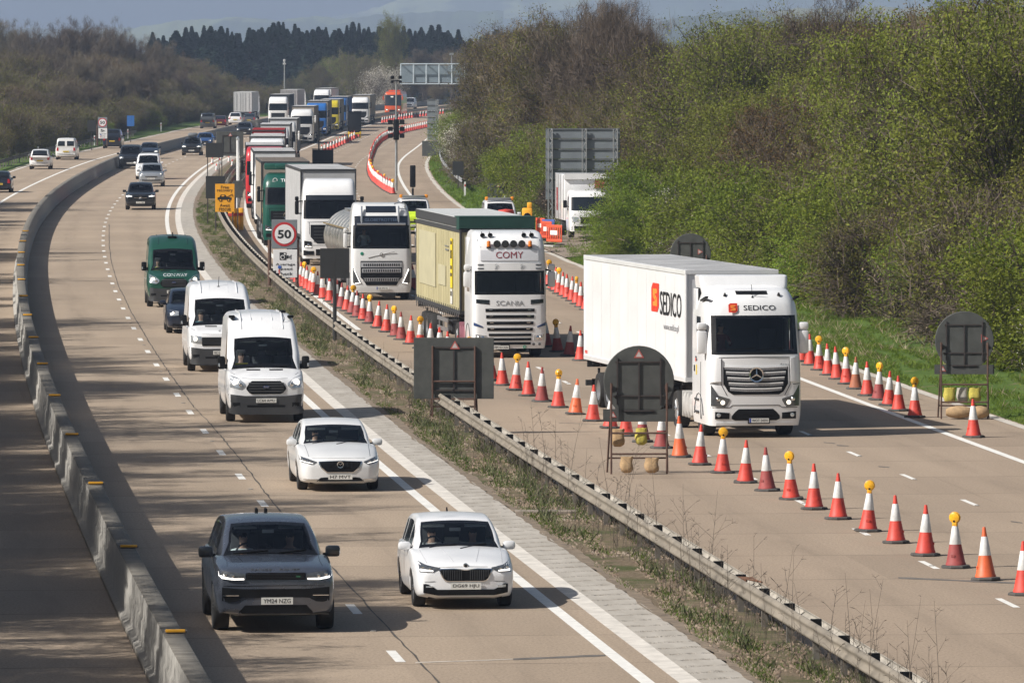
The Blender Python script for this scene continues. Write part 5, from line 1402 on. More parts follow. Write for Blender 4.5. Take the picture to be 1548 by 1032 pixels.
# ---------------------------------------------------------------- the other cars
def simple_front(r, bv, sp, hl, gr, pl, txt, lm=None, beam=True, drl=False):
    x0, x1, z0, z1 = hl
    lamp(r, bv, [(x0, z0+.01), (x1, z0)], [(x0, z1-.04), (x1, z1)], lm or M_lens, drl=[([(x0+.02, z0+.02), (x1-.02, z0+.03)], [(x0+.02, z0+.05), (x1-.02, z0+.075)])] if drl else None, beam=[((x0+x1)/2, (z0+z1)/2, .045, 2)] if beam else None, nx=5, nz=2)
    b = MB(); g = gr; panel(b, bv, [(-g[0], g[1]+.05), (-g[0]*.85, g[1]), (g[0]*.85, g[1]), (g[0], g[1]+.05)], [(-g[0], g[2]-.02), (g[0], g[2]-.02)], 0, .012, nx=10, nz=2)
    panel(b, bv, *rect(-g[0]*.9, g[0]*.9, (g[1]+g[2])/2-.01, (g[1]+g[2])/2+.01), 1, .024, nx=8, nz=1)
    b.build('grille', [M_black, M_chrome], r)
    b = MB(); panel(b, bv, [(-.78, pl-.13), (.78, pl-.13)], [(-.78, pl-.04), (-.5, pl-.06), (.5, pl-.06), (.78, pl-.04)], 0, .012, nx=10, nz=2); b.build('bumper_intake', M_black, r)
    plate(r, bv, txt, 0, pl+.02, off=.03)
def mk(sp, name, loc, rz, hl, gr, pl, txt, lm=None, scale=1.0, mz=None, drl=False, beam=True):
    r = empty(name, loc, rz, scale); body, cab, ws, bv = car(sp, r)
    simple_front(r, bv, sp, hl, gr, pl, txt, lm, drl=drl, beam=beam)
    for s in (-1, 1): mirror_part(r, s*(sp['W']/2-.04), sp['cowl'][0]+.38, (mz or sp['cowl'][1])+.05, sp['paint'], .22, .16)
    return r, bv
def suv_spec(pt, **k):
    s = dict(L=4.6, W=1.88, oh=.88, wb=2.8, R=.36, clear=.22, tw=.24, topw=.82, crown=.04, nose=(.78, .87, .925, .955, .985, 1.0), rim=M_rim,
      top=[(-.88, .82), (-.84, .90), (-.7, .96), (-.2, 1.03), (.55, 1.08), (1.5, 1.06), (3.2, 1.08), (3.65, 1.05), (3.72, .8)], cowl=(.52, 1.08), ws_top=1.25, belt=1.04, tumble=.28, gb=.91, roof_r=.1,
      roof=[(.52, 1.09), (1.25, 1.53), (1.5, 1.60), (2.1, 1.64), (3.0, 1.60), (3.35, 1.52), (3.66, 1.12)], pillars=(1.8, 2.7), paint=pt); s.update(k); return s
def mpv_spec(pt, **k):
    s = dict(L=4.95, W=1.93, oh=.93, wb=3.0, R=.34, clear=.2, tw=.23, topw=.84, crown=.04, nose=(.76, .86, .92, .955, .985, 1.0), rim=M_grey,
      top=[(-.93, .88), (-.89, .97), (-.75, 1.04), (-.3, 1.13), (.2, 1.19), (1.5, 1.17), (3.7, 1.17), (3.98, 1.15), (4.02, .9)], cowl=(.18, 1.19), ws_top=.98, belt=1.15, tumble=.16, gb=.94, roof_r=.13,
      roof=[(.18, 1.20), (.98, 1.78), (1.25, 1.88), (1.8, 1.93), (3.6, 1.93), (3.9, 1.85), (4.0, 1.5)], smooth_roof=False, pillars=(1.6, 2.9), paint=pt, rear_glass=3.75, seats=(-.45, .45)); s.update(k); return s

loc, rz = spot(287.5, 503)
R7, _ = mk(dict(SP_HATCH, paint=P_navy, W=1.72, L=3.95, oh=.80, wb=2.5, roof=[(.52, .985), (1.28, 1.39), (1.6, 1.45), (2.1, 1.47), (2.6, 1.44), (2.85, 1.36), (3.08, 1.02)], top=[(-.80, .70), (-.76, .77), (-.62, .82), (-.2, .91), (.55, .985), (1.4, .97), (2.7, .98), (3.05, .95), (3.15, .7)], ws_top=1.28), 'hatchback_car', loc, rz, (.42, .80, .62, .82), (.38, .52, .66), .40, 'LK57 UEB')
tag(R7, 'small dark navy hatchback tucked between the green van and the white vans', 'car')
loc, rz = spot(212.5, 317)
R8, bv = mk(suv_spec(P_blk), 'estate_car', loc, rz, (.50, .90, .80, .93), (.44, .62, .86), .44, 'YT23 NBE', M_lens, drl=True)
tag(R8, 'glossy black off road estate with a star badge running alone in the left lane', 'car')
b = MB(); p = cast(bv, 0, .75, 'front'); q = p.y-.035
b.lathe([(.075, -.006), (.09, -.008), (.092, 0), (.075, 0), (.075, -.006)], (0, q, .75), 'y', 20)
for a in (90, 210, 330): b.tube([(0, q, .75), (.08*math.cos(rad(a)), q, .75+.08*math.sin(rad(a)))], [.016, .005], 5)
b.build('badge', M_chrome, R8)
loc, rz = spot(229, 282)
R9, _ = mk(suv_spec(P_silver, W=1.84, L=4.52), 'estate_car', loc, rz, (.50, .86, .84, 1.0), (.46, .68, .78), .56, 'GD14 OKR')
tag(R9, 'silver family off road car just ahead of a white van', 'car')
loc, rz = spot(224, 271)
R10, _ = mk(mpv_spec(P_white), 'panel_van', loc, rz, (.55, .88, .90, 1.08), (.5, .66, .86), .5, 'WX19 FKA')
tag(R10, 'low white van driving directly behind the silver car', 'van')
loc, rz = spot(197, 255)
R11, _ = mk(mpv_spec(P_blk, W=1.95), 'passenger_van', loc, rz, (.55, .88, .86, 1.02), (.52, .60, .84), .46, 'RE70 LXB')
tag(R11, 'black people carrier beside the concrete barrier ahead of a dark saloon', 'van')
loc, rz = spot(225, 240)
R12, _ = mk(dict(SP_SALOON, paint=P_navy), 'saloon_car', loc, rz, (.52, .86, .63, .76), (.46, .44, .66), .36, 'KP16 VNM', drl=True)
tag(R12, 'dark saloon half hidden behind the black people carrier', 'car')
loc, rz = spot(290, 235)
R13, _ = mk(suv_spec(P_blk), 'estate_car', loc, rz, (.50, .88, .80, .93), (.44, .62, .86), .44, 'BN68 OVD', drl=True)
tag(R13, 'black off road estate carrying a grey roof box', 'car')
b = MB(); b.box((0, 2.0, 1.90), (.85, 1.9, .36), bev=.15); o = b.build('roof_box', mat('roof_box_grey', (.16, .17, .18), .4), None)
o.matrix_world = Matrix.Translation(R13.location) @ Matrix.Rotation(R13.rotation_euler.z, 4, 'Z'); tag(o, 'grey roof box strapped on top of the black off road estate', 'roof box')
loc, rz = spot(309, 223)
R14, _ = mk(dict(SP_HATCH, paint=P_blue), 'hatchback_car', loc, rz, (.45, .84, .64, .80), (.44, .5, .7), .4, 'LD66 YPA')
tag(R14, 'blue hatchback behind the estate with the roof box', 'car')
loc, rz = spot(369, 207)
R15, _ = mk(suv_spec(P_blk), 'estate_car', loc, rz, (.50, .88, .80, .93), (.44, .62, .86), .44, 'SB21 KTE')
tag(R15, 'black car far off beside the head of the red lorry queue', 'car')
loc, rz = spot(619, 165)
R16, _ = mk(mpv_spec(P_white), 'panel_van', loc, rz, (.55, .88, .90, 1.08), (.5, .66, .86), .5, 'AV18 TZJ')
tag(R16, 'small white van following the orange coach', 'van')

# cars seen from behind on the far left carriageway
def rear_car(sp, name, loc, rz, txt, hi, wz, label, cat='car', van_=False):
    r = empty(name, loc, rz+math.pi); body, cab, ws, bv = car(sp, r)
    W2 = sp['W']/2; b = MB()
    if van_:
        for s in (-1, 1): panel(b, bv, *rect(min(s*.10, s*.72), max(s*.10, s*.72), 1.25, 1.68), 0, .012, 'rear', nx=5, nz=3)
        b.build('rear_window', [M_dglass], r)
    for s in (-1, 1):
        b = MB(); panel(b, bv, *rect(min(s*(W2-.30), s*(W2-.06)), max(s*(W2-.30), s*(W2-.06)), hi-.14, hi+.14), 0, .014, 'rear', nx=3, nz=2); b.build('tail_light', M_redlens, r)
    b = MB(); panel(b, bv, *rect(-W2+.10, W2-.10, sp.get('clear', .2)+.12, sp.get('clear', .2)+.32), 0, .014, 'rear', nx=8, nz=1); b.build('bumper', M_trim, r)
    plate(r, bv, txt, 0, hi-.20, 'rear', yellow=True, off=.03)
    for s in (-1, 1): mirror_part(r, s*(W2-.04), sp['cowl'][0]+.38, sp['cowl'][1]+.05, sp['paint'], .22, .16)
    return tag(r, label, cat)
def rspot(px, py, sp, z=0.0):
    x, y = unproj(px, py, z); y2 = y; a = -heading(y)
    wbk = sp['wb']; return (x+math.sin(a)*-wbk*1.0, y+math.cos(a)*wbk, z), a
for sp, nm, px, py, txt, hi, lb, cat, vn in (
    (suv_spec(P_white, W=1.81, L=4.35), 'estate_car', 61, 256, 'LS15 ZVW', .92, 'white crossover driving away at the far left, dark lower bumper', 'car', False),
    (mpv_spec(P_white2, rear_glass=None, side1=1.6), 'panel_van', 100.5, 241.5, 'EA17 RHX', .95, 'white van driving away behind the white crossover', 'van', True),
    (mpv_spec(P_navy, L=4.8), 'passenger_van', 170, 224.5, 'HJ14 EPO', .95, 'dark people carrier driving away past the speed limit sign', 'van', False),
    (mpv_spec(P_greyc, L=4.6), 'passenger_van', 314, 194.5, 'FX12 ULC', .95, 'grey people carrier driving away beyond the blue marker sign', 'van', False),
    (dict(SP_SALOON, paint=P_dkred), 'saloon_car', 333, 192, 'WN63 BGY', .78, 'dark red saloon driving away beside the grey people carrier', 'car', False),
    (suv_spec(P_white), 'estate_car', 356, 189, 'OV20 JMT', .92, 'white car driving away in front of the pale lorry box', 'car', False),
    (dict(SP_SALOON, paint=P_greyc), 'saloon_car', 377, 188, 'CK65 NDE', .78, 'dark grey saloon driving away below the pale lorry box', 'car', False)):
    loc, a = rspot(px, py, sp); rear_car(sp, nm, loc, a, txt, hi, 1.2, lb, cat, vn)
sp = dict(SP_HATCH, paint=P_navy); loc, a = rspot(-1, 291, sp); rear_car(sp, 'hatchback_car', loc, a, 'GU09 XFT', .80, 1.2, 'dark hatchback cut by the left edge of the view', 'car')
# ---------------------------------------------------------------- lorries: a cab lofted level by level, a chassis, a trailer
def zloft(levels, nf=9, ncor=5):
    """levels: (z, y_front, y_rear, half width, corner radius, bow). Returns grid of plan outlines from rear left round the front to rear right"""
    G = []
    for z, yf, yr, hw, rc, bow in levels:
        pts = [(-hw, yr), (-hw, yr+(yf+rc-yr)*.33), (-hw, yr+(yf+rc-yr)*.66)]
        for k in range(ncor): a = math.pi+(math.pi/2)*k/(ncor-1); pts.append((-hw+rc+rc*math.cos(a), yf+rc+rc*math.sin(a)))
        xi = hw-rc
        for k in range(1, nf): x = -xi+2*xi*k/nf; pts.append((x, yf-bow*(1-(x/xi)**2)))
        for k in range(ncor): a = 1.5*math.pi+(math.pi/2)*k/(ncor-1); pts.append((hw-rc+rc*math.cos(a), yf+rc+rc*math.sin(a)))
        pts += [(hw, yr+(yf+rc-yr)*.66), (hw, yr+(yf+rc-yr)*.33), (hw, yr)]
        G.append([(x, y, z) for x, y in pts])
    return G
def lerp_levels(ctrl, zs):
    c = np.array(ctrl); return [tuple([z]+[float(pchip(c[:, 0], c[:, k], [z])[0]) for k in range(1, 6)]) for z in zs]

CABS = {
 # z, y_front, y_rear, half width, corner radius, bow
 'star': [(.32, -1.36, .95, 1.20, .22, .03), (.6, -1.40, .95, 1.24, .24, .04), (1.2, -1.41, .95, 1.25, .26, .05), (2.1, -1.36, .95, 1.25, .34, .09), (2.2, -1.34, .95, 1.25, .36, .10), (3.10, -1.12, .95, 1.235, .38, .10), (3.30, -1.07, .95, 1.21, .40, .09), (3.52, -.92, .95, 1.15, .44, .08), (3.68, -.70, .95, 1.07, .42, .05), (3.77, -.35, .95, .99, .36, .04), (3.80, .1, .92, .92, .3, .02)],
 'square': [(.32, -1.40, .95, 1.20, .18, .03), (.6, -1.43, .95, 1.24, .20, .04), (1.2, -1.44, .95, 1.25, .22, .05), (2.0, -1.40, .95, 1.25, .24, .05), (2.15, -1.38, .95, 1.25, .24, .05), (3.0, -1.28, .95, 1.24, .25, .05), (3.4, -1.22, .95, 1.22, .26, .05), (3.75, -1.00, .95, 1.18, .28, .04), (3.92, -.6, .95, 1.12, .26, .03), (3.97, -.2, .92, 1.05, .2, .02)],
 'tall': [(.32, -1.38, .95, 1.20, .18, .03), (.6, -1.42, .95, 1.24, .22, .04), (1.2, -1.43, .95, 1.25, .24, .05), (2.05, -1.38, .95, 1.25, .26, .05), (2.15, -1.36, .95, 1.25, .26, .05), (3.05, -1.16, .95, 1.22, .26, .05), (3.35, -1.06, .95, 1.19, .28, .05), (3.72, -.78, .95, 1.13, .3, .04), (3.86, -.4, .95, 1.07, .26, .03), (3.90, 0, .92, 1.0, .2, .02)],
}
M_slat = mat('grille_mesh', (.30, .30, .31), .5, .3, var=.5, scale=40)
M_tank = mat('tank_steel', (.62, .60, .56), .28, .85, var=.12, scale=2)
M_alu = mat('aluminium', (.50, .51, .52), .35, .8, var=.15)
M_rail_g = mat('chassis', (.03, .03, .032), .7, var=.3)

def cab(root, style, pt, hs=1.0, screen=(2.17, 3.12), dark_screen_top=None):
    ct = [(z*hs if z > .7 else z, a, b_, c, d, e) for z, a, b_, c, d, e in CABS[style]]
    s0, s1 = screen; zs = sorted(set([.32, .45, .6, .9, 1.2, 1.6, 1.9]+[s0, s0+.07, s0+(s1-s0)*.3, s0+(s1-s0)*.6, s1-.07, s1]+[q*hs for q in (3.3, 3.45, 3.6, 3.70, 3.80, 3.86, 3.90)]+[ct[-1][0]]))
    zs = [z for z in zs if z <= ct[-1][0]+1e-6]
    zs = [z for i, z in enumerate(zs) if i == 0 or z-zs[i-1] > .012]
    G = zloft(lerp_levels(ct, zs)); n = len(G[0]); V = [p for g in G for p in g]
    i0 = min(range(len(zs)), key=lambda i: abs(zs[i]-s0)); i1 = min(range(len(zs)), key=lambda i: abs(zs[i]-s1))
    fb, fw, fe, fsl, fsr = [], [], [], [], []
    f0, f1 = 5, n-6
    for i in range(len(G)-1):
        for j in range(n-1):
            q = (i*n+j, i*n+j+1, (i+1)*n+j+1, (i+1)*n+j)
            if i0 <= i < i1 and f0 <= j < f1: (fe if i in (i0, i1-1) or j in (f0, f1-1) else fw).append(q)
            elif i0 < i < i1-1 and j == 1: fsl.append(q)
            elif i0 < i < i1-1 and j == n-3: fsr.append(q)
            else: fb.append(q)
        fb.append((i*n+n-1, i*n, (i+1)*n, (i+1)*n+n-1))
    fb += [tuple((len(G)-1)*n+j for j in range(n)), tuple(range(n))[::-1]]
    b = MB(); b.add(V, fb); body = b.build('cab', pt, root, ang=42)
    b = MB(); b.add(V, fw, 0); b.add(V, fe, 1); ws = b.build('windscreen', [glass_mat('lorry_glass', (.78, .84, .86)), M_frit], root)
    for f in (fsl, fsr):
        b = MB(); b.add([(x*1.004, y, z) for x, y, z in V], f); b.build('side_window', M_dglass, root)
    b = MB(); b.box((0, .1, s0-.1), (2.3, 1.6, .04)); b.box((0, .75, (s0+s1)/2), (2.3, .05, s1-s0)); b.box((0, -.85, s0+.02), (2.2, .5, .1), bev=.03)
    for x in (-.65, .65): b.box((x, .35, s0+.25), (.5, .15, .7), bev=.05)
    b.build('interior', M_seat, root)
    return body, ws, bvh_of([body, ws])

def lorry_mirrors(root, m, z=2.55, y=-1.05, hw=1.25, box=(.18, .20, .62), arm_black=True):
    for s in (-1, 1):
        b = MB(); x = s*(hw+.22)
        b.box((x, y, z), box, 0, bev=.06); b.box((x, y+.105, z), (box[0]*.8, .01, box[2]*.85), 1)
        b.box((x, y, z+box[2]*.5+.10), (box[0]*.95, box[1], .20), 0, bev=.05)
        b.tube([(s*hw*.97, y+.12, z+box[2]*.48), (x, y, z+box[2]*.45)], .03, 6, 1); b.tube([(s*hw*.97, y+.12, z-box[2]*.42), (x, y, z-box[2]*.42)], .03, 6, 1)
        b.build('door_mirror', [m, M_black], root)

def axle(root, ys, R=.5, rimm=None, tk=1.03, w=.34):
    for y in ys:
        for s in (-1, 1): wheel(root, s*tk, y, R, w, rimm or M_alu, R*.58, 8)

def tractor_under(root, pt, tank=True, side_m=None):
    b = MB()
    for s in (-1, 1): b.box((s*.42, 2.6, .85), (.10, 6.6, .26))
    b.box((0, .2, .75), (1.5, 2.2, .6)); b.box((0, -.9, .45), (2.1, .6, .25))
    b.box((0, 3.4, 1.05), (.9, 1.0, .12))
    b.build('chassis', M_rail_g, root, smooth=False)
    axle(root, (0.0, 3.75))
    if tank:
        for s in (-1, 1):
            b = MB(); b.box((s*.98, 1.95, .72), (.52, 1.35, .66), bev=.16)
            for y in (1.5, 1.95, 2.4): b.box((s*.99, y, .72), (.545, .05, .69), bev=.17)
            b.build('fuel_tank', side_m or M_alu, root)
    b = MB()
    for s in (-1, 1):
        pts = [(s*1.05+dx, .62*math.cos(a), .5+.62*math.sin(a)) for dx in (0,) for a in np.linspace(0.1, math.pi-.1, 9)]
        V = [(p[0]+w, p[1], p[2]) for p in pts for w in (-.22, .22)]
        b.add(V, [(2*i, 2*i+1, 2*i+3, 2*i+2) for i in range(len(pts)-1)])
    build_pair(b, 'mudguard', M_trim, root)

def trailer(root, kind_, y0, length, m, top=4.0, yaw=0.0, roof=None, ends=None, name='trailer', floor=1.18, W=2.55, under=True, straps=False):
    """semi trailer as a part; kingpin at y0, front bulkhead just ahead of it"""
    t = empty(name, (0, y0, 0), yaw); t.parent = root
    yf, yr = -1.25, length-1.25; hw = W/2
    b = MB()
    if kind_ in ('box', 'curtain'):
        b.box((0, (yf+yr)/2, (floor+top)/2), (W-.03, length-.06, top-floor-.04), 0)
        for x in (-hw+.03, hw-.03):
            for y in (yf+.05, yr-.05): b.box((x, y, (floor+top)/2), (.07, .10, top-floor), 2, bev=.02)
            b.box((x, (yf+yr)/2, floor+.06), (.075, length, .14), 2, bev=.015); b.box((x, (yf+yr)/2, top-.06), (.075, length, .13), 2 if kind_ == 'box' else 2, bev=.015)
        b.box((0, yf+.03, top-.05), (W, .07, .10), 2); b.box((0, yf+.02, floor+.06), (W, .05, .12), 2)
        b.box((0, (yf+yr)/2, top-.012), (W-.06, length-.04, .03), 1)
        n = 26
        for k in range(n):
            y = yf+.3+(length-.6)*k/(n-1)
            if kind_ == 'curtain': b.tube([(-hw+.010, y, floor+.10), (-hw+.010, y, top-.12)], .008, 5, 0, cap=False); b.tube([(hw-.010, y, floor+.10), (hw-.010, y, top-.12)], .008, 5, 0, cap=False)
            if kind_ == 'box' or k % 2 == 0: b.box((0, y, top+.006), (W-.2, .03, .015), 1)
        o = b.build('trailer_body', [m, roof or mat('trailer_roof', (.50, .50, .50), .6, var=.25, scale=.7), ends or m], t, smooth=False)
        if kind_ == 'curtain' and straps:
            for k in range(24):
                y = yf+.35+(length-.7)*k/23; b = MB()
                b.box((-hw-.004, y, floor+.0), (.018, .045, .42), 0); b.box((-hw-.012, y, floor-.05), (.03, .06, .09), 1); b.build('strap', [M_trim, M_alu], t, smooth=False)
    elif kind_ == 'tank':
        R = 1.24; zc = floor+.05+R*.95
        prof = [(.05, yf-.02), (R*.55, yf), (R*.86, yf+.14), (R*.97, yf+.36), (R, yf+.6), (R, yr-.6), (R*.97, yr-.36), (R*.86, yr-.14), (R*.5, yr), (.05, yr+.02)]
        q = MB(); q.lathe(prof, (0, 0, 0), 'y', 40, 0); V = np.concatenate(q.v); V[:, 2] *= .93; V[:, 2] += zc
        b.add(V, q.f, 0)
        for k in range(9):
            y = yf+.7+(length-1.4)*k/8; q = MB(); q.lathe([(R, -.04), (R+.025, -.03), (R+.025, .03), (R, .04)], (0, y, 0), 'y', 40); V = np.concatenate(q.v); V[:, 2] *= .93; V[:, 2] += zc; b.add(V, q.f, 0)
        b.box((0, (yf+yr)/2, zc+R*.93+.03), (.8, length*.8, .05), 1)
        b.build('tank', [m, M_alu], t)
        b = MB(); b.tube([(-R*.78, yf+.05, zc+R*.52), (0, yf-.12, zc+R*.62), (R*.78, yf+.05, zc+R*.52)], .03, 6); b.tube([(-R-.02, yf+.6, zc+.55), (-R-.02, yr-.6, zc+.55)], .03, 6); b.build('handrail', mat('brass_rail', (.30, .22, .10), .5, .5), t)
    if under:
        b = MB()
        for s in (-1, 1): b.box((s*.45, (yf+yr)/2+.3, floor-.20), (.14, length-1.0, .34))
        for k in range(12): b.box((0, yf+.8+k*(length-1.6)/11, floor-.07), (W-.2, .1, .1))
        b.box((0, yr-.05, .62), (W-.1, .12, .16)); b.box((0, yr-.02, floor-.12), (W-.2, .08, .22))
        for s in (-1, 1): b.box((s*.55, 2.2, .72), (.16, .16, .9)); b.box((s*.9, yr-.35, .80), (.06, .08, .5))
        b.box((-.75, 3.2, .72), (.7, .9, .5), bev=.03)
        b.build('trailer_chassis', M_rail_g, t, smooth=False)
        for s in (-1, 1):
            b = MB(); b.box((s*(hw-.06), 4.3, .95), (.03, 3.2, .14)); b.box((s*(hw-.06), 4.3, .62), (.03, 3.2, .14))
            for y in (3.0, 4.3, 5.6): b.box((s*(hw-.09), y, .78), (.04, .07, .5))
            b.build('side_guard', M_alu, t, smooth=False)
        ya = yr-4.4
        for k in range(3):
            for s in (-1, 1):
                b = MB(); x = s*1.04; R_ = .5
                b.lathe([(.30, -.18), (.46, -.19), (.5, -.1), (.5, .1), (.46, .19), (.30, .18)], (x, ya+1.31*k, R_), 'x', 22, 0)
                b.lathe([(.02, s*.03), (.12, s*.03), (.15, -s*.02), (.26, -s*.05), (.30, s*.15)], (x+s*.02, ya+1.31*k, R_), 'x', 16, 1); b.build('wheel', [M_tyre, M_alu], t)
        b = MB()
        for s in (-1, 1): b.box((s*1.04, yr-1.05, .48), (.42, .02, .6))
        build_pair(b, 'mudflap', M_black, t, smooth=False)
    return t

def world_of(root): return Matrix.Translation(root.location) @ Matrix.Rotation(root.rotation_euler.z, 4, 'Z')

# ----- the white lorry with the long white box -----
loc, _ = spot(1127, 657, RZ)
T1 = empty('articulated_lorry', loc, .155, 1.0)
body, ws, bv = cab(T1, 'star', P_white, 1.04, (2.18, 3.20))
lorry_mirrors(T1, P_white, 2.5, -.98, 1.14, (.27, .20, .62))
b = MB()
panel(b, bv, [(-.84, 1.42), (-.70, 1.14), (.70, 1.14), (.84, 1.42)], [(-.86, 1.86), (.86, 1.86)], 0, .012, nx=14, nz=4)
for k, z in enumerate((1.80, 1.665, 1.52, 1.38, 1.245)):
    w = .83-.035*k
    panel(b, bv, [(-w, z), (-.3, z-.03), (.3, z-.03), (w, z)], [(-w, z+.052), (-.3, z+.03), (.3, z+.03), (w, z+.052)], 1, .026, nx=12, nz=2)
    panel(b, bv, [(-w, z+.052), (-.3, z+.03), (.3, z+.03), (w, z+.052)], [(-w, z+.085), (-.3, z+.063), (.3, z+.063), (w, z+.085)], 2, .034, nx=12, nz=1)
b.build('grille', [M_black, M_slat, P_white], T1)
b = MB(); p = cast(bv, 0, 1.66, 'front'); q = p.y-.05
b.lathe([(.16, -.012), (.195, -.02), (.20, 0), (.16, .0), (.16, -.012)], (0, q, 1.66), 'y', 32, 0); b.lathe([(.001, .005), (.16, .005), (.16, .03)], (0, q, 1.66), 'y', 28, 1)
for a in (90, 210, 330): b.tube([(0, q-.012, 1.66), (.168*math.cos(rad(a)), q-.008, 1.66+.168*math.sin(rad(a)))], [.038, .010], 6, 0)
b.build('badge', [M_chrome, M_black], T1)
b = MB()                                                     # bumper intake, fog lamp recesses
panel(b, bv, [(-.64, .50), (-.58, .46), (.58, .46), (.64, .50)], [(-.62, .58), (-.50, .76), (.50, .76), (.62, .58)], 0, .012, nx=14, nz=3)
for s in (-1, 1): panel(b, bv, *( ([(.70, .50), (1.08, .50)], [(.70, .66), (1.08, .69)]) if s > 0 else ([(-1.08, .50), (-.70, .50)], [(-1.08, .69), (-.70, .66)])), 0, .012, nx=6, nz=2)
b.build('bumper_intake', [M_black], T1)
b = MB()
for s in (-1, 1): p = cast(bv, s*.98, .60, 'front'); b.lathe([(.001, -.02), (.05, -.015), (.06, .01)], (s*.98, p.y-.012, .60), 'y', 14)
build_pair(b, 'fog_lamp', M_lens, T1)
lamp(T1, bv, [(.70, .98), (.80, .81), (1.14, .84)], [(.70, 1.03), (1.0, 1.12), (1.18, 1.40)], M_lensd, beam=[(.88, .93, .06, 2), (1.0, 1.02, .05, 3)], off=.014)
plate(T1, bv, 'WOT 24591', .08, .46, w=.52, blue=True, frame=True, off=.05)
b = MB(); put_text(b, bv, 'SEDICO', .15, 3.40, .125, 0, width=.86, off=.02); b.build('lettering', M_ink, T1, smooth=False)
def s_logo(b, fn, mi, ms, k=1.0):
    P = [(-.5, .32), (-.30, .5), (.5, .5), (.5, -.30), (.30, -.5), (-.5, -.5)]
    b.add([fn(x*k, z*k, .0) for x, z in P], [tuple(range(6))], mi)
    for Q in ([(-.28, .30), (.28, .30), (.28, .16), (-.02, .12), (-.02, .04), (-.28, .0)], [(.28, -.30), (-.28, -.30), (-.28, -.16), (.02, -.12), (.02, -.04), (.28, .0)], [(-.28, .02), (.02, .10), (.28, -.02), (-.02, -.10)]):
        b.add([fn(x*k, z*k, .012) for x, z in Q], [tuple(range(len(Q)))], ms)
M_logo = mat('logo_red', (.70, .045, .02), .5, var=0); M_logo2 = mat('logo_orange', (.90, .26, .04), .5, var=0)
b = MB(); p = cast(bv, -.56, 3.40, 'front'); yq = min(cast(bv, -.66, 3.31, 'front').y, cast(bv, -.46, 3.31, 'front').y)-.035
s_logo(b, lambda x, z, o: (-.56+x, yq-o+(z+.1)*.3, 3.40+z), 0, 1, .24); b.build('emblem', [M_logo, M_logo2], T1, smooth=False)
b = MB(); put_text(b, bv, 'Actros', .80, 1.93, .045, 0, width=.34, shear=.2); b.build('model_lettering', M_chrome, T1, smooth=False)
seam(T1, bv, [[(-1.2, .80), (-.7, .80), (-.62, .86), (.62, .86), (.7, .80), (1.2, .80)], [(-1.1, 2.10), (0, 2.12), (1.1, 2.10)], [(-.90, 2.08), (-.92, 1.4), (-.74, 1.06)], [(.90, 2.08), (.92, 1.4), (.74, 1.06)], [(-1.2, 1.42), (-.95, 1.40)], [(1.2, 1.42), (.95, 1.40)]], face='front', r=.010)
b = MB()
for s in (-1, 1):
    lo, hi = ([(.96, 1.48), (1.19, 1.46)], [(.93, 2.08), (1.20, 2.16)])
    panel(b, bv, *((lo, hi) if s > 0 else ([(-x, z) for x, z in lo[::-1]], [(-x, z) for x, z in hi[::-1]])), 0, .05, nx=6, nz=5, thick=.08)
build_pair(b, 'corner_deflector', P_white, T1)
b = MB(); panel(b, bv, [(-1.0, .335), (1.0, .335)], [(-1.05, .40), (1.05, .40)], 0, .02, nx=16, nz=1); b.build('bumper_lip', P_white2, T1)
b = MB()                                                     # sun visor lip, sunroof, wipers, deflector, horn buds
panel(b, bv, [(-.42, 3.74), (.42, 3.74)], [(-.36, 3.83), (.36, 3.83)], 0, .012, nx=6, nz=2)
for x in (-.72, .72): p = cast(bv, x, 3.70, 'front'); b.lathe([(.001, .09), (.02, .08), (.05, 0)], (x, (p.y if p else -.7), 3.70), 'z', 8, 0)
b.lathe([(.001, .08), (.05, .05), (.06, 0)], (0, -.95, 3.62), 'z', 10, 0); b.tube([(0, -.95, 3.66), (-.02, -.92, 4.0)], .008, 4, 0); b.tube([(0, -.95, 3.66), (.25, -1.0, 3.8)], .008, 4, 0)
b.build('roof_fittings', M_black, T1)
b = MB()
G = zloft([(3.72, .02, .95, 1.12, .14, .02), (3.95, .12, .95, 1.17, .12, .02), (4.18, .26, .95, 1.19, .10, .02), (4.21, .34, .95, 1.14, .08, .0)]); n_ = len(G[0]); b.add([p for g in G for p in g], [(i*n_+j, i*n_+(j+1) % n_, (i+1)*n_+(j+1) % n_, (i+1)*n_+j) for i in range(3) for j in range(n_)]+[tuple(3*n_+j for j in range(n_))]); b.build('roof_deflector', P_white, T1)
b = MB()
for s in (-1, 1):
    b.box((s*1.20, .66, 2.65), (.05, .55, 2.4), 0, bev=.02); b.box((s*1.21, -.55, 3.62), (.10, .75, .05), 1, rx=rad(-9), bev=.02); b.box((s*1.12, .58, 3.70), (.16, .5, .34), 1, bev=.04)
build_pair(b, 'side_fairing', [P_white, M_black], T1)
wipers(T1, bv, 2.30, .95)
b = MB()
put_text(b, bv, 'SEDICO', .35, 1.98, .05, 0, 'left', width=.26); b.box((-1.262, .42, 1.98), (.008, .07, .09), 1); b.box((-1.262, .32, 1.72), (.008, .10, .26), 2); b.box((-1.262, .62, 1.75), (.010, .10, .16), 3)
b.build('door_marks', [M_ink, M_logo, M_plate_y, M_black], T1, smooth=False)
b = MB(); b.box((-1.245, -.25, 1.2), (.02, .05, 1.5), 0); b.box((-1.255, .40, 2.05), (.02, .16, .04), 0); b.box((-1.235, .25, .62), (.1, .5, .05), 0); b.box((-1.235, .25, .95), (.1, .5, .05), 0); b.build('door_fittings', M_trim, T1, smooth=False)
tractor_under(T1, P_white, side_m=mat('tank_white', (.55, .54, .52), .5, .3, var=.2))
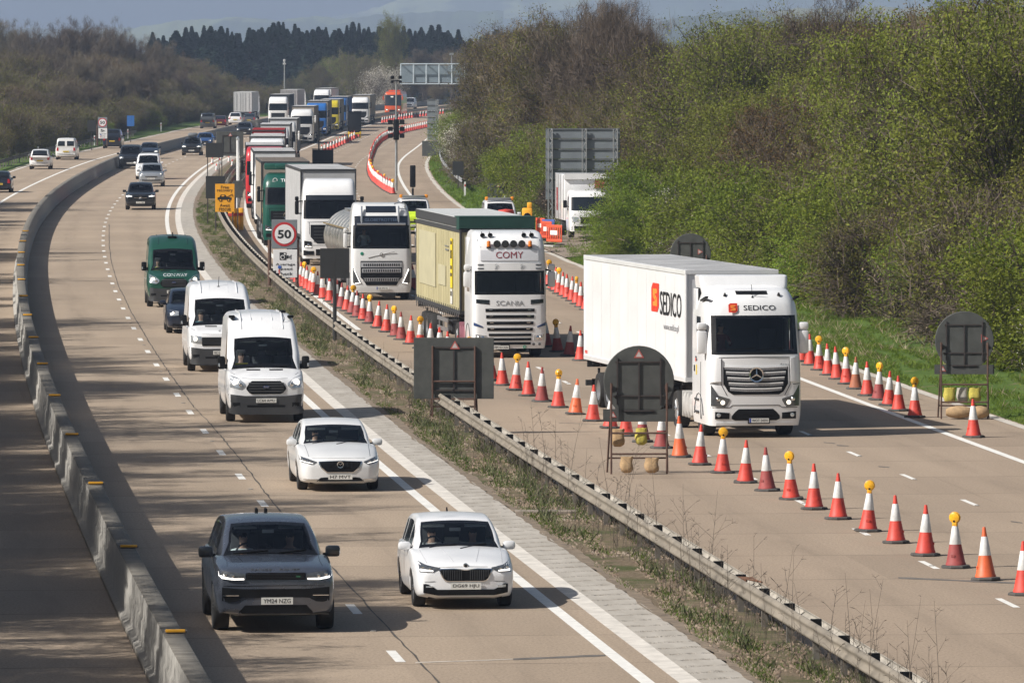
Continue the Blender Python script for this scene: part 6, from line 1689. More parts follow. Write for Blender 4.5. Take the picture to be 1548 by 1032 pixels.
t = trailer(T1, 'box', 3.4, 13.6, mat('trailer_white', (.82, .82, .82), .35, var=.03, scale=.8, coat=.4), 4.28, .035, floor=1.30, ends=P_white)
b = MB()
def lf(x, z, o): return (-1.285-o*.3, 1.15-x, 3.42+z)
yq = 3.05
s_logo(b, lambda x, z, o: (-1.272-o*.3, 2.62-x*1.25, 3.42+z*1.0), 0, 1, .78)
for y in np.arange(.1, 12, 1.22): b.box((-1.2705, y, 2.75), (.003, .008, 2.7), 4)
b.text('SEDICO', (-1.275, .62, 3.30), .64, 2, 'x-', .006, width=2.7); b.text('www.sedico.pl', (-1.275, .55, 2.66), .22, 3, 'x-', .006, width=1.9)
b.text('SEDICO', (-1.275, 12.0, 1.52), .09, 0, 'x-', .006, width=.35)
b.build('lettering', [M_logo, M_logo2, M_ink, mat('grey_ink', (.25, .25, .26), .5, var=0), mat('seam_grey', (.62, .62, .62), .5, var=0)], t, smooth=False)
tag(T1, 'white articulated lorry lettered SEDICO with a long white box trailer', 'lorry')
person(T1, -.65, .12, 2.12, mat('top_red', (.20, .04, .04), .8), 'driver in a red top at the wheel of the lorry lettered SEDICO', 0)

# ----- the white lorry with the cream curtain trailer -----
loc, _ = spot(763, 538, RZ)
T2 = empty('articulated_lorry', loc, .125, .985)
body, ws, bv = cab(T2, 'square', P_white, 1.07, (2.12, 2.92))
b = MB()                                                     # grille: black slats between white bars
for z, w in ((1.60, .80), (1.385, .78), (1.17, .76), (.96, .74)):
    panel(b, bv, [(-w, z-.05), (w, z-.05)], [(-w-.03, z+.055), (w+.03, z+.055)], 0, .012, nx=12, nz=2)
    for x in (-w*.82, w*.82): panel(b, bv, *rect(x-.06, x+.06, z+.005, z+.03), 1, .022, nx=2, nz=1)
for z, w in ((.78, .72), (.63, .72), (.49, .70)): panel(b, bv, *rect(-w, w, z-.045, z+.04), 0, .012, nx=12, nz=1)
b.build('grille', [M_black, M_chrome], T2)
b = MB()
for s in (-1, 1):
    lo, hi = ([(.70, 1.80), (1.14, 1.84)], [(.74, 1.95), (1.12, 1.97)]); panel(b, bv, *((lo, hi) if s > 0 else ([(-x, z) for x, z in lo[::-1]], [(-x, z) for x, z in hi[::-1]])), 0, .012, nx=5, nz=2)
build_pair(b, 'air_inlet', M_dglass, T2)
b = MB(); put_text(b, bv, 'SCANIA', 0, 1.84, .16, 0, width=.94, off=.02); b.build('badge_lettering', M_alu, T2, smooth=False)
lamp(T2, bv, [(.80, .58), (1.14, .60)], [(.80, .76), (1.16, .80)], M_lens, beam=[(.93, .68, .07, 3), (1.05, .69, .055, 3)])
b = MB()
for s in (-1, 1):
    lo, hi = ([(.92, 1.02), (1.20, 1.08)], [(.92, 1.06), (1.22, 1.20)]); panel(b, bv, *((lo, hi) if s > 0 else ([(-x, z) for x, z in lo[::-1]], [(-x, z) for x, z in hi[::-1]])), 0, .014, nx=5, nz=1)
build_pair(b, 'indicator', mat('blue_reflector', (.05, .09, .22), .15, .2), T2)
b = MB()
for x in (.80, 1.0):
    p = cast(bv, x, .46, 'front'); b.lathe([(.001, -.015), (.045, -.012), (.05, .01)], (x, p.y-.01, .46), 'y', 14)
b.build('fog_lamp', M_lensd, T2)
plate(T2, bv, 'MM 10 CON', -.32, .36, w=.56, h=.12, blue=True, frame=True, off=.03)
b = MB(); p = cast(bv, .50, .37, 'front'); b.lathe([(.001, -.012), (.055, -.01), (.06, .01)], (.50, p.y-.01, .37), 'y', 18, 0); b.text('G', (.50, p.y-.026, .37), .06, 1, 'y-', .004); b.build('environment_badge', [mat('badge_green2', (.02, .25, .15), .5), M_plate], T2)
b = MB()                                                     # name board above the screen and the roof light bar
panel(b, bv, [(-.98, 3.26), (.98, 3.26)], [(-.98, 3.62), (.98, 3.62)], 0, .03, nx=12, nz=3)
b.build('name_board', mat('board_white', (.66, .67, .70), .25, var=.05), T2)
b = MB(); put_text(b, bv, 'COMY', 0, 3.45, .22, 0, width=.92, off=.036); b.build('lettering', mat('maroon', (.24, .018, .03), .5, var=0), T2, smooth=False)
b = MB(); panel(b, bv, [(-1.06, 2.93), (1.06, 2.93)], [(-1.06, 3.18), (1.06, 3.18)], 0, .05, nx=14, nz=3, thick=.06); b.build('sun_visor', P_white2, T2)
b = MB()
for x in (-.45, .42):
    for k in range(16):
        a = k*2.399; r_ = .11*math.sqrt(k/16); p = cast(bv, x, 3.05, 'front')
        b.tube([(x+r_*math.cos(a)*.7, p.y-.062, 3.05+r_*math.sin(a)*1.1), (x+r_*math.cos(a)*.7+.025*math.cos(a*2), p.y-.062, 3.05+r_*math.sin(a)*1.1+.03*math.sin(a*2))], .006, 4)
build_pair(b, 'visor_emblem', M_trim, T2)
b = MB()
for x in (-.98, .98):
    for z in (3.00, 3.12): panel(b, bv, *rect(x-.10, x+.10, z-.02, z+.02), 0, .06, nx=3, nz=1)
b.build('marker_light', M_lensd, T2)
yl = min(cast(bv, x, 3.80, 'front').y for x in (-.42, .42))-.07
for x in (-.42, -.14, .14, .42):
    b = MB(); b.lathe([(.001, -.05), (.105, -.045), (.118, -.02), (.118, .02), (.06, .09), (.001, .10)], (x, yl, 3.82), 'y', 22, 0); b.lathe([(.112, -.050), (.122, -.05), (.122, 0)], (x, yl, 3.82), 'y', 22, 1)
    for k in range(-3, 4): b.box((x+.03*k, yl-.05, 3.82), (.006, .008, .2*math.sqrt(max(.05, 1-(.03*k/.105)**2))), 1); b.box((x, yl-.05, 3.82+.03*k), (.2*math.sqrt(max(.05, 1-(.03*k/.105)**2)), .008, .006), 1)
    b.build('spot_lamp', [M_lensd, M_trim], T2)
for x in (-.70, .70):
    b = MB(); b.lathe([(.001, .20), (.05, .19), (.065, .15), (.065, .0)], (x, yl, 3.73), 'z', 14, 0); b.lathe([(.075, 0), (.075, -.05)], (x, yl, 3.73), 'z', 14, 1); b.build('beacon', [M_orange, M_black], T2)
for x in (-.88, -.62, .52, .78):
    b = MB(); b.lathe([(.02, .35), (.025, .1), (.05, -.02), (.085, -.08), (.07, -.075), (.02, .05)], (x, -.95, 4.10), 'y', 14); b.tube([(x, -.8, 4.02), (x, -.75, 4.22)], .012, 5); b.build('air_horn', M_trim, T2)
b = MB(); b.tube([(-1.05, -1.0, 3.95), (-.98, -1.18, 3.70), (.98, -1.18, 3.70), (1.05, -1.0, 3.95)], .022, 6); b.tube([(-.3, -.8, 4.06), (.3, -.8, 4.06)], .03, 6); b.build('light_bar', M_chrome, T2)
wipers(T2, bv, 2.20, .95)
for s in (-1, 1):
    b = MB(); x = s*(1.47 if s > 0 else 1.38); b.box((x, -.9, 2.62), (.26, .18, .54), 0, bev=.07); b.box((x, -.92, 3.02), (.24, .18, .22), 0, bev=.07); b.tube([(s*1.22, -.8, 2.95), (x, -.85, 2.9)], .03, 6, 1); b.tube([(s*1.22, -.8, 2.4), (x, -.85, 2.45)], .03, 6, 1); b.build('door_mirror', [P_white2, M_black], T2)
b = MB()
for s in (-1, 1): b.box((s*1.2, .62, 2.4), (.06, .62, 3.2), 0, bev=.02)
build_pair(b, 'side_fairing', P_white, T2)
tractor_under(T2, P_white, side_m=mat('tank_maroon', (.26, .10, .13), .5, var=.2))
M_cream = mat('curtain_cream', (.43, .385, .22), .65, var=.14, scale=.9, bump=.15); M_dkgreen = mat('tarp_green', (.012, .055, .042), .6, var=.15)
t = trailer(T2, 'curtain', 3.4, 13.6, M_cream, 4.22, .0, floor=1.32, straps=True, roof=mat('roof_tarp', (.52, .53, .52), .6, var=.15), ends=M_trim)
b = MB(); b.prism([(-1.30, 4.25), (1.30, 4.25), (1.30, 4.64), (-1.30, 4.64)], 'y', -1.30, -1.22); b.box((0, -.6, 4.63), (2.60, 1.4, .04)); b.box((-1.29, -.85, 4.42), (.03, .8, .42)); b.box((1.29, -.85, 4.42), (.03, .8, .42)); b.build('front_tarp', M_dkgreen, t, smooth=False)
b = MB(); b.box((0, 5.8, 4.43), (2.52, 12.9, .36)); b.build('roof_tarp', [MATS['roof_tarp']], t, smooth=False)
b = MB(); b.box((-1.29, 5.8, 4.45), (.03, 12.7, .30)); b.box((1.29, 5.8, 4.45), (.03, 12.7, .30)); b.build('roof_edge', M_trim, t, smooth=False)
b = MB(); b.box((-1.29, 1.1, 3.0), (.014, .55, 1.7), 0); b.text('KRONE', (-1.30, 1.1, 3.3), .30, 1, 'x-', .004, width=.42)
for z in (2.6, 2.85, 3.7): b.box((-1.30, 1.1, z), (.006, .40, .12), 1)
b.box((-1.29, 1.1, 1.85), (.014, .5, .5), 2); b.box((-1.30, 1.1, 1.95), (.006, .36, .16), 1); b.box((-1.29, 2.6, 3.55), (.006, 1.1, .03), 3); b.box((-1.29, 2.5, 3.42), (.006, .9, .05), 3)
b.build('curtain_sign', [mat('sign_yellow', (.82, .60, .02), .5, var=.1), M_ink, M_plate, M_grey], t, smooth=False)
b = MB(); b.box((-1.283, 8.6, 2.95), (.012, 5.2, 1.9)); b.box((-1.283, 4.0, 2.5), (.012, 2.2, .7)); b.build('curtain_patch', mat('curtain_pale', (.45, .415, .27), .65, var=.1, scale=1.5), t, smooth=False)
tag(T2, 'white lorry lettered COMY with roof spot lamps and a cream curtain trailer', 'lorry')

# ----- the white tanker -----
loc, _ = spot(574, 452, RZ)
T3 = empty('tanker_lorry', loc, .070, .99)
body, ws, bv = cab(T3, 'tall', P_white2, 1.02, (2.12, 3.08))
b = MB(); panel(b, bv, [(-.78, .95), (-.66, .62), (.66, .62), (.78, .95)], [(-.86, 1.62), (.86, 1.62)], 0, .012, nx=14, nz=5)
panel(b, bv, [(-.82, 1.36), (.82, 1.36)], [(-.84, 1.57), (.84, 1.57)], 1, .024, nx=12, nz=2); panel(b, bv, [(-.78, 1.14), (.78, 1.14)], [(-.80, 1.30), (.80, 1.30)], 1, .024, nx=12, nz=2); panel(b, bv, [(-.72, .78), (.72, .78)], [(-.74, .92), (.74, .92)], 1, .024, nx=12, nz=2)
for k in range(-8, 9):
    for z in (1.46, 1.22, .85): panel(b, bv, *rect(k*.09-.022, k*.09+.022, z-.05, z+.05), 0, .034, nx=1, nz=1)
b.build('grille', [M_black, mat('grille_silver', (.50, .51, .53), .4, .4)], T3)
lamp(T3, bv, [(.84, .70), (1.06, .66), (1.17, .74)], [(.84, .72), (1.13, 1.30), (1.17, 1.32)], M_lensd, drl=[([(.86, .705), (1.08, .675)], [(.86, .735), (1.08, .72)])], off=.014)
for s in (-1, 1):
    b = MB(); q = [cast(bv, s*x, z, 'front') for x, z in ((.88, .73), (1.13, 1.28))]; b.tube([(p.x, p.y-.035, p.z) for p in q], .018, 5); b.build('running_light', M_drl, T3)
plate(T3, bv, 'GB 072 KL', .05, .50, w=.5, blue=True, off=.03)
b = MB(); panel(b, bv, [(-1.10, 3.06), (1.10, 3.06)], [(-1.06, 3.46), (1.06, 3.46)], 0, .03, nx=14, nz=3); panel(b, bv, [(-.62, 3.60), (.62, 3.60)], [(-.58, 3.86), (.58, 3.86)], 0, .016, nx=8, nz=3); b.build('name_board', mat('board_dark', (.012, .016, .025), .15, var=0, coat=.6), T3)
b = MB(); put_text(b, bv, 'GLOBETROTTER', 0, 3.30, .12, 0, width=1.35, off=.05); b.build('lettering', M_chrome, T3, smooth=False)
b = MB()
for x in (-.80, .72): b.tube([(x, -1.15, 3.12), (x, -1.12, 3.45), (x, -.95, 3.85)], .045, 8)
b.tube([(-1.0, -1.22, 3.12), (1.0, -1.22, 3.12)], .05, 8); b.tube([(.55, -.9, 3.95), (.78, -.9, 4.02), (1.0, -.8, 3.95), (1.0, -.6, 3.3)], .035, 6)
b.build('light_bar', mat('satin_tube', (.60, .61, .63), .3, .8, var=0), T3)
b = MB(); p = cast(bv, 0, 1.88, 'front'); b.tube([(-.55, p.y-.01, 1.75), (.55, p.y-.01, 2.0)], .012, 5); b.lathe([(.05, -.02), (.075, -.02), (.075, .0), (.05, 0), (.05, -.02)], (0, p.y-.015, 1.88), 'y', 18)
put_text(b, bv, 'VOLVO', 0, 3.14, .05, 0, width=.30, off=.06); b.build('badge', M_chrome, T3)
b = MB(); p = cast(bv, -.80, 1.92, 'front'); b.lathe([(.001, -.012), (.065, -.01), (.07, .01)], (-.80, p.y-.01, 1.92), 'y', 18); b.build('sticker', MATS['badge_green2'], T3)
lorry_mirrors(T3, P_white2, 2.45, -1.0, 1.25, (.16, .2, .62)); wipers(T3, bv, 2.22, .95)
tractor_under(T3, P_white)
trailer(T3, 'tank', 3.2, 11.5, M_tank, yaw=.055, floor=1.05)
tag(T3, 'white tanker lorry with a dark name panel and a polished steel tank', 'lorry')
person(T3, -.65, .12, 2.1, mat('shirt_white', (.62, .66, .66), .8), 'driver in a white shirt in the cab of the tanker lorry', 0)

# ----- generic lorries of the queue -----
def lorry(px, py, pt, style, tm, label, kind_='curtain', top=4.0, scale=1.0, z=RZ, letter=None, grille=None, roof=None, length=13.6, visor=None, beams=False, yaw=None, tr=True, d=None, xs=None, group=None, star=False, screen=(2.15, 3.05), rear=False):
    if d is not None: loc = ((xs-X0)/F*d, d, z); rz = -heading(d)
    else: loc, rz = spot(px, py, z)
    if yaw is not None: rz = yaw
    r = empty('articulated_lorry', loc, rz, scale)
    body, ws, bv = cab(r, style, pt, 1.0, screen)
    b = MB(); panel(b, bv, [(-.78, 1.30), (-.66, 1.0), (.66, 1.0), (.78, 1.30)], [(-.86, 1.84), (.86, 1.84)], 0, .012, nx=12, nz=3)
    for k in range(5): panel(b, bv, *rect(-.72, .72, 1.08+.15*k, 1.11+.15*k), 1, .026, nx=10, nz=1)
    b.build('grille', [grille or M_black, M_trim if grille is None else M_black], r)
    b = MB(); panel(b, bv, *rect(-.62, .62, .46, .74), 0, .012, nx=10, nz=1); b.build('bumper_intake', M_black, r)
    lamp(r, bv, [(.80, .80), (1.12, .82)], [(.80, 1.0), (1.15, 1.12)], M_lensd, drl=[([(.82, .83), (1.1, .84)], [(.82, .87), (1.1, .89)])], beam=[(.95, .92, .07, 2 if beams else 3)], nx=5, nz=2)
    plate(r, bv, 'PO 4K817', 0, .44, w=.52, blue=True, off=.03)
    if visor: b = MB(); panel(b, bv, [(-1.08, screen[1]), (1.08, screen[1])], [(-1.05, screen[1]+.22), (1.05, screen[1]+.22)], 0, .06, nx=12, nz=2, thick=.08); b.build('sun_visor', visor, r)
    if letter: b = MB(); put_text(b, bv, letter[0], letter[1], 3.42, letter[2], 0, off=.03, width=letter[3]); b.build('lettering', letter[4], r, smooth=False)
    if star:
        b = MB(); p = cast(bv, 0, 1.6, 'front'); q = p.y-.05; b.lathe([(.16, -.012), (.195, -.02), (.20, 0), (.16, .0), (.16, -.012)], (0, q, 1.6), 'y', 28)
        for a in (90, 210, 330): b.tube([(0, q-.012, 1.6), (.168*math.cos(rad(a)), q-.008, 1.6+.168*math.sin(rad(a)))], [.038, .010], 6)
        b.build('badge', M_chrome, r)
    seam(r, bv, [[(-1.2, .90), (-.76, .92), (.76, .92), (1.2, .90)], [(-1.15, 1.95), (0, 1.98), (1.15, 1.95)], [(-.92, 1.95), (-.90, 1.3)], [(.92, 1.95), (.90, 1.3)]], face='front', r=.010)
    b = MB(); panel(b, bv, *rect(-1.1, -.70, .48, .66), 0, .012, nx=5, nz=1); panel(b, bv, *rect(.70, 1.1, .48, .66), 0, .012, nx=5, nz=1); build_pair(b, 'bumper_vent', M_black, r)
    lorry_mirrors(r, M_black if pt is not P_white2 else P_white2, 2.6); wipers(r, bv, screen[0]+.1, .95)
    tractor_under(r, pt)
    x, y, _ = loc; yk = 3.4
    x1, s1 = ref(y+10); x0_, s0 = ref(y)
    if tr: trailer(r, kind_, yk, length, tm, top, math.atan(s0)-math.atan((x1-x0_)/10)+0.0 if yaw is None else .03, roof=roof, ends=M_trim if kind_ == 'curtain' else tm)
    return tag(r, label, 'lorry', group), bv
M_curt_grey = mat('curtain_grey', (.46, .46, .46), .6, var=.1, scale=1); M_curt_white = mat('curtain_white', (.66, .66, .65), .6, var=.08, scale=1); M_curt_brown = mat('curtain_beige', (.36, .31, .25), .65, var=.12, scale=1)
M_curt_blue = mat('curtain_blue', (.02, .11, .34), .6, var=.1, scale=1); M_curt_dk = mat('curtain_dark', (.03, .032, .035), .6, var=.2); M_curt_red = mat('curtain_red', (.36, .03, .035), .6, var=.12)
P_lblue = paint('lorry_blue', (.02, .14, .45)); P_yel = paint('yellow', (.62, .50, .02)); P_lred = paint('lorry_red', (.50, .02, .025)); P_lgreen = paint('lorry_green', (.006, .075, .052)); P_orange = paint('orange', (.62, .085, .012))

T4, bv = lorry(497, 400, P_white, 'tall', M_curt_grey, 'white lorry with a black grille and a pale grey curtain trailer behind the tanker', top=4.28, letter=None, visor=mat('visor_dark', (.015, .02, .028), .3), screen=(2.1, 2.95), yaw=.055, scale=1.05)
b = MB(); put_text(b, bv, 'MAN', .1, 1.72, .13, 0, width=.5, off=.03); b.build('badge', M_chrome, T4, smooth=False)
b = MB()
for s in (-1, 1):
    for lo, hi in (([(.72, .50), (1.15, .46)], [(.72, .62), (1.18, .70)]), ([(.82, .95), (1.14, .93)], [(.82, 1.08), (1.14, 1.12)])):
        panel(b, bv, *((lo, hi) if s > 0 else ([(-x, z) for x, z in lo[::-1]], [(-x, z) for x, z in hi[::-1]])), 0, .02, nx=5, nz=1)
build_pair(b, 'bumper_vent', M_black, T4)
T5, bv = lorry(433, 371, P_lgreen, 'star', M_curt_brown, 'dark green lorry lettered TRUCK above its windscreen, beside the speed limit sign', kind_='curtain', top=4.35, star=True, letter=('TRUCK', .15, .16, .95, P_white), roof=mat('roof_brown', (.20, .17, .145), .8, var=.3))
b = MB(); p = cast(bv, -.62, 3.42, 'front'); b.lathe([(.09, -.01), (.13, -.01), (.13, .01), (.09, .01), (.09, -.01)], (-.62, p.y-.03, 3.42), 'y', 20); b.box((-.62, p.y-.03, 3.36), (.3, .02, .04)); b.build('emblem', P_white, T5)
b = MB(); b.box((0, .3, 4.12), (2.3, .9, .34), bev=.06); b.box((-.1, -.2, 4.12), (1.0, .1, .26), bev=.04); b.build('roof_deflector', P_lgreen, T5)
lorry(0, 0, P_white, 'tall', M_curt_white, 'white lorry with a cream roof edge directly behind the dark green lorry', top=4.25, d=388, xs=416)
lorry(0, 0, P_lred, 'square', M_curt_red, 'bright red lorry whose left flank shows behind the green lorry', top=4.05, d=428, xs=400.5, beams=True)
lorry(0, 0, P_white, 'square', M_curt_white, 'white lorry with a dark roof vent behind the red lorry', top=4.1, d=468, xs=404)
lorry(0, 0, P_white2, 'square', M_curt_red, 'pale lorry with a red topped trailer behind the lorry with a dark roof vent', top=4.2, d=498, xs=405, roof=M_curt_red)
lorry(0, 0, P_white, 'tall', M_curt_white, 'white lorry with a pale curtain trailer ahead of the red topped trailer', top=4.15, d=540, xs=415)
lorry(0, 0, P_white2, 'tall', M_curt_grey, 'white lorry with a grey curtain trailer at the bend of the queue', top=4.15, d=585, xs=427)
lorry(0, 0, P_white2, 'star', M_curt_brown, 'white lorry with a beige curtain trailer just in front of the bright blue lorry', top=4.1, d=727, xs=457)
lorry(0, 0, P_lblue, 'square', M_curt_brown, 'bright blue lorry with a beige trailer in the far queue', top=4.2, d=792, xs=479)
lorry(0, 0, P_yel, 'square', M_curt_brown, 'yellow lorry with a beige trailer in the far queue', top=4.05, d=838, xs=498)
lorry(0, 0, P_lblue, 'square', M_curt_blue, 'blue lorry with a blue trailer half hidden behind the yellow lorry', top=4.15, d=872, xs=510)
lorry(0, 0, P_white, 'star', M_curt_brown, 'white lorry with a grey beige trailer nearest the coach', top=4.1, d=915, xs=545)
lorry(0, 0, P_white, 'tall', M_curt_dk, 'white lorry with a black trailer and black roof far along the left carriageway', top=4.2, d=850, xs=421, z=0)
lorry(0, 0, P_white, 'tall', M_curt_white, 'white lorry far beyond the blue lorry with only its roof in view', top=4.1, d=1010, xs=487, z=0)

# two pale trailers seen from behind on the far left carriageway
def rear_box(px, d, m, label, top=4.0):
    x = (px-X0)/F*d; r = empty('articulated_lorry', (x, d, 0), -heading(d)+math.pi)
    body, ws, bv = cab(r, 'tall', P_white)
    tractor_under(r, P_white); r.location = (x-math.sin(-heading(d))*15.6*-1, d+math.cos(heading(d))*15.6, 0)
    t = trailer(r, 'box', 3.4, 13.6, m, top, 0, ends=m)
    b = MB(); b.box((0, 12.36, 2.6), (.03, .02, 2.6)); 
    for x in (-.9, -.35, .35, .9): b.tube([(x, 12.37, 1.35), (x, 12.37, 3.9)], .02, 5)
    for x in (-1.05, 1.05): b.box((x, 12.37, 1.1), (.3, .03, .12), 1)
    b.build('rear_door', [M_grey, M_redlens], t, smooth=False)
    return tag(r, label, 'lorry')
rear_box(378, 935, mat('box_pale', (.56, .56, .56), .5, var=.06), 'pale grey lorry box driving away behind the dark cars')
rear_box(452, 990, mat('box_grey', (.33, .32, .32), .5, var=.1), 'grey lorry box driving away, only its top above the white lorries')

# ----- the orange coach -----
x = (596-X0)/F*1010
CO = empty('coach', (x, 1010, 0), -heading(1010))
ct = [(.30, -2.7, 9.2, 1.22, .22, .05), (.8, -2.75, 9.2, 1.27, .25, .08), (1.4, -2.74, 9.2, 1.275, .28, .10), (2.6, -2.55, 9.2, 1.26, .30, .10), (3.3, -2.35, 9.2, 1.22, .32, .08), (3.55, -2.0, 9.15, 1.12, .34, .05), (3.62, -1.5, 9.0, 1.0, .3, .02)]
zs = [.3, .5, .8, 1.1, 1.35, 1.45, 1.8, 2.2, 2.6, 3.0, 3.12, 3.3, 3.45, 3.55, 3.62]
G = zloft(lerp_levels(ct, zs)); n_ = len(G[0]); V = [p for g in G for p in g]; fb, fg = [], []
for i in range(len(G)-1):
    for j in range(n_-1): (fg if 5 <= i < 10 and 4 <= j < n_-5 or (5 < i < 10 and (j < 3 or j > n_-5)) else fb).append((i*n_+j, i*n_+j+1, (i+1)*n_+j+1, (i+1)*n_+j))
    fb.append((i*n_+n_-1, i*n_, (i+1)*n_, (i+1)*n_+n_-1))
fb.append(tuple((len(G)-1)*n_+j for j in range(n_)))
b = MB(); b.add(V, fb); body = b.build('body', P_orange, CO, ang=42)
b = MB(); b.add(V, fg); gw = b.build('glazing', M_dglass, CO); bv = bvh_of([body, gw])
b = MB(); panel(b, bv, *rect(-.35, .05, 2.72, 2.92), 0, .02, nx=3, nz=1); b.build('destination_sign', M_plate, CO)
lamp(CO, bv, [(.72, .72), (1.1, .76)], [(.72, .92), (1.14, 1.0)], M_lens, beam=[(.92, .84, .08, 2)], nx=5, nz=2)
b = MB(); panel(b, bv, *rect(-.55, .55, .55, .85), 0, .014, nx=8, nz=1); b.build('grille', M_black, CO)
for s in (-1, 1):
    b = MB(); b.tube([(s*1.15, -2.3, 3.2), (s*1.45, -2.75, 3.05), (s*1.45, -2.75, 2.8)], .05, 6); b.box((s*1.45, -2.75, 2.6), (.22, .16, .55), bev=.05); b.build('mirror_arm', P_orange, CO)
axle(CO, (0.0, 6.2), tk=1.05); b = MB(); b.box((0, 3.2, .45), (2.2, 11, .4)); b.build('underbody', M_under, CO, smooth=False)
b = MB(); b.box((0, 3, 3.72), (1.8, 5, .2), bev=.08); b.build('roof_unit', P_orange, CO)
tag(CO, 'orange red coach approaching at the far end of the road', 'coach')
# ---------------------------------------------------------------- cones
M_cred = mat('cone_red', (.60, .055, .034), .55, var=.26, scale=4); M_corange = mat('cone_orange', (.66, .12, .035), .5, var=.1, scale=7); M_cdull = mat('cone_dull', (.30, .055, .05), .65, var=.25, scale=5); M_cbrown = mat('cone_brown', (.34, .11, .05), .65, var=.25, scale=5)
M_cwhite = mat('cone_sleeve', (.66, .655, .64), .5, var=.22, scale=5); M_rubber = mat('rubber_base', (.075, .07, .065), .9, var=.35, scale=6)
def cone_proto(red, lampd):
    r = empty('traffic_cone')
    b = MB(); b.lathe([(.001, 0), (.30, 0), (.305, .02), (.29, .05), (.20, .06), (.001, .06)], (0, 0, 0), 'z', 8, 0); b.build('base', M_rubber, r, ang=25)
    b = MB(); b.lathe([(.205, .05), (.195, .10), (.185, .115), (.116, .47), (.110, .475), (.10, .47)], (0, 0, 0), 'z', 24, 0);    b.box((.0, -.168, .24), (.07, .008, .05), 0); b.build('cone_body', red, r)
    b = MB(); b.lathe([(.0565, .81), (.050, .84), (.030, .985), (.026, 1.0), (.001, 1.0)] if not lampd else [(.0565, .81), (.050, .84), (.045, .86), (.001, .86)], (0, 0, 0), 'z', 20, 0); b.build('tip', red, r)
    b = MB(); b.lathe([(.1165, .46), (.119, .47), (.0600, .815), (.056, .82)], (0, 0, 0), 'z', 24); b.build('sleeve', M_cwhite, r)
    if lampd:
        b = MB(); b.box((0, 0, .86), (.10, .10, .12), 0, bev=.02); b.box((0, .0, .92), (.05, .12, .05), 1, bev=.01); b.build('lamp_case', [M_amber, M_black], r)
        b = MB(); b.lathe([(.001, -.062), (.07, -.058), (.10, -.045), (.105, -.02), (.105, .02), (.10, .045), (.07, .058), (.001, .062)], (0, 0, .985), 'y', 22, 0); b.lathe([(.108, -.018), (.116, -.012), (.116, .012), (.108, .018)], (0, 0, .985), 'y', 22, 1); b.build('lamp_lens', [mat('amber_lens', (.88, .45, .02), .25, var=.15, scale=20, coat=.5), M_amber], r)
    return r
CP = {}
for k, m in (('r', M_cred), ('o', M_corange), ('d', M_cdull), ('b', M_cbrown)):
    for l in (0, 1): CP[k, l] = [cone_proto(m, l), False]
RC = random.Random(4)
NC = 0
def cone(x, y, k, l, label, group):
    global NC
    pr = CP[k, l]
    if pr[1]: o = copy_tree(pr[0])
    else: o, pr[1] = pr[0], True
    o.location = (x, y, RZ+.004); o.rotation_euler = (rad(RC.gauss(0, 1.7)), rad(RC.gauss(0, 1.7)), RC.random()*6.28 if not l else RC.gauss(0, .5)); s = 1.0+RC.gauss(0, .01); o.scale = (s, s, s)
    NC += 1
    return tag(o, label, 'traffic cone', group)
ORD = ['first', 'second', 'third', 'fourth', 'fifth', 'sixth', 'seventh', 'eighth', 'ninth', 'tenth', 'eleventh', 'twelfth', 'thirteenth', 'fourteenth', 'fifteenth', 'sixteenth', 'seventeenth', 'eighteenth', 'nineteenth', 'twentieth']
def ordn(i): return ORD[i] if i < 20 else ('twenty '+ORD[i-20] if i < 29 else 'thirtieth' if i == 29 else 'thirty '+ORD[i-30] if i < 39 else 'fortieth' if i == 39 else 'forty '+ORD[i-40])
COLN = {'r': 'red and white', 'o': 'orange and white', 'd': 'dull maroon and white', 'b': 'brown and white'}
A = [(1547.7, 899, 'r', 0), (1490, 876.5, 'o', 0), (1445, 858, 'd', 1), (1399, 839.6, 'r', 0), (1354.5, 820.6, 'r', 0), (1312, 803, 'r', 1), (1267, 784.5, 'r', 0), (1230.7, 769.7, 'r', 0), (1196, 754.7, 'r', 1), (1159.7, 741.8, 'd', 0), (1127, 729.6, 'r', 0), (1092, 714.8, 'r', 1), (1057.9, 702.6, 'r', 0), (1028, 691, 'o', 0), (1000, 677.5, 'd', 0), (971.4, 668, 'd', 0), (946.5, 659, 'r', 0), (922.3, 647, 'r', 0), (896, 636.5, 'r', 0), (869.8, 626.3, 'o', 0), (843.7, 616, 'r', 1), (819, 607, 'd', 0), (799, 598.4, 'r', 0), (779.5, 590, 'r', 1), (759.5, 582.5, 'r', 0),
     (743, 575.5, 'r', 0), (726, 568.5, 'r', 0), (709, 561, 'r', 1), (693, 553.5, 'd', 0), (678, 546.5, 'r', 0), (664, 540, 'r', 0), (650, 533, 'r', 0), (635.5, 526.5, 'r', 1), (620.8, 520, 'r', 0), (607, 513.5, 'd', 0), (597.8, 508.6, 'd', 1), (583.9, 502, 'r', 0), (570.8, 495.6, 'r', 0), (558.9, 489, 'd', 1), (549, 484, 'r', 0), (540, 479.6, 'd', 0), (532, 474.6, 'd', 1), (524, 470, 'r', 0), (516, 466, 'd', 0), (507.5, 461, 'd', 0)]
for i, (px, py, k, l) in enumerate(A):
    x, y = unproj(px, py, RZ)
    cone(x, y, k, l, f"{COLN[k]} cone{' with amber lamp' if l else ''}, {ordn(i)} from near end of guardrail line", 'cones in the line beside the guardrail')
A2 = [(498.7, 456), (488.8, 451.4), (480.7, 446.5), (474.3, 443.5), (469.6, 441), (464.7, 437.5), (459.5, 434.5), (454.5, 431.6), (449.5, 428), (445, 424.5), (440, 420.5)]
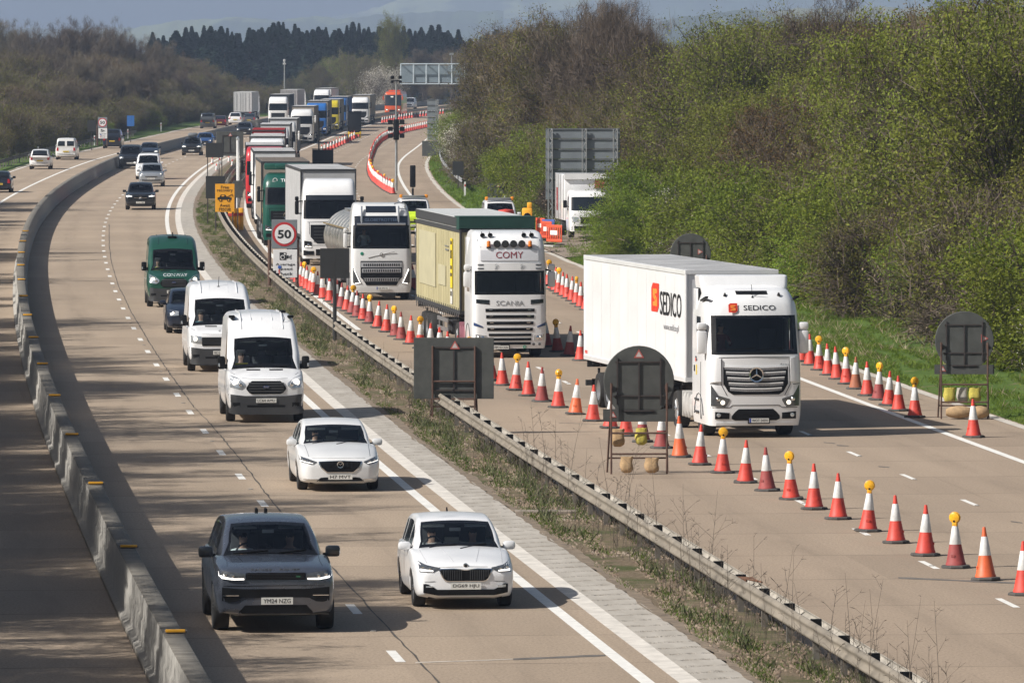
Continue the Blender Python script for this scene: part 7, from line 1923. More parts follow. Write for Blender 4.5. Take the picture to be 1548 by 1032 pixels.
for i, (px, py) in enumerate(A2):
    x, y = unproj(px, py, RZ); l = 1 if i in (3, 6) else 0
    cone(x, y, 'd' if i in (2, 9) else 'r', l, f"red and white cone{' with amber lamp' if l else ''}, {ordn(i)} behind the black sign back", 'cones beyond the black sign back')
C_ = [(1471.7, 661, 'r', 0, 'red and white cone standing alone in front of the sandbags of the round sign'), (1383, 631, 'r', 1), (1358.6, 621, 'r', 0), (1343.4, 613, 'r', 0), (1328, 604.5, 'd', 1), (1311.3, 598, 'r', 0), (1293.4, 588, 'b', 0), (1280, 580.5, 'r', 1), (1265.8, 573, 'r', 0), (1252.5, 567, 'r', 0), (1239, 559.5, 'r', 1), (1224.5, 552, 'r', 0), (1212, 546.5, 'r', 0), (1203, 540, 'd', 0), (1196, 535.5, 'd', 0), (1187, 530, 'r', 1), (1176, 524, 'r', 0)]
for i, q in enumerate(C_):
    x, y = unproj(q[0], q[1], RZ)
    lb = q[4] if len(q) > 4 else f"{COLN[q[2]]} cone{' with amber lamp' if q[3] else ''}, {ordn(i-1)} from near end of right shoulder line"
    cone(x, y, q[2], q[3], lb, 'cones on the right shoulder')
B_ = [(826, 524, 'd', 0), (843, 531.5, 'd', 1), (860.5, 538, 'd', 0), (877.9, 545, 'r', 0), (621, 434, 'd', 0), (626, 436, 'd', 0), (632, 438.5, 'r', 0), (619, 431, 'r', 0)]
for i, q in enumerate(B_):
    x, y = unproj(q[0], q[1], RZ)
    cone(x, y, q[2], q[3], f"{COLN[q[2]]} cone{' with amber lamp' if q[3] else ''}, {ordn(i % 4)} {'in the shade beside the COMY lorry' if i < 4 else 'behind the tanker'}", 'cones between the lorries')
C2 = [(822.7, 429.5, 0), (830, 432, 1), (835, 437, 0), (839.8, 440, 0), (844.8, 444, 1), (852, 447.5, 0), (858, 451, 0), (865, 455, 0), (872, 459.5, 1), (878.5, 464, 0), (886, 468.5, 0)]
for i, q in enumerate(C2):
    x, y = unproj(q[0], q[1], RZ)
    cone(x, y, 'r', q[2], f"red and white cone{' with amber lamp' if q[2] else ''}, {ordn(i)} in the row right of the COMY lorry", 'cones right of the lorry lettered COMY')
# the dense curving line along the far slip road, thinning with distance
PL = [(594, 293.5), (584, 288.5), (575.6, 282.5), (566, 274.5), (561, 266.5), (558.5, 258), (558.5, 249), (562, 237), (567, 225), (575.6, 215), (585.5, 209), (612, 200.5), (645.6, 193)]
WP = [unproj(px, py, RZ) for px, py in PL]; run = [0]
for a, c in zip(WP[:-1], WP[1:]): run.append(run[-1]+math.dist(a, c))
s = 0
while s < run[-1]:
    x = np.interp(s, run, [p[0] for p in WP]); y = np.interp(s, run, [p[1] for p in WP])
    l = 1 if int(s) % 17 < 2 and y < 560 else 0
    cone(float(x), float(y), 'r', l, f"red and white cone{' with amber lamp' if l else ''} in the dense line along the slip road", 'cones in the curving line along the slip road')
    s += 2.3 if y < 570 else 4.6
# alongside the far queue and past the head of it
for d in np.arange(640, 790, 9.5):
    x, y = at(11.5, float(d)); cone(x-.004*(d-640)*0, y, 'r', 0, 'small red and white cone beside the far lorry queue', 'cones beside the far lorry queue')
for d in np.arange(935, 1075, 6.0):
    x, y = at(8.9, float(d)); cone(x, y, 'r', 0, 'small red and white cone below the dark guardrail near the coach', 'cones near the coach')
for px, py in ((321, 251), (333, 253), (346, 249), (351, 255), (327, 262)):
    x, y = unproj(px, py, -.2); cone(x, y, 'r', 0, 'red and white cone on the median behind the dark sign backs', 'cones on the median behind the sign backs')

# ---------------------------------------------------------------- temporary signs seen from behind
M_signback = mat('sign_back', (.075, .078, .072), .7, var=.28, scale=2.5); M_signbk2 = mat('sign_back_black', (.022, .023, .023), .65, var=.25, scale=2); M_signgrey = mat('sign_plate_grey', (.21, .235, .255), .55, .2, var=.12, scale=1.2)
M_frame = mat('rusty_frame', (.105, .058, .042), .8, var=.4, scale=5); M_frame_d = mat('dark_frame', (.05, .04, .037), .8, var=.3)
M_tri = mat('sticker_red', (.45, .10, .08), .6, var=.1); M_tri2 = mat('sticker_white', (.55, .47, .45), .6, var=.1)
M_sand = mat('sandbag_tan', (.42, .28, .15), .9, var=.25, scale=8, bump=.6); M_sandy = mat('sandbag_yellow', (.52, .44, .08), .85, var=.25, scale=8, bump=.6)
def sticker(b, c, s, m0, m1, rot=0.0):
    P = [(math.cos(rad(90+120*k)+rot)*s, math.sin(rad(90+120*k)+rot)*s) for k in range(3)]
    b.add([(c[0]+x, c[1], c[2]+z) for x, z in P], [(0, 1, 2)], m0); b.add([(c[0]+x*.62, c[1]-.003, c[2]+z*.62) for x, z in P], [(0, 1, 2)], m1)
def a_frame(par, w, h, y=0.0, m=None, lean=.22, cross=(.45, .22)):
    b = MB(); r_ = .024
    for s in (-1, 1):
        b.tube([(s*w/2, y-.02, 0), (s*w/2, y-.02-.0, h)], r_, 6); b.tube([(s*(w/2+.06), y+.95*lean*3.2, 0), (s*(w/2-.02), y+.03, h*.98)], r_, 6)
    for k in cross: b.tube([(-w/2, y-.02, h*k), (w/2, y-.02, h*k)], r_, 6)
    b.tube([(-w/2-.05, y+.95*lean*2.7, h*.16), (w/2+.05, y+.95*lean*2.7, h*.16)], r_*.9, 6)
    b.build('stand', m or M_frame, par)
def round_sign(px, py, z, R, hc, label, sub=None, rot=0.0, scale=1.0, stick=(0, .75), bags=(), dist=None):
    if dist is None: x, y = unproj(px, py, z)
    else: y = dist; x = (px-X0)/F*y
    r = empty('road_sign', (x, y, z), rad(RC.gauss(0, 2)))
    b = MB(); b.lathe([(.001, -.012), (R, -.012), (R+.015, 0), (R, .012), (.001, .012)], (0, .06, hc), 'y', 40, 0)
    for zz in (hc+R*.55, hc-R*.42, hc-R*.85): b.box((0, .035, zz), (2*R*.82*math.sqrt(max(.15, 1-((zz-hc)/R)**2)), .03, .035), 1)
    b.box((0, .03, hc-.1), (.035, .03, R*1.35), 1)
    for x_ in (-R*.62, R*.62): b.box((x_, .03, hc), (.035, .03, R*1.35), 1)
    sticker(b, (stick[0]*R, .042, hc+stick[1]*R), R*.17, 2, 3, rot)
    b.build('sign_plate', [M_signback, M_frame_d, M_tri, M_tri2], r)
    if sub:
        b = MB(); b.box((0, .06, sub[1]), (sub[0], .024, sub[2]), 0); sticker(b, (-sub[0]*.36, .04, sub[1]), .10, 1, 2); b.build('sub_plate', [M_signback, M_tri, M_tri2], r, smooth=False)
    a_frame(r, R*1.60, hc-R*.05, -.02)
    for s in (-1, 1): pass
    return tag(r, label, 'sign'), (x, y)
def sandbag(x, y, z, w, h, m, label, hang=True, rz=0.0):
    b = MB(); n = 14; pr = []
    V = []; m_ = 9
    for j in range(m_):
        t = j/(m_-1)
        for k in range(n):
            a = 2*math.pi*k/n
            ww = w*.5*((np.interp(t, [0, .12, .4, .8, 1], [.45, .85, 1.0, .86, .92])) if hang else math.sin(math.pi*(.08+.84*t))**.4)*(1+.08*math.sin(3*a+j))
            dd = np.interp(t, [0, .2, .5, 1], [.05, .11, .09, .035]) if hang else h*.5*math.sin(math.pi*(.08+.84*t))**.5
            if hang: V.append((ww*math.cos(a), dd*math.sin(a)*(1+.15*math.sin(5*a)), h*t+.02*math.sin(4*a+w*9)*(t > .8)+.012*math.sin(7*a)))
            else: V.append((w*(t-.5)*1.05, ww*0+dd*math.cos(a)*1.1, h*.48+dd*math.sin(a)))
    b.add(V, [(j*n+k, j*n+(k+1) % n, (j+1)*n+(k+1) % n, (j+1)*n+k) for j in range(m_-1) for k in range(n)]+[tuple(range(n)), tuple((m_-1)*n+k for k in range(n))])
    o = b.build('sandbag', m, None, ang=60); o.location = (x, y, z); o.rotation_euler = (0, 0, rz); return tag(o, label, 'sandbag')
S1, (sx, sy) = round_sign(966, 716, RZ, .835, 2.22, 'round sign back on a rusty stand hung with sandbags before the SEDICO lorry', sub=(1.72, 1.40, .30))
for dx, dz, w, h, m, l in ((-.50, .62, .34, .42, M_sand, 'tan sandbag hung on the upper bar of the rusty stand'), (.06, .66, .30, .40, M_sandy, 'yellow green sandbag hung on the upper bar of the rusty stand'), (-.30, .03, .33, .38, M_sand, 'crumpled tan sandbag low on the left of the rusty stand'), (.30, .03, .36, .35, M_sand, 'plump tan sandbag low on the right of the rusty stand')):
    sandbag(sx+dx, sy-.08 if dz < .3 else sy+.52, RZ+dz, w, h, m, l)
S2, (sx, sy) = round_sign(1458, 633, RZ, .80, 2.15, 'round sign seen from behind on the right shoulder with yellow sandbags at its foot', sub=(1.65, 1.36, .26), rot=rad(-90), stick=(.66, .08))
for dx, dz, w, h, m, l, hg in ((-.40, .42, .34, .42, M_sandy, 'yellow sandbag hung at the left of the shoulder sign', True), (-.05, .44, .34, .40, mat('sandbag_grey', (.45, .42, .36), .9, var=.2, scale=8, bump=.5), 'grey sandbag hung in the middle of the shoulder sign', True), (.30, .44, .36, .40, M_sandy, 'yellow sandbag hung at the right of the shoulder sign', True), (-.15, .02, .70, .36, M_sand, 'long tan sandbag lying on the shoulder below the sign', False), (.42, .02, .46, .36, M_sand, 'short tan sandbag lying at the right foot of the shoulder sign', False)):
    sandbag(sx+dx, sy+(.25 if hg else -.12), RZ+dz, w, h, m, l, hg)
round_sign(1044, 410, RZ, .80, 2.05, 'round sign seen from behind on the verge beyond the SEDICO trailer', rot=rad(-90), stick=(.45, .1), dist=264)

def plate_sign(name, px, py, z, w, h, zb, label, back=True, posts=(-.3, .3), m=None, dist=None, rz=0.0, post_m=None, builder=None, frame=False, pr=.035, kind_='sign'):
    """flat sign: w x h plate whose lower edge is zb above its foot"""
    if dist is None: x, y = unproj(px, py, z)
    else: y = dist; x = (px-X0)/F*y
    r = empty(name, (x, y, z), rz)
    b = MB(); b.box((0, 0, zb+h/2), (w, .025, h), 0, bev=.01)
    if frame:
        for xx in (-w*.27, 0, w*.27): b.box((xx, -.03, zb+h*.48), (.04, .03, h*.72), 1)
        for zz in (zb+h*.14, zb+h*.84): b.box((0, -.03, zz), (w*.56, .03, .04), 1)
        sticker(b, (.03, -.05, zb+h*.86), .15, 2, 3)
    if builder: builder(b)
    b.build('sign_plate', [m or M_signback, M_frame_d, M_tri, M_tri2], r, smooth=False)
    for p in posts:
        b = MB(); b.tube([(p*w, .05, -.2), (p*w, .05, zb+h*.96)], pr, 8); b.build('post', post_m or M_frame_d, r)
    return tag(r, label, kind_)
# big rectangular back on its A-frame, on the median
PS = plate_sign('road_sign', 686, 634, -.02, 2.12, 1.62, .55, 'large rectangular sign seen from behind on a leaning stand on the grassy median', posts=(), frame=True)
a_frame(PS, 1.12, 1.95, -.04, lean=.25, cross=(.52, .28)) 
plate_sign('road_sign', 506, 516, .0, .98, 1.0, 2.12, 'square black sign back on a single post beside the tanker', m=M_signbk2, posts=(0,), pr=.07, post_m=M_signbk2)
# the speed limit sign
def roundel(b, x, z, r):
    b.disc((x, -.022, z), r, 'y', 40, 2, .012); b.disc((x, -.032, z), r*.80, 'y', 40, 3, .012)
    b.text('50', (x, -.042, z), r*.72, 4, 'y-', .004, width=r*1.12, bold=.03)
def camera_icon(b, x, z, s):
    b.box((x-.10*s, -.02, z), (.44*s, .01, .50*s), 4); b.disc((x-.12*s, -.026, z-.07*s), .15*s, 'y', 20, 3, .01); b.disc((x-.12*s, -.032, z-.07*s), .10*s, 'y', 20, 4, .01); b.box((x+.02*s, -.026, z+.15*s), (.12*s, .01, .12*s), 3)
    b.box((x+.20*s, -.02, z-.05*s), (.12*s, .01, .20*s), 4)
    for k in range(3): b.box((x+(.30+.07*k)*s, -.02, z-.05*s), (.025*s, .01, (.16+.08*k)*s), 4)
def speed_sign(px, py, z, label, name='speed_sign', dist=None, rz=0.0, sc=1.0):
    if dist is None: x, y = unproj(px, py, z)
    else: y = dist; x = (px-X0)/F*y
    r = empty(name, (x, y, z), rz, sc)
    mats_ = [M_signgrey, M_signgrey, mat('sign_red', (.45, .025, .03), .5, var=.05), mat('sign_white', (.72, .72, .72), .5, var=.05), M_ink, mat('tape_blue', (.03, .10, .40), .5), M_cred]
    b = MB(); b.box((0, 0, 2.94), (1.06, .03, 1.20), 0, bev=.01); roundel(b, 0, 2.94, .50); b.build('speed_plate', mats_, r, smooth=False)
    b = MB(); b.box((.03, 0, 1.72), (1.00, .03, 1.16), 3, bev=.01); camera_icon(b, .0, 2.03, .62)
    for k, t in enumerate(('Average', 'speed', 'check')): b.text(t, (.04, -.022, 1.68-.19*k), .125, 4, 'y-', .004, width=(.80, .56, .60)[k])
    b.box((-.20, -.028, 1.58), (.13, .006, .12), 5); b.box((-.22, -.028, 1.36), (.05, .006, .22), 6); b.build('text_plate', mats_, r, smooth=False)
    for p in (-.62, .52):
        b = MB(); b.tube([(p, .09, .3), (p, .09, 2.7)], .075, 10); b.build('post', M_frame, r)
    return tag(r, label, 'sign')
speed_sign(430, 444, -.78, 'speed limit 50 sign above an average speed check panel on the median', dist=274)
speed_sign(155, 228, .1, 'small leaning speed limit sign with a camera panel on the far left verge', dist=655, rz=rad(-6), sc=.88)
# yellow recovery sign
def recovery(px, dist, z):
    y = dist; x = (px-X0)/F*y; r = empty('recovery_sign', (x, y, z))
    my = mat('sign_orange', (.78, .36, .015), .5, var=.08)
    b = MB(); W_, H_ = 1.04, 1.52; zc = 1.9; b.box((0, 0, zc), (W_, .03, H_), 0, bev=.01)
    for t, zz, w in (('Free', .58, .42), ('recovery', .37, .84), ('Await', -.40, .55), ('rescue', -.62, .62)): b.text(t, (0, -.022, zc+zz), .17, 1, 'y-', .004, width=w)
    P = [(-.40, -.10), (.36, -.10), (.36, .02), (.10, .06), (.02, .18), (-.22, .18), (-.28, .06), (-.40, .02)]
    b.prism([(p, zc+q) for p, q in P], 'y', -.024, -.016, 1)
    for q in (-.24, .20): b.disc((q, -.03, zc-.12), .085, 'y', 18, 1, .012); b.disc((q, -.038, zc-.12), .04, 'y', 14, 0, .01)
    b.tube([(.10, -.022, zc+.04), (.40, -.022, zc+.20), (.42, -.022, zc+.08)], .016, 5, 1)
    b.prism([(-.19, zc+.08), (-.03, zc+.08), (-.03, zc+.15), (-.16, zc+.15)], 'y', -.030, -.024, 0)
    b.build('sign_plate', [my, M_ink], r, smooth=False)
    for p in (-.50, .42): q = MB(); q.tube([(p, .06, -.6), (p, .06, 2.6)], .04, 8); q.build('post', M_frame_d, r)
    return tag(r, 'orange sign reading Free recovery Await rescue on the median', 'sign')
recovery(340, 358, -.1)
def px_sign(px0, px1, py0, py1, d, z, label, m=M_signback, posts=(-.4, .4), name='road_sign', frame=False):
    k = d/F; w = (px1-px0)*k; zt = H-(py0-Y0)*k; zb = H-(py1-Y0)*k
    return plate_sign(name, (px0+px1)/2, 0, z, w, zt-zb, zb-z, label, m=m, dist=d, posts=posts, frame=frame)
px_sign(311, 340, 266, 300, 372, -.1, 'dark sign back left of the orange recovery sign', M_signbk2)
px_sign(352, 367, 273, 299, 366, -.2, 'narrow dark sign back right of the orange recovery sign', M_signback, posts=(0,))
px_sign(327, 368, 199, 236, 462, -.1, 'broad dark sign back with a small triangle high on the median', M_signback, frame=True)
px_sign(311, 338, 216, 238, 455, -.1, 'small black sign back in front of the broad one on the median', M_signbk2)
px_sign(132, 145, 182, 199, 650, .1, 'black sign back beside the leaning speed sign', M_signbk2, posts=(0,))
s = px_sign(192, 203, 175, 191, 700, .3, 'small blue marker sign on the left verge', mat('sign_blue', (.03, .14, .42), .5), posts=(0,))
s = px_sign(684, 701, 244, 265, 470, .2, 'small dark sign back on a thin post on the right verge', M_signbk2, posts=(0,))
px_sign(737, 768, 278, 299, 432, .3, 'dark sign back with an open frame beside the signal post', M_signback, frame=True)
px_sign(638, 668, 213, 240, 640, .1, 'dark sign back low on the verge beside the curved guardrail', M_signback)
# white pole on the median and a yellow crash cushion
x, y = (359.5-X0)/F*400, 400
b = MB(); b.tube([(0, 0, -.5), (0, 0, 4.4)], .09, 10, 0); b.lathe([(.001, 4.6), (.12, 4.5), (.12, 4.4), (.09, 4.35)], (0, 0, 0), 'z', 10, 1)
pole = empty('marker_pole', (x, y, 0)); b.build('pole', [P_white2, M_lens], pole); tag(pole, 'slim white pole standing on the median beyond the recovery sign', 'pole')
x, y = (356-X0)/F*372, 372
cc = empty('water_barrier', (x, y, -.35)); b = MB()
for k in range(3): b.box((-.25+.25*k, .6*k, .62), (.30, .5, 1.25), 0, bev=.06); b.box((-.25+.25*k, .6*k-.26, .9), (.32, .04, .18), 1)
b.build('barrier_block', [M_amber, M_cred], cc); tag(cc, 'yellow and red water filled barrier blocks under the recovery sign', 'barrier')

# ---------------------------------------------------------------- masts, lights and signals
def mast(px, py_top, d, z, label):
    x = (px-X0)/F*d; top = H-(py_top-Y0)/F*d; r = empty('camera_mast', (x, d, z)); h = top-z
    b = MB(); b.tube([(0, 0, -.2), (0, 0, h*.55), (0, 0, h*.55+.02), (0, 0, h-.5)], [.10, .09, .06, .055], 12); 
    for k in range(14): b.box((0, -.15, .4+k*h*.55/14), (.05, .02, .25))
    b.build('pole', M_galv, r)
    b = MB(); b.tube([(-.35, 0, h-.45), (.35, 0, h-.45)], .04, 6); 
    for s in (-1, 1): b.box((s*.28, -.1, h-.2), (.26, .45, .24), bev=.05); b.lathe([(.001, -.1), (.10, -.08), (.12, 0), (.10, .08), (.001, .1)], (s*.30, 0, h-.52), 'z', 10)
    b.build('camera', M_black, r)
    zc = h-(196-py_top)/F*d
    for s in (-1, 1):
        for dz in (.55, .05, -.45):
            b = MB(); b.tube([(0, 0, zc+.1), (s*.35, 0, zc+dz)], .03, 5); b.box((s*.42, -.12, zc+dz), (.36, .22, .32), bev=.04); b.box((s*.42, -.24, zc+dz), (.30, .02, .26)); b.build('floodlight', M_black, r)
    b = MB(); b.box((0, -.05, zc), (.42, .4, 1.5), bev=.05); b.build('control_box', M_black, r)
    return tag(r, label, 'mast')
mast(599, 113, 480, RZ, 'tall galvanised camera mast with a cluster of black floodlights behind the tanker')
def lamp_column(px, pt, d, label):
    x = (px-X0)/F*d; h = H-(pt-Y0)/F*d; r = empty('camera_column', (x, d, 0)); b = MB(); b.tube([(0, 0, -.2), (0, 0, h)], [.14, .08], 10); b.build('pole', M_galv, r)
    b = MB(); b.lathe([(.001, h+.25), (.16, h+.2), (.2, h), (.1, h-.3)], (0, 0, 0), 'z', 12); b.box((0, 0, h-.5), (.5, .3, .3), bev=.05); b.build('camera', mat('pale_case', (.5, .5, .5), .5), r); tag(r, label, 'mast')
lamp_column(430, 92, 1060, 'thin pale camera column rising above the far lorries')
def signal(px, pt, pb, d, label, z=RZ):
    x = (px-X0)/F*d; t = H-(pt-Y0)/F*d; bt = H-(pb-Y0)/F*d; r = empty('signal_post', (x, d, z)); b = MB(); b.tube([(0, .05, -.2), (0, .05, t-z-.1)], .07, 10, 0); b.lathe([(.076, .9), (.076, 1.15)], (0, .05, 0), 'z', 12, 1); b.build('post', [M_black, P_white2], r)
    b = MB(); b.box((0, 0, (t+bt)/2-z), (.38, .34, t-bt), bev=.05); 
    for k in range(3): b.tube([(0, .17, bt-z+(t-bt)*(.2+.3*k)), (0, .42, bt-z+(t-bt)*(.19+.3*k))], .13, 10)
    b.build('signal_head', M_black, r); tag(r, label, 'signal')
signal(624, 250, 283, 445, 'black signal head on a post left of the slip road', RZ)
signal(763, 254, 286, 412, 'black signal head on a banded post at the edge of the grass', RZ)
def board(px0, px1, py0, py1, pyg, label, base_m, z=RZ, yellow=True):
    d = F*(H-z)/(pyg-Y0); k = d/F; x = ((px0+px1)/2-X0)*k; w = (px1-px0)*k; zt = H-(py0-Y0)*k-z; zb = H-(py1-Y0)*k-z
    r = empty('message_board', (x, d, z)); b = MB(); b.box((0, 0, (zt+zb)/2), (w, .22, zt-zb), bev=.03)
    for q in np.linspace(zb+.2, zt-.2, 5): b.box((0, -.13, q), (w*.9, .03, .05))
    b.box((0, -.10, zt+.06), (w*1.04, .3, .05)); b.build('panel', M_black, r)
    b = MB(); b.tube([(0, .1, .5), (0, .1, zb+.2)], .10, 8); b.box((0, .2, .55), (w*.98, 1.3, .22), bev=.03)
    for s in (-1, 1): b.box((s*w*.44, -.25, .42), (.10, .10, .75)); b.box((s*w*.44, -.35, .62), (.22, .1, .2))
    b.build('trailer_frame', base_m, r)
    for s in (-1, 1): q = MB(); q.lathe([(.05, -.1), (.30, -.1), (.33, 0), (.30, .1), (.05, .1)], (s*w*.42, .2, .33), 'x', 18); q.build('wheel', M_tyre, r)
    tag(r, label, 'message board')
board(526, 546, 169, 202, 209, 'black message board on a yellow trailer at the far end of the queue', mat('chassis_yellow', (.62, .42, .02), .5))
board(472, 504, 226, 248, 262, 'black message board with a grey trailer frame behind the white lorries', M_frame_d)
x, y = (482-X0)/F*560, 560
mp = empty('antenna_pole', (x, y, RZ)); b = MB(); b.tube([(0, 0, 0), (0, 0, 4.8)], .07, 8); b.build('pole', M_black, mp); tag(mp, 'thin black pole beside the message board with the grey frame', 'pole')

# ---------------------------------------------------------------- big signs and the gantry
def big_back(px0, px1, py0, py1, pyfoot, d, label, posts, z):
    k = d/F; w = (px1-px0)*k; zt = H-(py0-Y0)*k; zb = H-(py1-Y0)*k; x = ((px0+px1)/2-X0)*k
    r = empty('direction_sign', (x, d, z)); b = MB(); n_ = 7; hh = (zt-zb)/n_
    for i in range(n_): b.box((0, 0, zb-z+hh*(i+.5)), (w, .04, hh-.02), 0, bev=.008); b.box((0, -.045, zb-z+hh*(i+1)-.05), (w*.985, .05, .07), 1)
    b.build('sign_panel', [M_signgrey, mat('sign_rail', (.10, .11, .12), .6)], r, smooth=False)
    for p in posts:
        q = MB()
        for s in (-1, 1): q.box((p*w+s*.11, -.16, (zt-z)/2-.2), (.07, .07, zt-z+.3))
        h = zt-z; m_ = int(h/.35)
        for i in range(m_): a = h*i/m_; s = 1 if i % 2 else -1; q.tube([(p*w-s*.11, -.16, a), (p*w+s*.11, -.16, a+h/m_)], .022, 5)
        q.build('lattice_post', M_galv, r)
    return tag(r, label, 'sign')
big_back(825, 937, 194, 302, 340, 368, 'large grey direction sign seen from behind on three lattice posts', (-.44, .02, .44), .4)
big_back(646, 662, 150, 212, 215, 700, 'narrow grey sign seen edge on beside the wood', (.42,), -.3)
def gantry(d):
    k = d/F; x0, x1 = (606-X0)*k, (722-X0)*k; zt = H-(97-Y0)*k; zb = H-(127-Y0)*k
    r = empty('sign_gantry', (x0, d, 0)); w = x1-x0; b = MB(); n_ = 6
    for y in (-.6, .6):
        for zz in (zb, zt): b.tube([(0, y, zz), (w, y, zz)], .09, 6)
        for i in range(n_+1): b.tube([(w*i/n_, y, zb), (w*i/n_, y, zt)], .10, 6); 
    for i in range(n_+1):
        for zz in (zb, zt): b.tube([(w*i/n_, -.6, zz), (w*i/n_, .6, zz)], .07, 5)
    for xx in (w-.3,): b.tube([(xx, 0, -.5), (xx, 0, zt)], .30, 10)
    b.build('truss', mat('gantry_pale', (.55, .62, .66), .5, .3), r)
    for i in range(6): q = MB(); q.box((w*(i+.5)/n_, .3, (zb+zt)/2), (w/n_*.92, .25, (zt-zb)*.85)); q.build('message_panel', mat('gantry_panel', (.22, .27, .30), .5, .1), r, smooth=False)
    q = MB(); q.tube([(w*.66, 0, zt), (w*.66, 0, zt+1.3)], .07, 6); q.box((w*.66, 0, zt+1.4), (.6, .3, .3)); q.build('camera', M_galv, r)
    tag(r, 'pale lattice sign gantry over the far road', 'gantry')
gantry(930)

# ---------------------------------------------------------------- compound on the right: parked lorry, barriers, patrol cars
strip('pavement_layby', 22.5, 33.0, .02, .12, 322, 366, road_material('layby', (.30, .24, .19)), nu=4, zf=lambda o, d: RZ+.03+.10*min(max(0, o-22.5), 1.0)+.05*max(0, o-22.5)+.03)
def utility_lorry(px, d, z):
    x = (px-X0)/F*d; r = empty('works_lorry', (x, d, z), rad(5))
    ct = [(.35, -1.0, 1.2, 1.0, .2, .03), (.9, -1.02, 1.2, 1.04, .22, .05), (1.35, -.95, 1.2, 1.04, .24, .05), (1.5, -.85, 1.2, 1.03, .24, .05), (2.2, -.45, 1.2, .98, .22, .05), (2.4, -.2, 1.2, .92, .22, .03), (2.45, .1, 1.15, .85, .2, .0)]
    zs = [.35, .6, .9, 1.2, 1.35, 1.42, 1.6, 1.9, 2.12, 2.2, 2.3, 2.4, 2.45]; G = zloft(lerp_levels(ct, zs)); n_ = len(G[0]); V = [p for g in G for p in g]; fb, fg, fs = [], [], []
    for i in range(len(G)-1):
        for j in range(n_-1): (fg if 5 <= i < 8 and 5 <= j < n_-6 else fs if 5 <= i < 8 and j in (1, n_-3) else fb).append((i*n_+j, i*n_+j+1, (i+1)*n_+j+1, (i+1)*n_+j))
        fb.append((i*n_+n_-1, i*n_, (i+1)*n_, (i+1)*n_+n_-1))
    fb.append(tuple((len(G)-1)*n_+j for j in range(n_)))
    b = MB(); b.add(V, fb); body = b.build('cab', P_white, r, ang=42); b = MB(); b.add(V, fg+fs); gw = b.build('windscreen', M_dglass, r); bv = bvh_of([body, gw])
    b = MB(); panel(b, bv, *rect(-.5, .5, .75, 1.1), 0, .012); panel(b, bv, *rect(-.95, .95, .38, .62), 0, .014, nx=10); b.build('grille', M_black, r)
    lamp(r, bv, [(.6, .85), (.92, .85)], [(.6, 1.08), (.95, 1.12)], nx=4, nz=1)
    for s in (-1, 1): b = MB(); b.box((s*1.22, -.2, 1.75), (.2, .15, .4), bev=.05); b.tube([(s*1.0, -.2, 1.6), (s*1.2, -.2, 1.65)], .03, 5); b.build('door_mirror', M_black, r)
    axle(r, (0.0, 4.2), R=.40, tk=.88, w=.28)
    b = MB(); b.box((0, 4.2, 2.05), (2.15, 5.4, 2.4), 0, bev=.03); b.box((0, 1.46, 3.15), (2.2, .12, .3), 0)
    for y in (2.2, 3.6, 5.0, 6.4): b.box((-1.085, y, 2.05), (.03, .06, 2.3), 1)
    b.box((-1.09, 5.6, 1.9), (.02, .5, 1.2), 2); b.box((.75, 1.46, 2.75), (.5, .02, .4), 3); b.build('cargo_body', [P_white, M_grey, M_redlens, M_tri], r)
    b = MB(); b.box((0, 3.4, .62), (.9, 7.2, .3)); b.build('chassis', M_rail_g, r, smooth=False)
    tag(r, 'white works lorry parked in the clearing on the right verge', 'lorry')
utility_lorry(889, 344, .05)
def ped_barrier(px, py, d, z, rz, m, label, w=1.45):
    x = (px-X0)/F*d; r = empty('pedestrian_barrier', (x, d, z), rz); b = MB()
    b.box((0, 0, .95), (w, .05, .14), 0, bev=.02); b.box((0, 0, .22), (w, .05, .14), 0, bev=.02)
    for k in range(9): b.box((-w/2+.05+k*(w-.1)/8, 0, .58), (.07, .045, .66), 0, bev=.01)
    b.box((0, -.03, .62), (w*.45, .02, .22), 1); b.build('panel', [m, M_plate], r)
    b = MB()
    for s in (-1, 1): b.box((s*w*.35, 0, .03), (.16, .5, .06), bev=.01)
    b.build('foot', M_black, r); tag(r, label, 'barrier')
M_pb = mat('barrier_orange', (.68, .09, .035), .5, var=.08)
for i, (px, d, rz, lb) in enumerate(((817, 352, -1.25, 'orange plastic barrier farthest from the works lorry'), (826, 345, -1.2, 'orange plastic barrier in the middle of the short row by the lattice post'), (838, 338, -1.0, 'orange plastic barrier nearest the works lorry'))): ped_barrier(px, 0, d, -.15, rz, M_pb, lb)
ped_barrier(829, 0, 349, -.15, -1.0, mat('barrier_blue', (.06, .10, .30), .5), 'blue and white barrier panel behind the orange ones', 1.2)
b = MB(); b.box((0, 0, .12), (.35, 3.6, .06), rz=.35); o = b.build('plank', mat('plank_grey', (.38, .37, .35), .8, var=.2), None, smooth=False); o.location = ((822-X0)/F*333, 333, -.15); tag(o, 'pale grey plank lying by the orange barriers', 'plank')
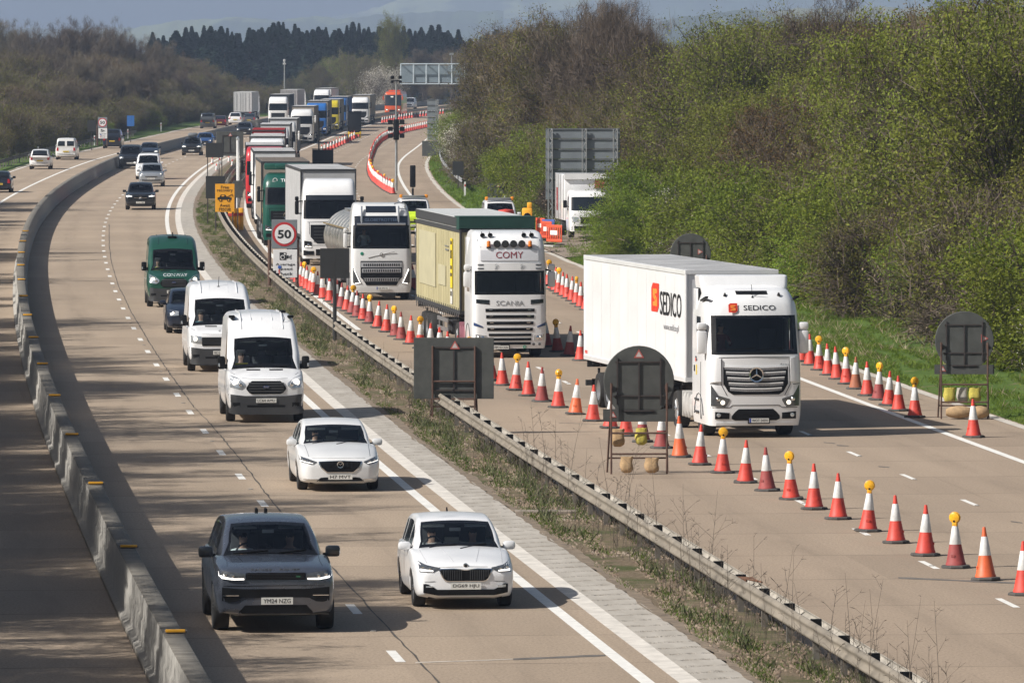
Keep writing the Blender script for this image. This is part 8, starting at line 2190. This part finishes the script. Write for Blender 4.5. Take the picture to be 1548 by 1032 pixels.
# amber warning light unit, road works drums
x = (797-X0)/F*352; wl = empty('warning_light', (x, 352, -.2)); b = MB(); b.box((0, 0, .95), (.55, .4, 1.3), 0, bev=.08); b.lathe([(.001, -.03), (.18, -.02), (.2, .02)], (0, -.21, 1.15), 'y', 18, 1); b.box((.12, 0, 1.75), (.25, .2, .3), 0, bev=.05); b.build('lamp_box', [M_amber, M_black], wl); tag(wl, 'amber warning light box behind the roof of the lorry lettered COMY', 'warning light')
x = (765-X0)/F*358; wd = empty('road_drum', (x, 358, -.3)); b = MB(); b.lathe([(.001, 1.5), (.42, 1.45), (.46, 1.2), (.5, .9)], (0, 0, 0), 'z', 20, 0); b.lathe([(.5, .9), (.52, .6)], (0, 0, 0), 'z', 20, 1); b.lathe([(.52, .6), (.54, .1), (.001, .05)], (0, 0, 0), 'z', 20, 0); b.build('drum_body', [M_cred, P_white2], wd); tag(wd, 'fat red and white drum beside the white patrol car', 'drum')
rail = empty('lift_barrier', ((715-X0)/F*372, 372, -.35)); b = MB(); b.box((-1.3, 0, 1.05), (4.6, .10, .14), 0)
for k in range(5): b.box((-3.2+k*.95, -.052, 1.05), (.35, .01, .14), 1)
b.build('boom', [P_white2, M_cred], rail, smooth=False); b = MB(); b.box((1.2, 0, .6), (.4, .4, 1.2), bev=.04); b.build('pedestal', M_grey, rail); tag(rail, 'long pale barrier boom behind the cream trailer', 'barrier')
# patrol vehicles with chequered sides
M_lime = mat('lime_panel', (.55, .75, .03), .4, var=.05); M_dgreen = mat('dark_green_panel', (.01, .16, .06), .4, var=.05); M_amberl = mat('amber_beacon', (.85, .30, .02), .3, var=.1)
def patrol(px, d, m2, label, name='patrol_car'):
    x = (px-X0)/F*d; sp = mpv_spec(m2[2] if len(m2) > 2 else P_white, L=5.0, inside=True, cabin_paint=P_white)
    r = empty(name, (x, d, RZ), .06); body, cab_, ws, bv = car(sp, r); simple_front(r, bv, sp, (.55, .88, .90, 1.08), (.5, .62, .84), .46, 'EU68 HKD')
    b = MB()
    for i in range(8):
        for s in ('left', 'right'):
            y = -.4+i*.55
            panel(b, bv, *rect(y, y+.55, .75, 1.0), i % 2, .012, s, nx=2, nz=1); panel(b, bv, *rect(y, y+.55, .50, .75), (i+1) % 2, .012, s, nx=2, nz=1)
    panel(b, bv, *rect(-.75, .75, 1.10, 1.16), 0, .014, nx=8, nz=1); panel(b, bv, *rect(-.8, -.1, .70, .86), 0, .02, nx=4, nz=1)
    b.build('chequer_panel', [m2[0], m2[1]], r)
    b = MB(); b.box((0, 1.3, 2.02), (1.3, .35, .14), 0, bev=.04); b.box((-.7, 1.3, 2.05), (.18, .3, .2), 1, bev=.05); b.box((.7, 1.3, 2.05), (.18, .3, .2), 1, bev=.05); b.build('light_bar', [M_grey, M_amberl], r)
    for s in (-1, 1): mirror_part(r, s*.94, .56, 1.24, P_white, .22, .16)
    tag(r, label, 'car')
patrol(627, 368, (M_lime, M_ink, M_lime), 'lime and white patrol car between the tanker and the cream trailer')
patrol(757, 362, (M_dgreen, M_lime), 'white patrol car with green panels behind the cream trailer')
# marker posts on the verges
for px, d in ((674, 520), (190, 640)): pass
MPOST = None
for i, (o, d, lb) in enumerate(((23.4, 455, 'grey marker post on the grass by the signal head'), (-12.9, 600, 'white marker post nearest on the left verge'), (-12.9, 640, 'white marker post beside the leaning speed sign'), (-12.9, 680, 'white marker post beyond the leaning speed sign'), (-12.9, 735, 'white marker post below the blue marker sign'), (-12.9, 800, 'farthest white marker post on the left verge'))):
    x, y = at(o, d); b = MB(); b.box((0, 0, .5), (.13, .05, 1.1), 0, bev=.01); b.box((0, -.03, .8), (.08, .01, .16), 1); q = b.build('marker_post', [P_white2, M_redlens], None, smooth=False); q.location = (x, y, .05 if o < 0 else RZ+.1); tag(q, lb, 'marker post')
# litter and loose things on the median
def litter(px, py, w, d, h, m, label, name='litter'):
    x, y = unproj(px, py, -.1); b = MB(); b.box((0, 0, h/2), (w, d, h), bev=min(h, w)*.3, rz=RC.random()*2); o = b.build(name, m, None); o.location = (x, y, -.08); o.rotation_euler = (rad(8), rad(6), RC.random()*3); tag(o, label, 'litter')
litter(757, 747, .42, .16, .05, mat('scrap_white', (.6, .6, .58), .6), 'flattened pale can lying in the grass beside the ribbed kerb', 'crushed_can')
litter(640, 644, .22, .15, .12, MATS['scrap_white'], 'white plastic scrap in the grass below the big rectangular sign back', 'plastic_scrap')
litter(734, 676, .20, .15, .10, MATS['scrap_white'], 'white crumpled bag in the grass near the guardrail posts', 'crumpled_bag')
litter(1091, 1008, .16, .12, .10, M_black, 'small black box at the edge of the ribbed kerb', 'plastic_box')
litter(1121, 982, .22, .10, .04, M_amber, 'orange strap lying on the gravel near the bottom edge', 'torn_strap')
litter(350, 379, .28, .2, .08, mat('scrap_yellow', (.65, .62, .12), .6), 'yellow scrap lying on the median beyond the speed sign', 'torn_bag')
# broken rail pieces and the drain slab
sx, sy = at(6.66, 113.5)
b = MB(); b.tube([(-.5, .8, .42), (.05, 0, .44), (.55, -.75, .40)], .035, 6); b.tube([(-.35, .65, .46), (.2, -.1, .50), (.4, -.6, .42)], .03, 6); b.tube([(-.6, .9, .40), (0, .1, .38)], .04, 6); o = b.build('broken_frame', M_rust, None); o.location = (sx, sy, .40); o.scale = (.45, .5, .5); tag(o, 'broken rusty frame lying on top of the guardrail', 'frame')
x, y = at(5.75, 97200/(779-78)); b = MB(); b.box((0, 0, 0), (1.3, .55, .10), bev=.01); o = b.build('drain_slab', mat('slab', (.24, .20, .16), .9, var=.3, bump=.4), None); o.location = (x, y, .02); tag(o, 'concrete drain slab crossing the grass of the median', 'slab')

for pr in CP.values():                              # prototypes that no cone of the photograph needed
    if not pr[1]:
        for o in list(pr[0].children)+[pr[0]]: bpy.data.objects.remove(o)
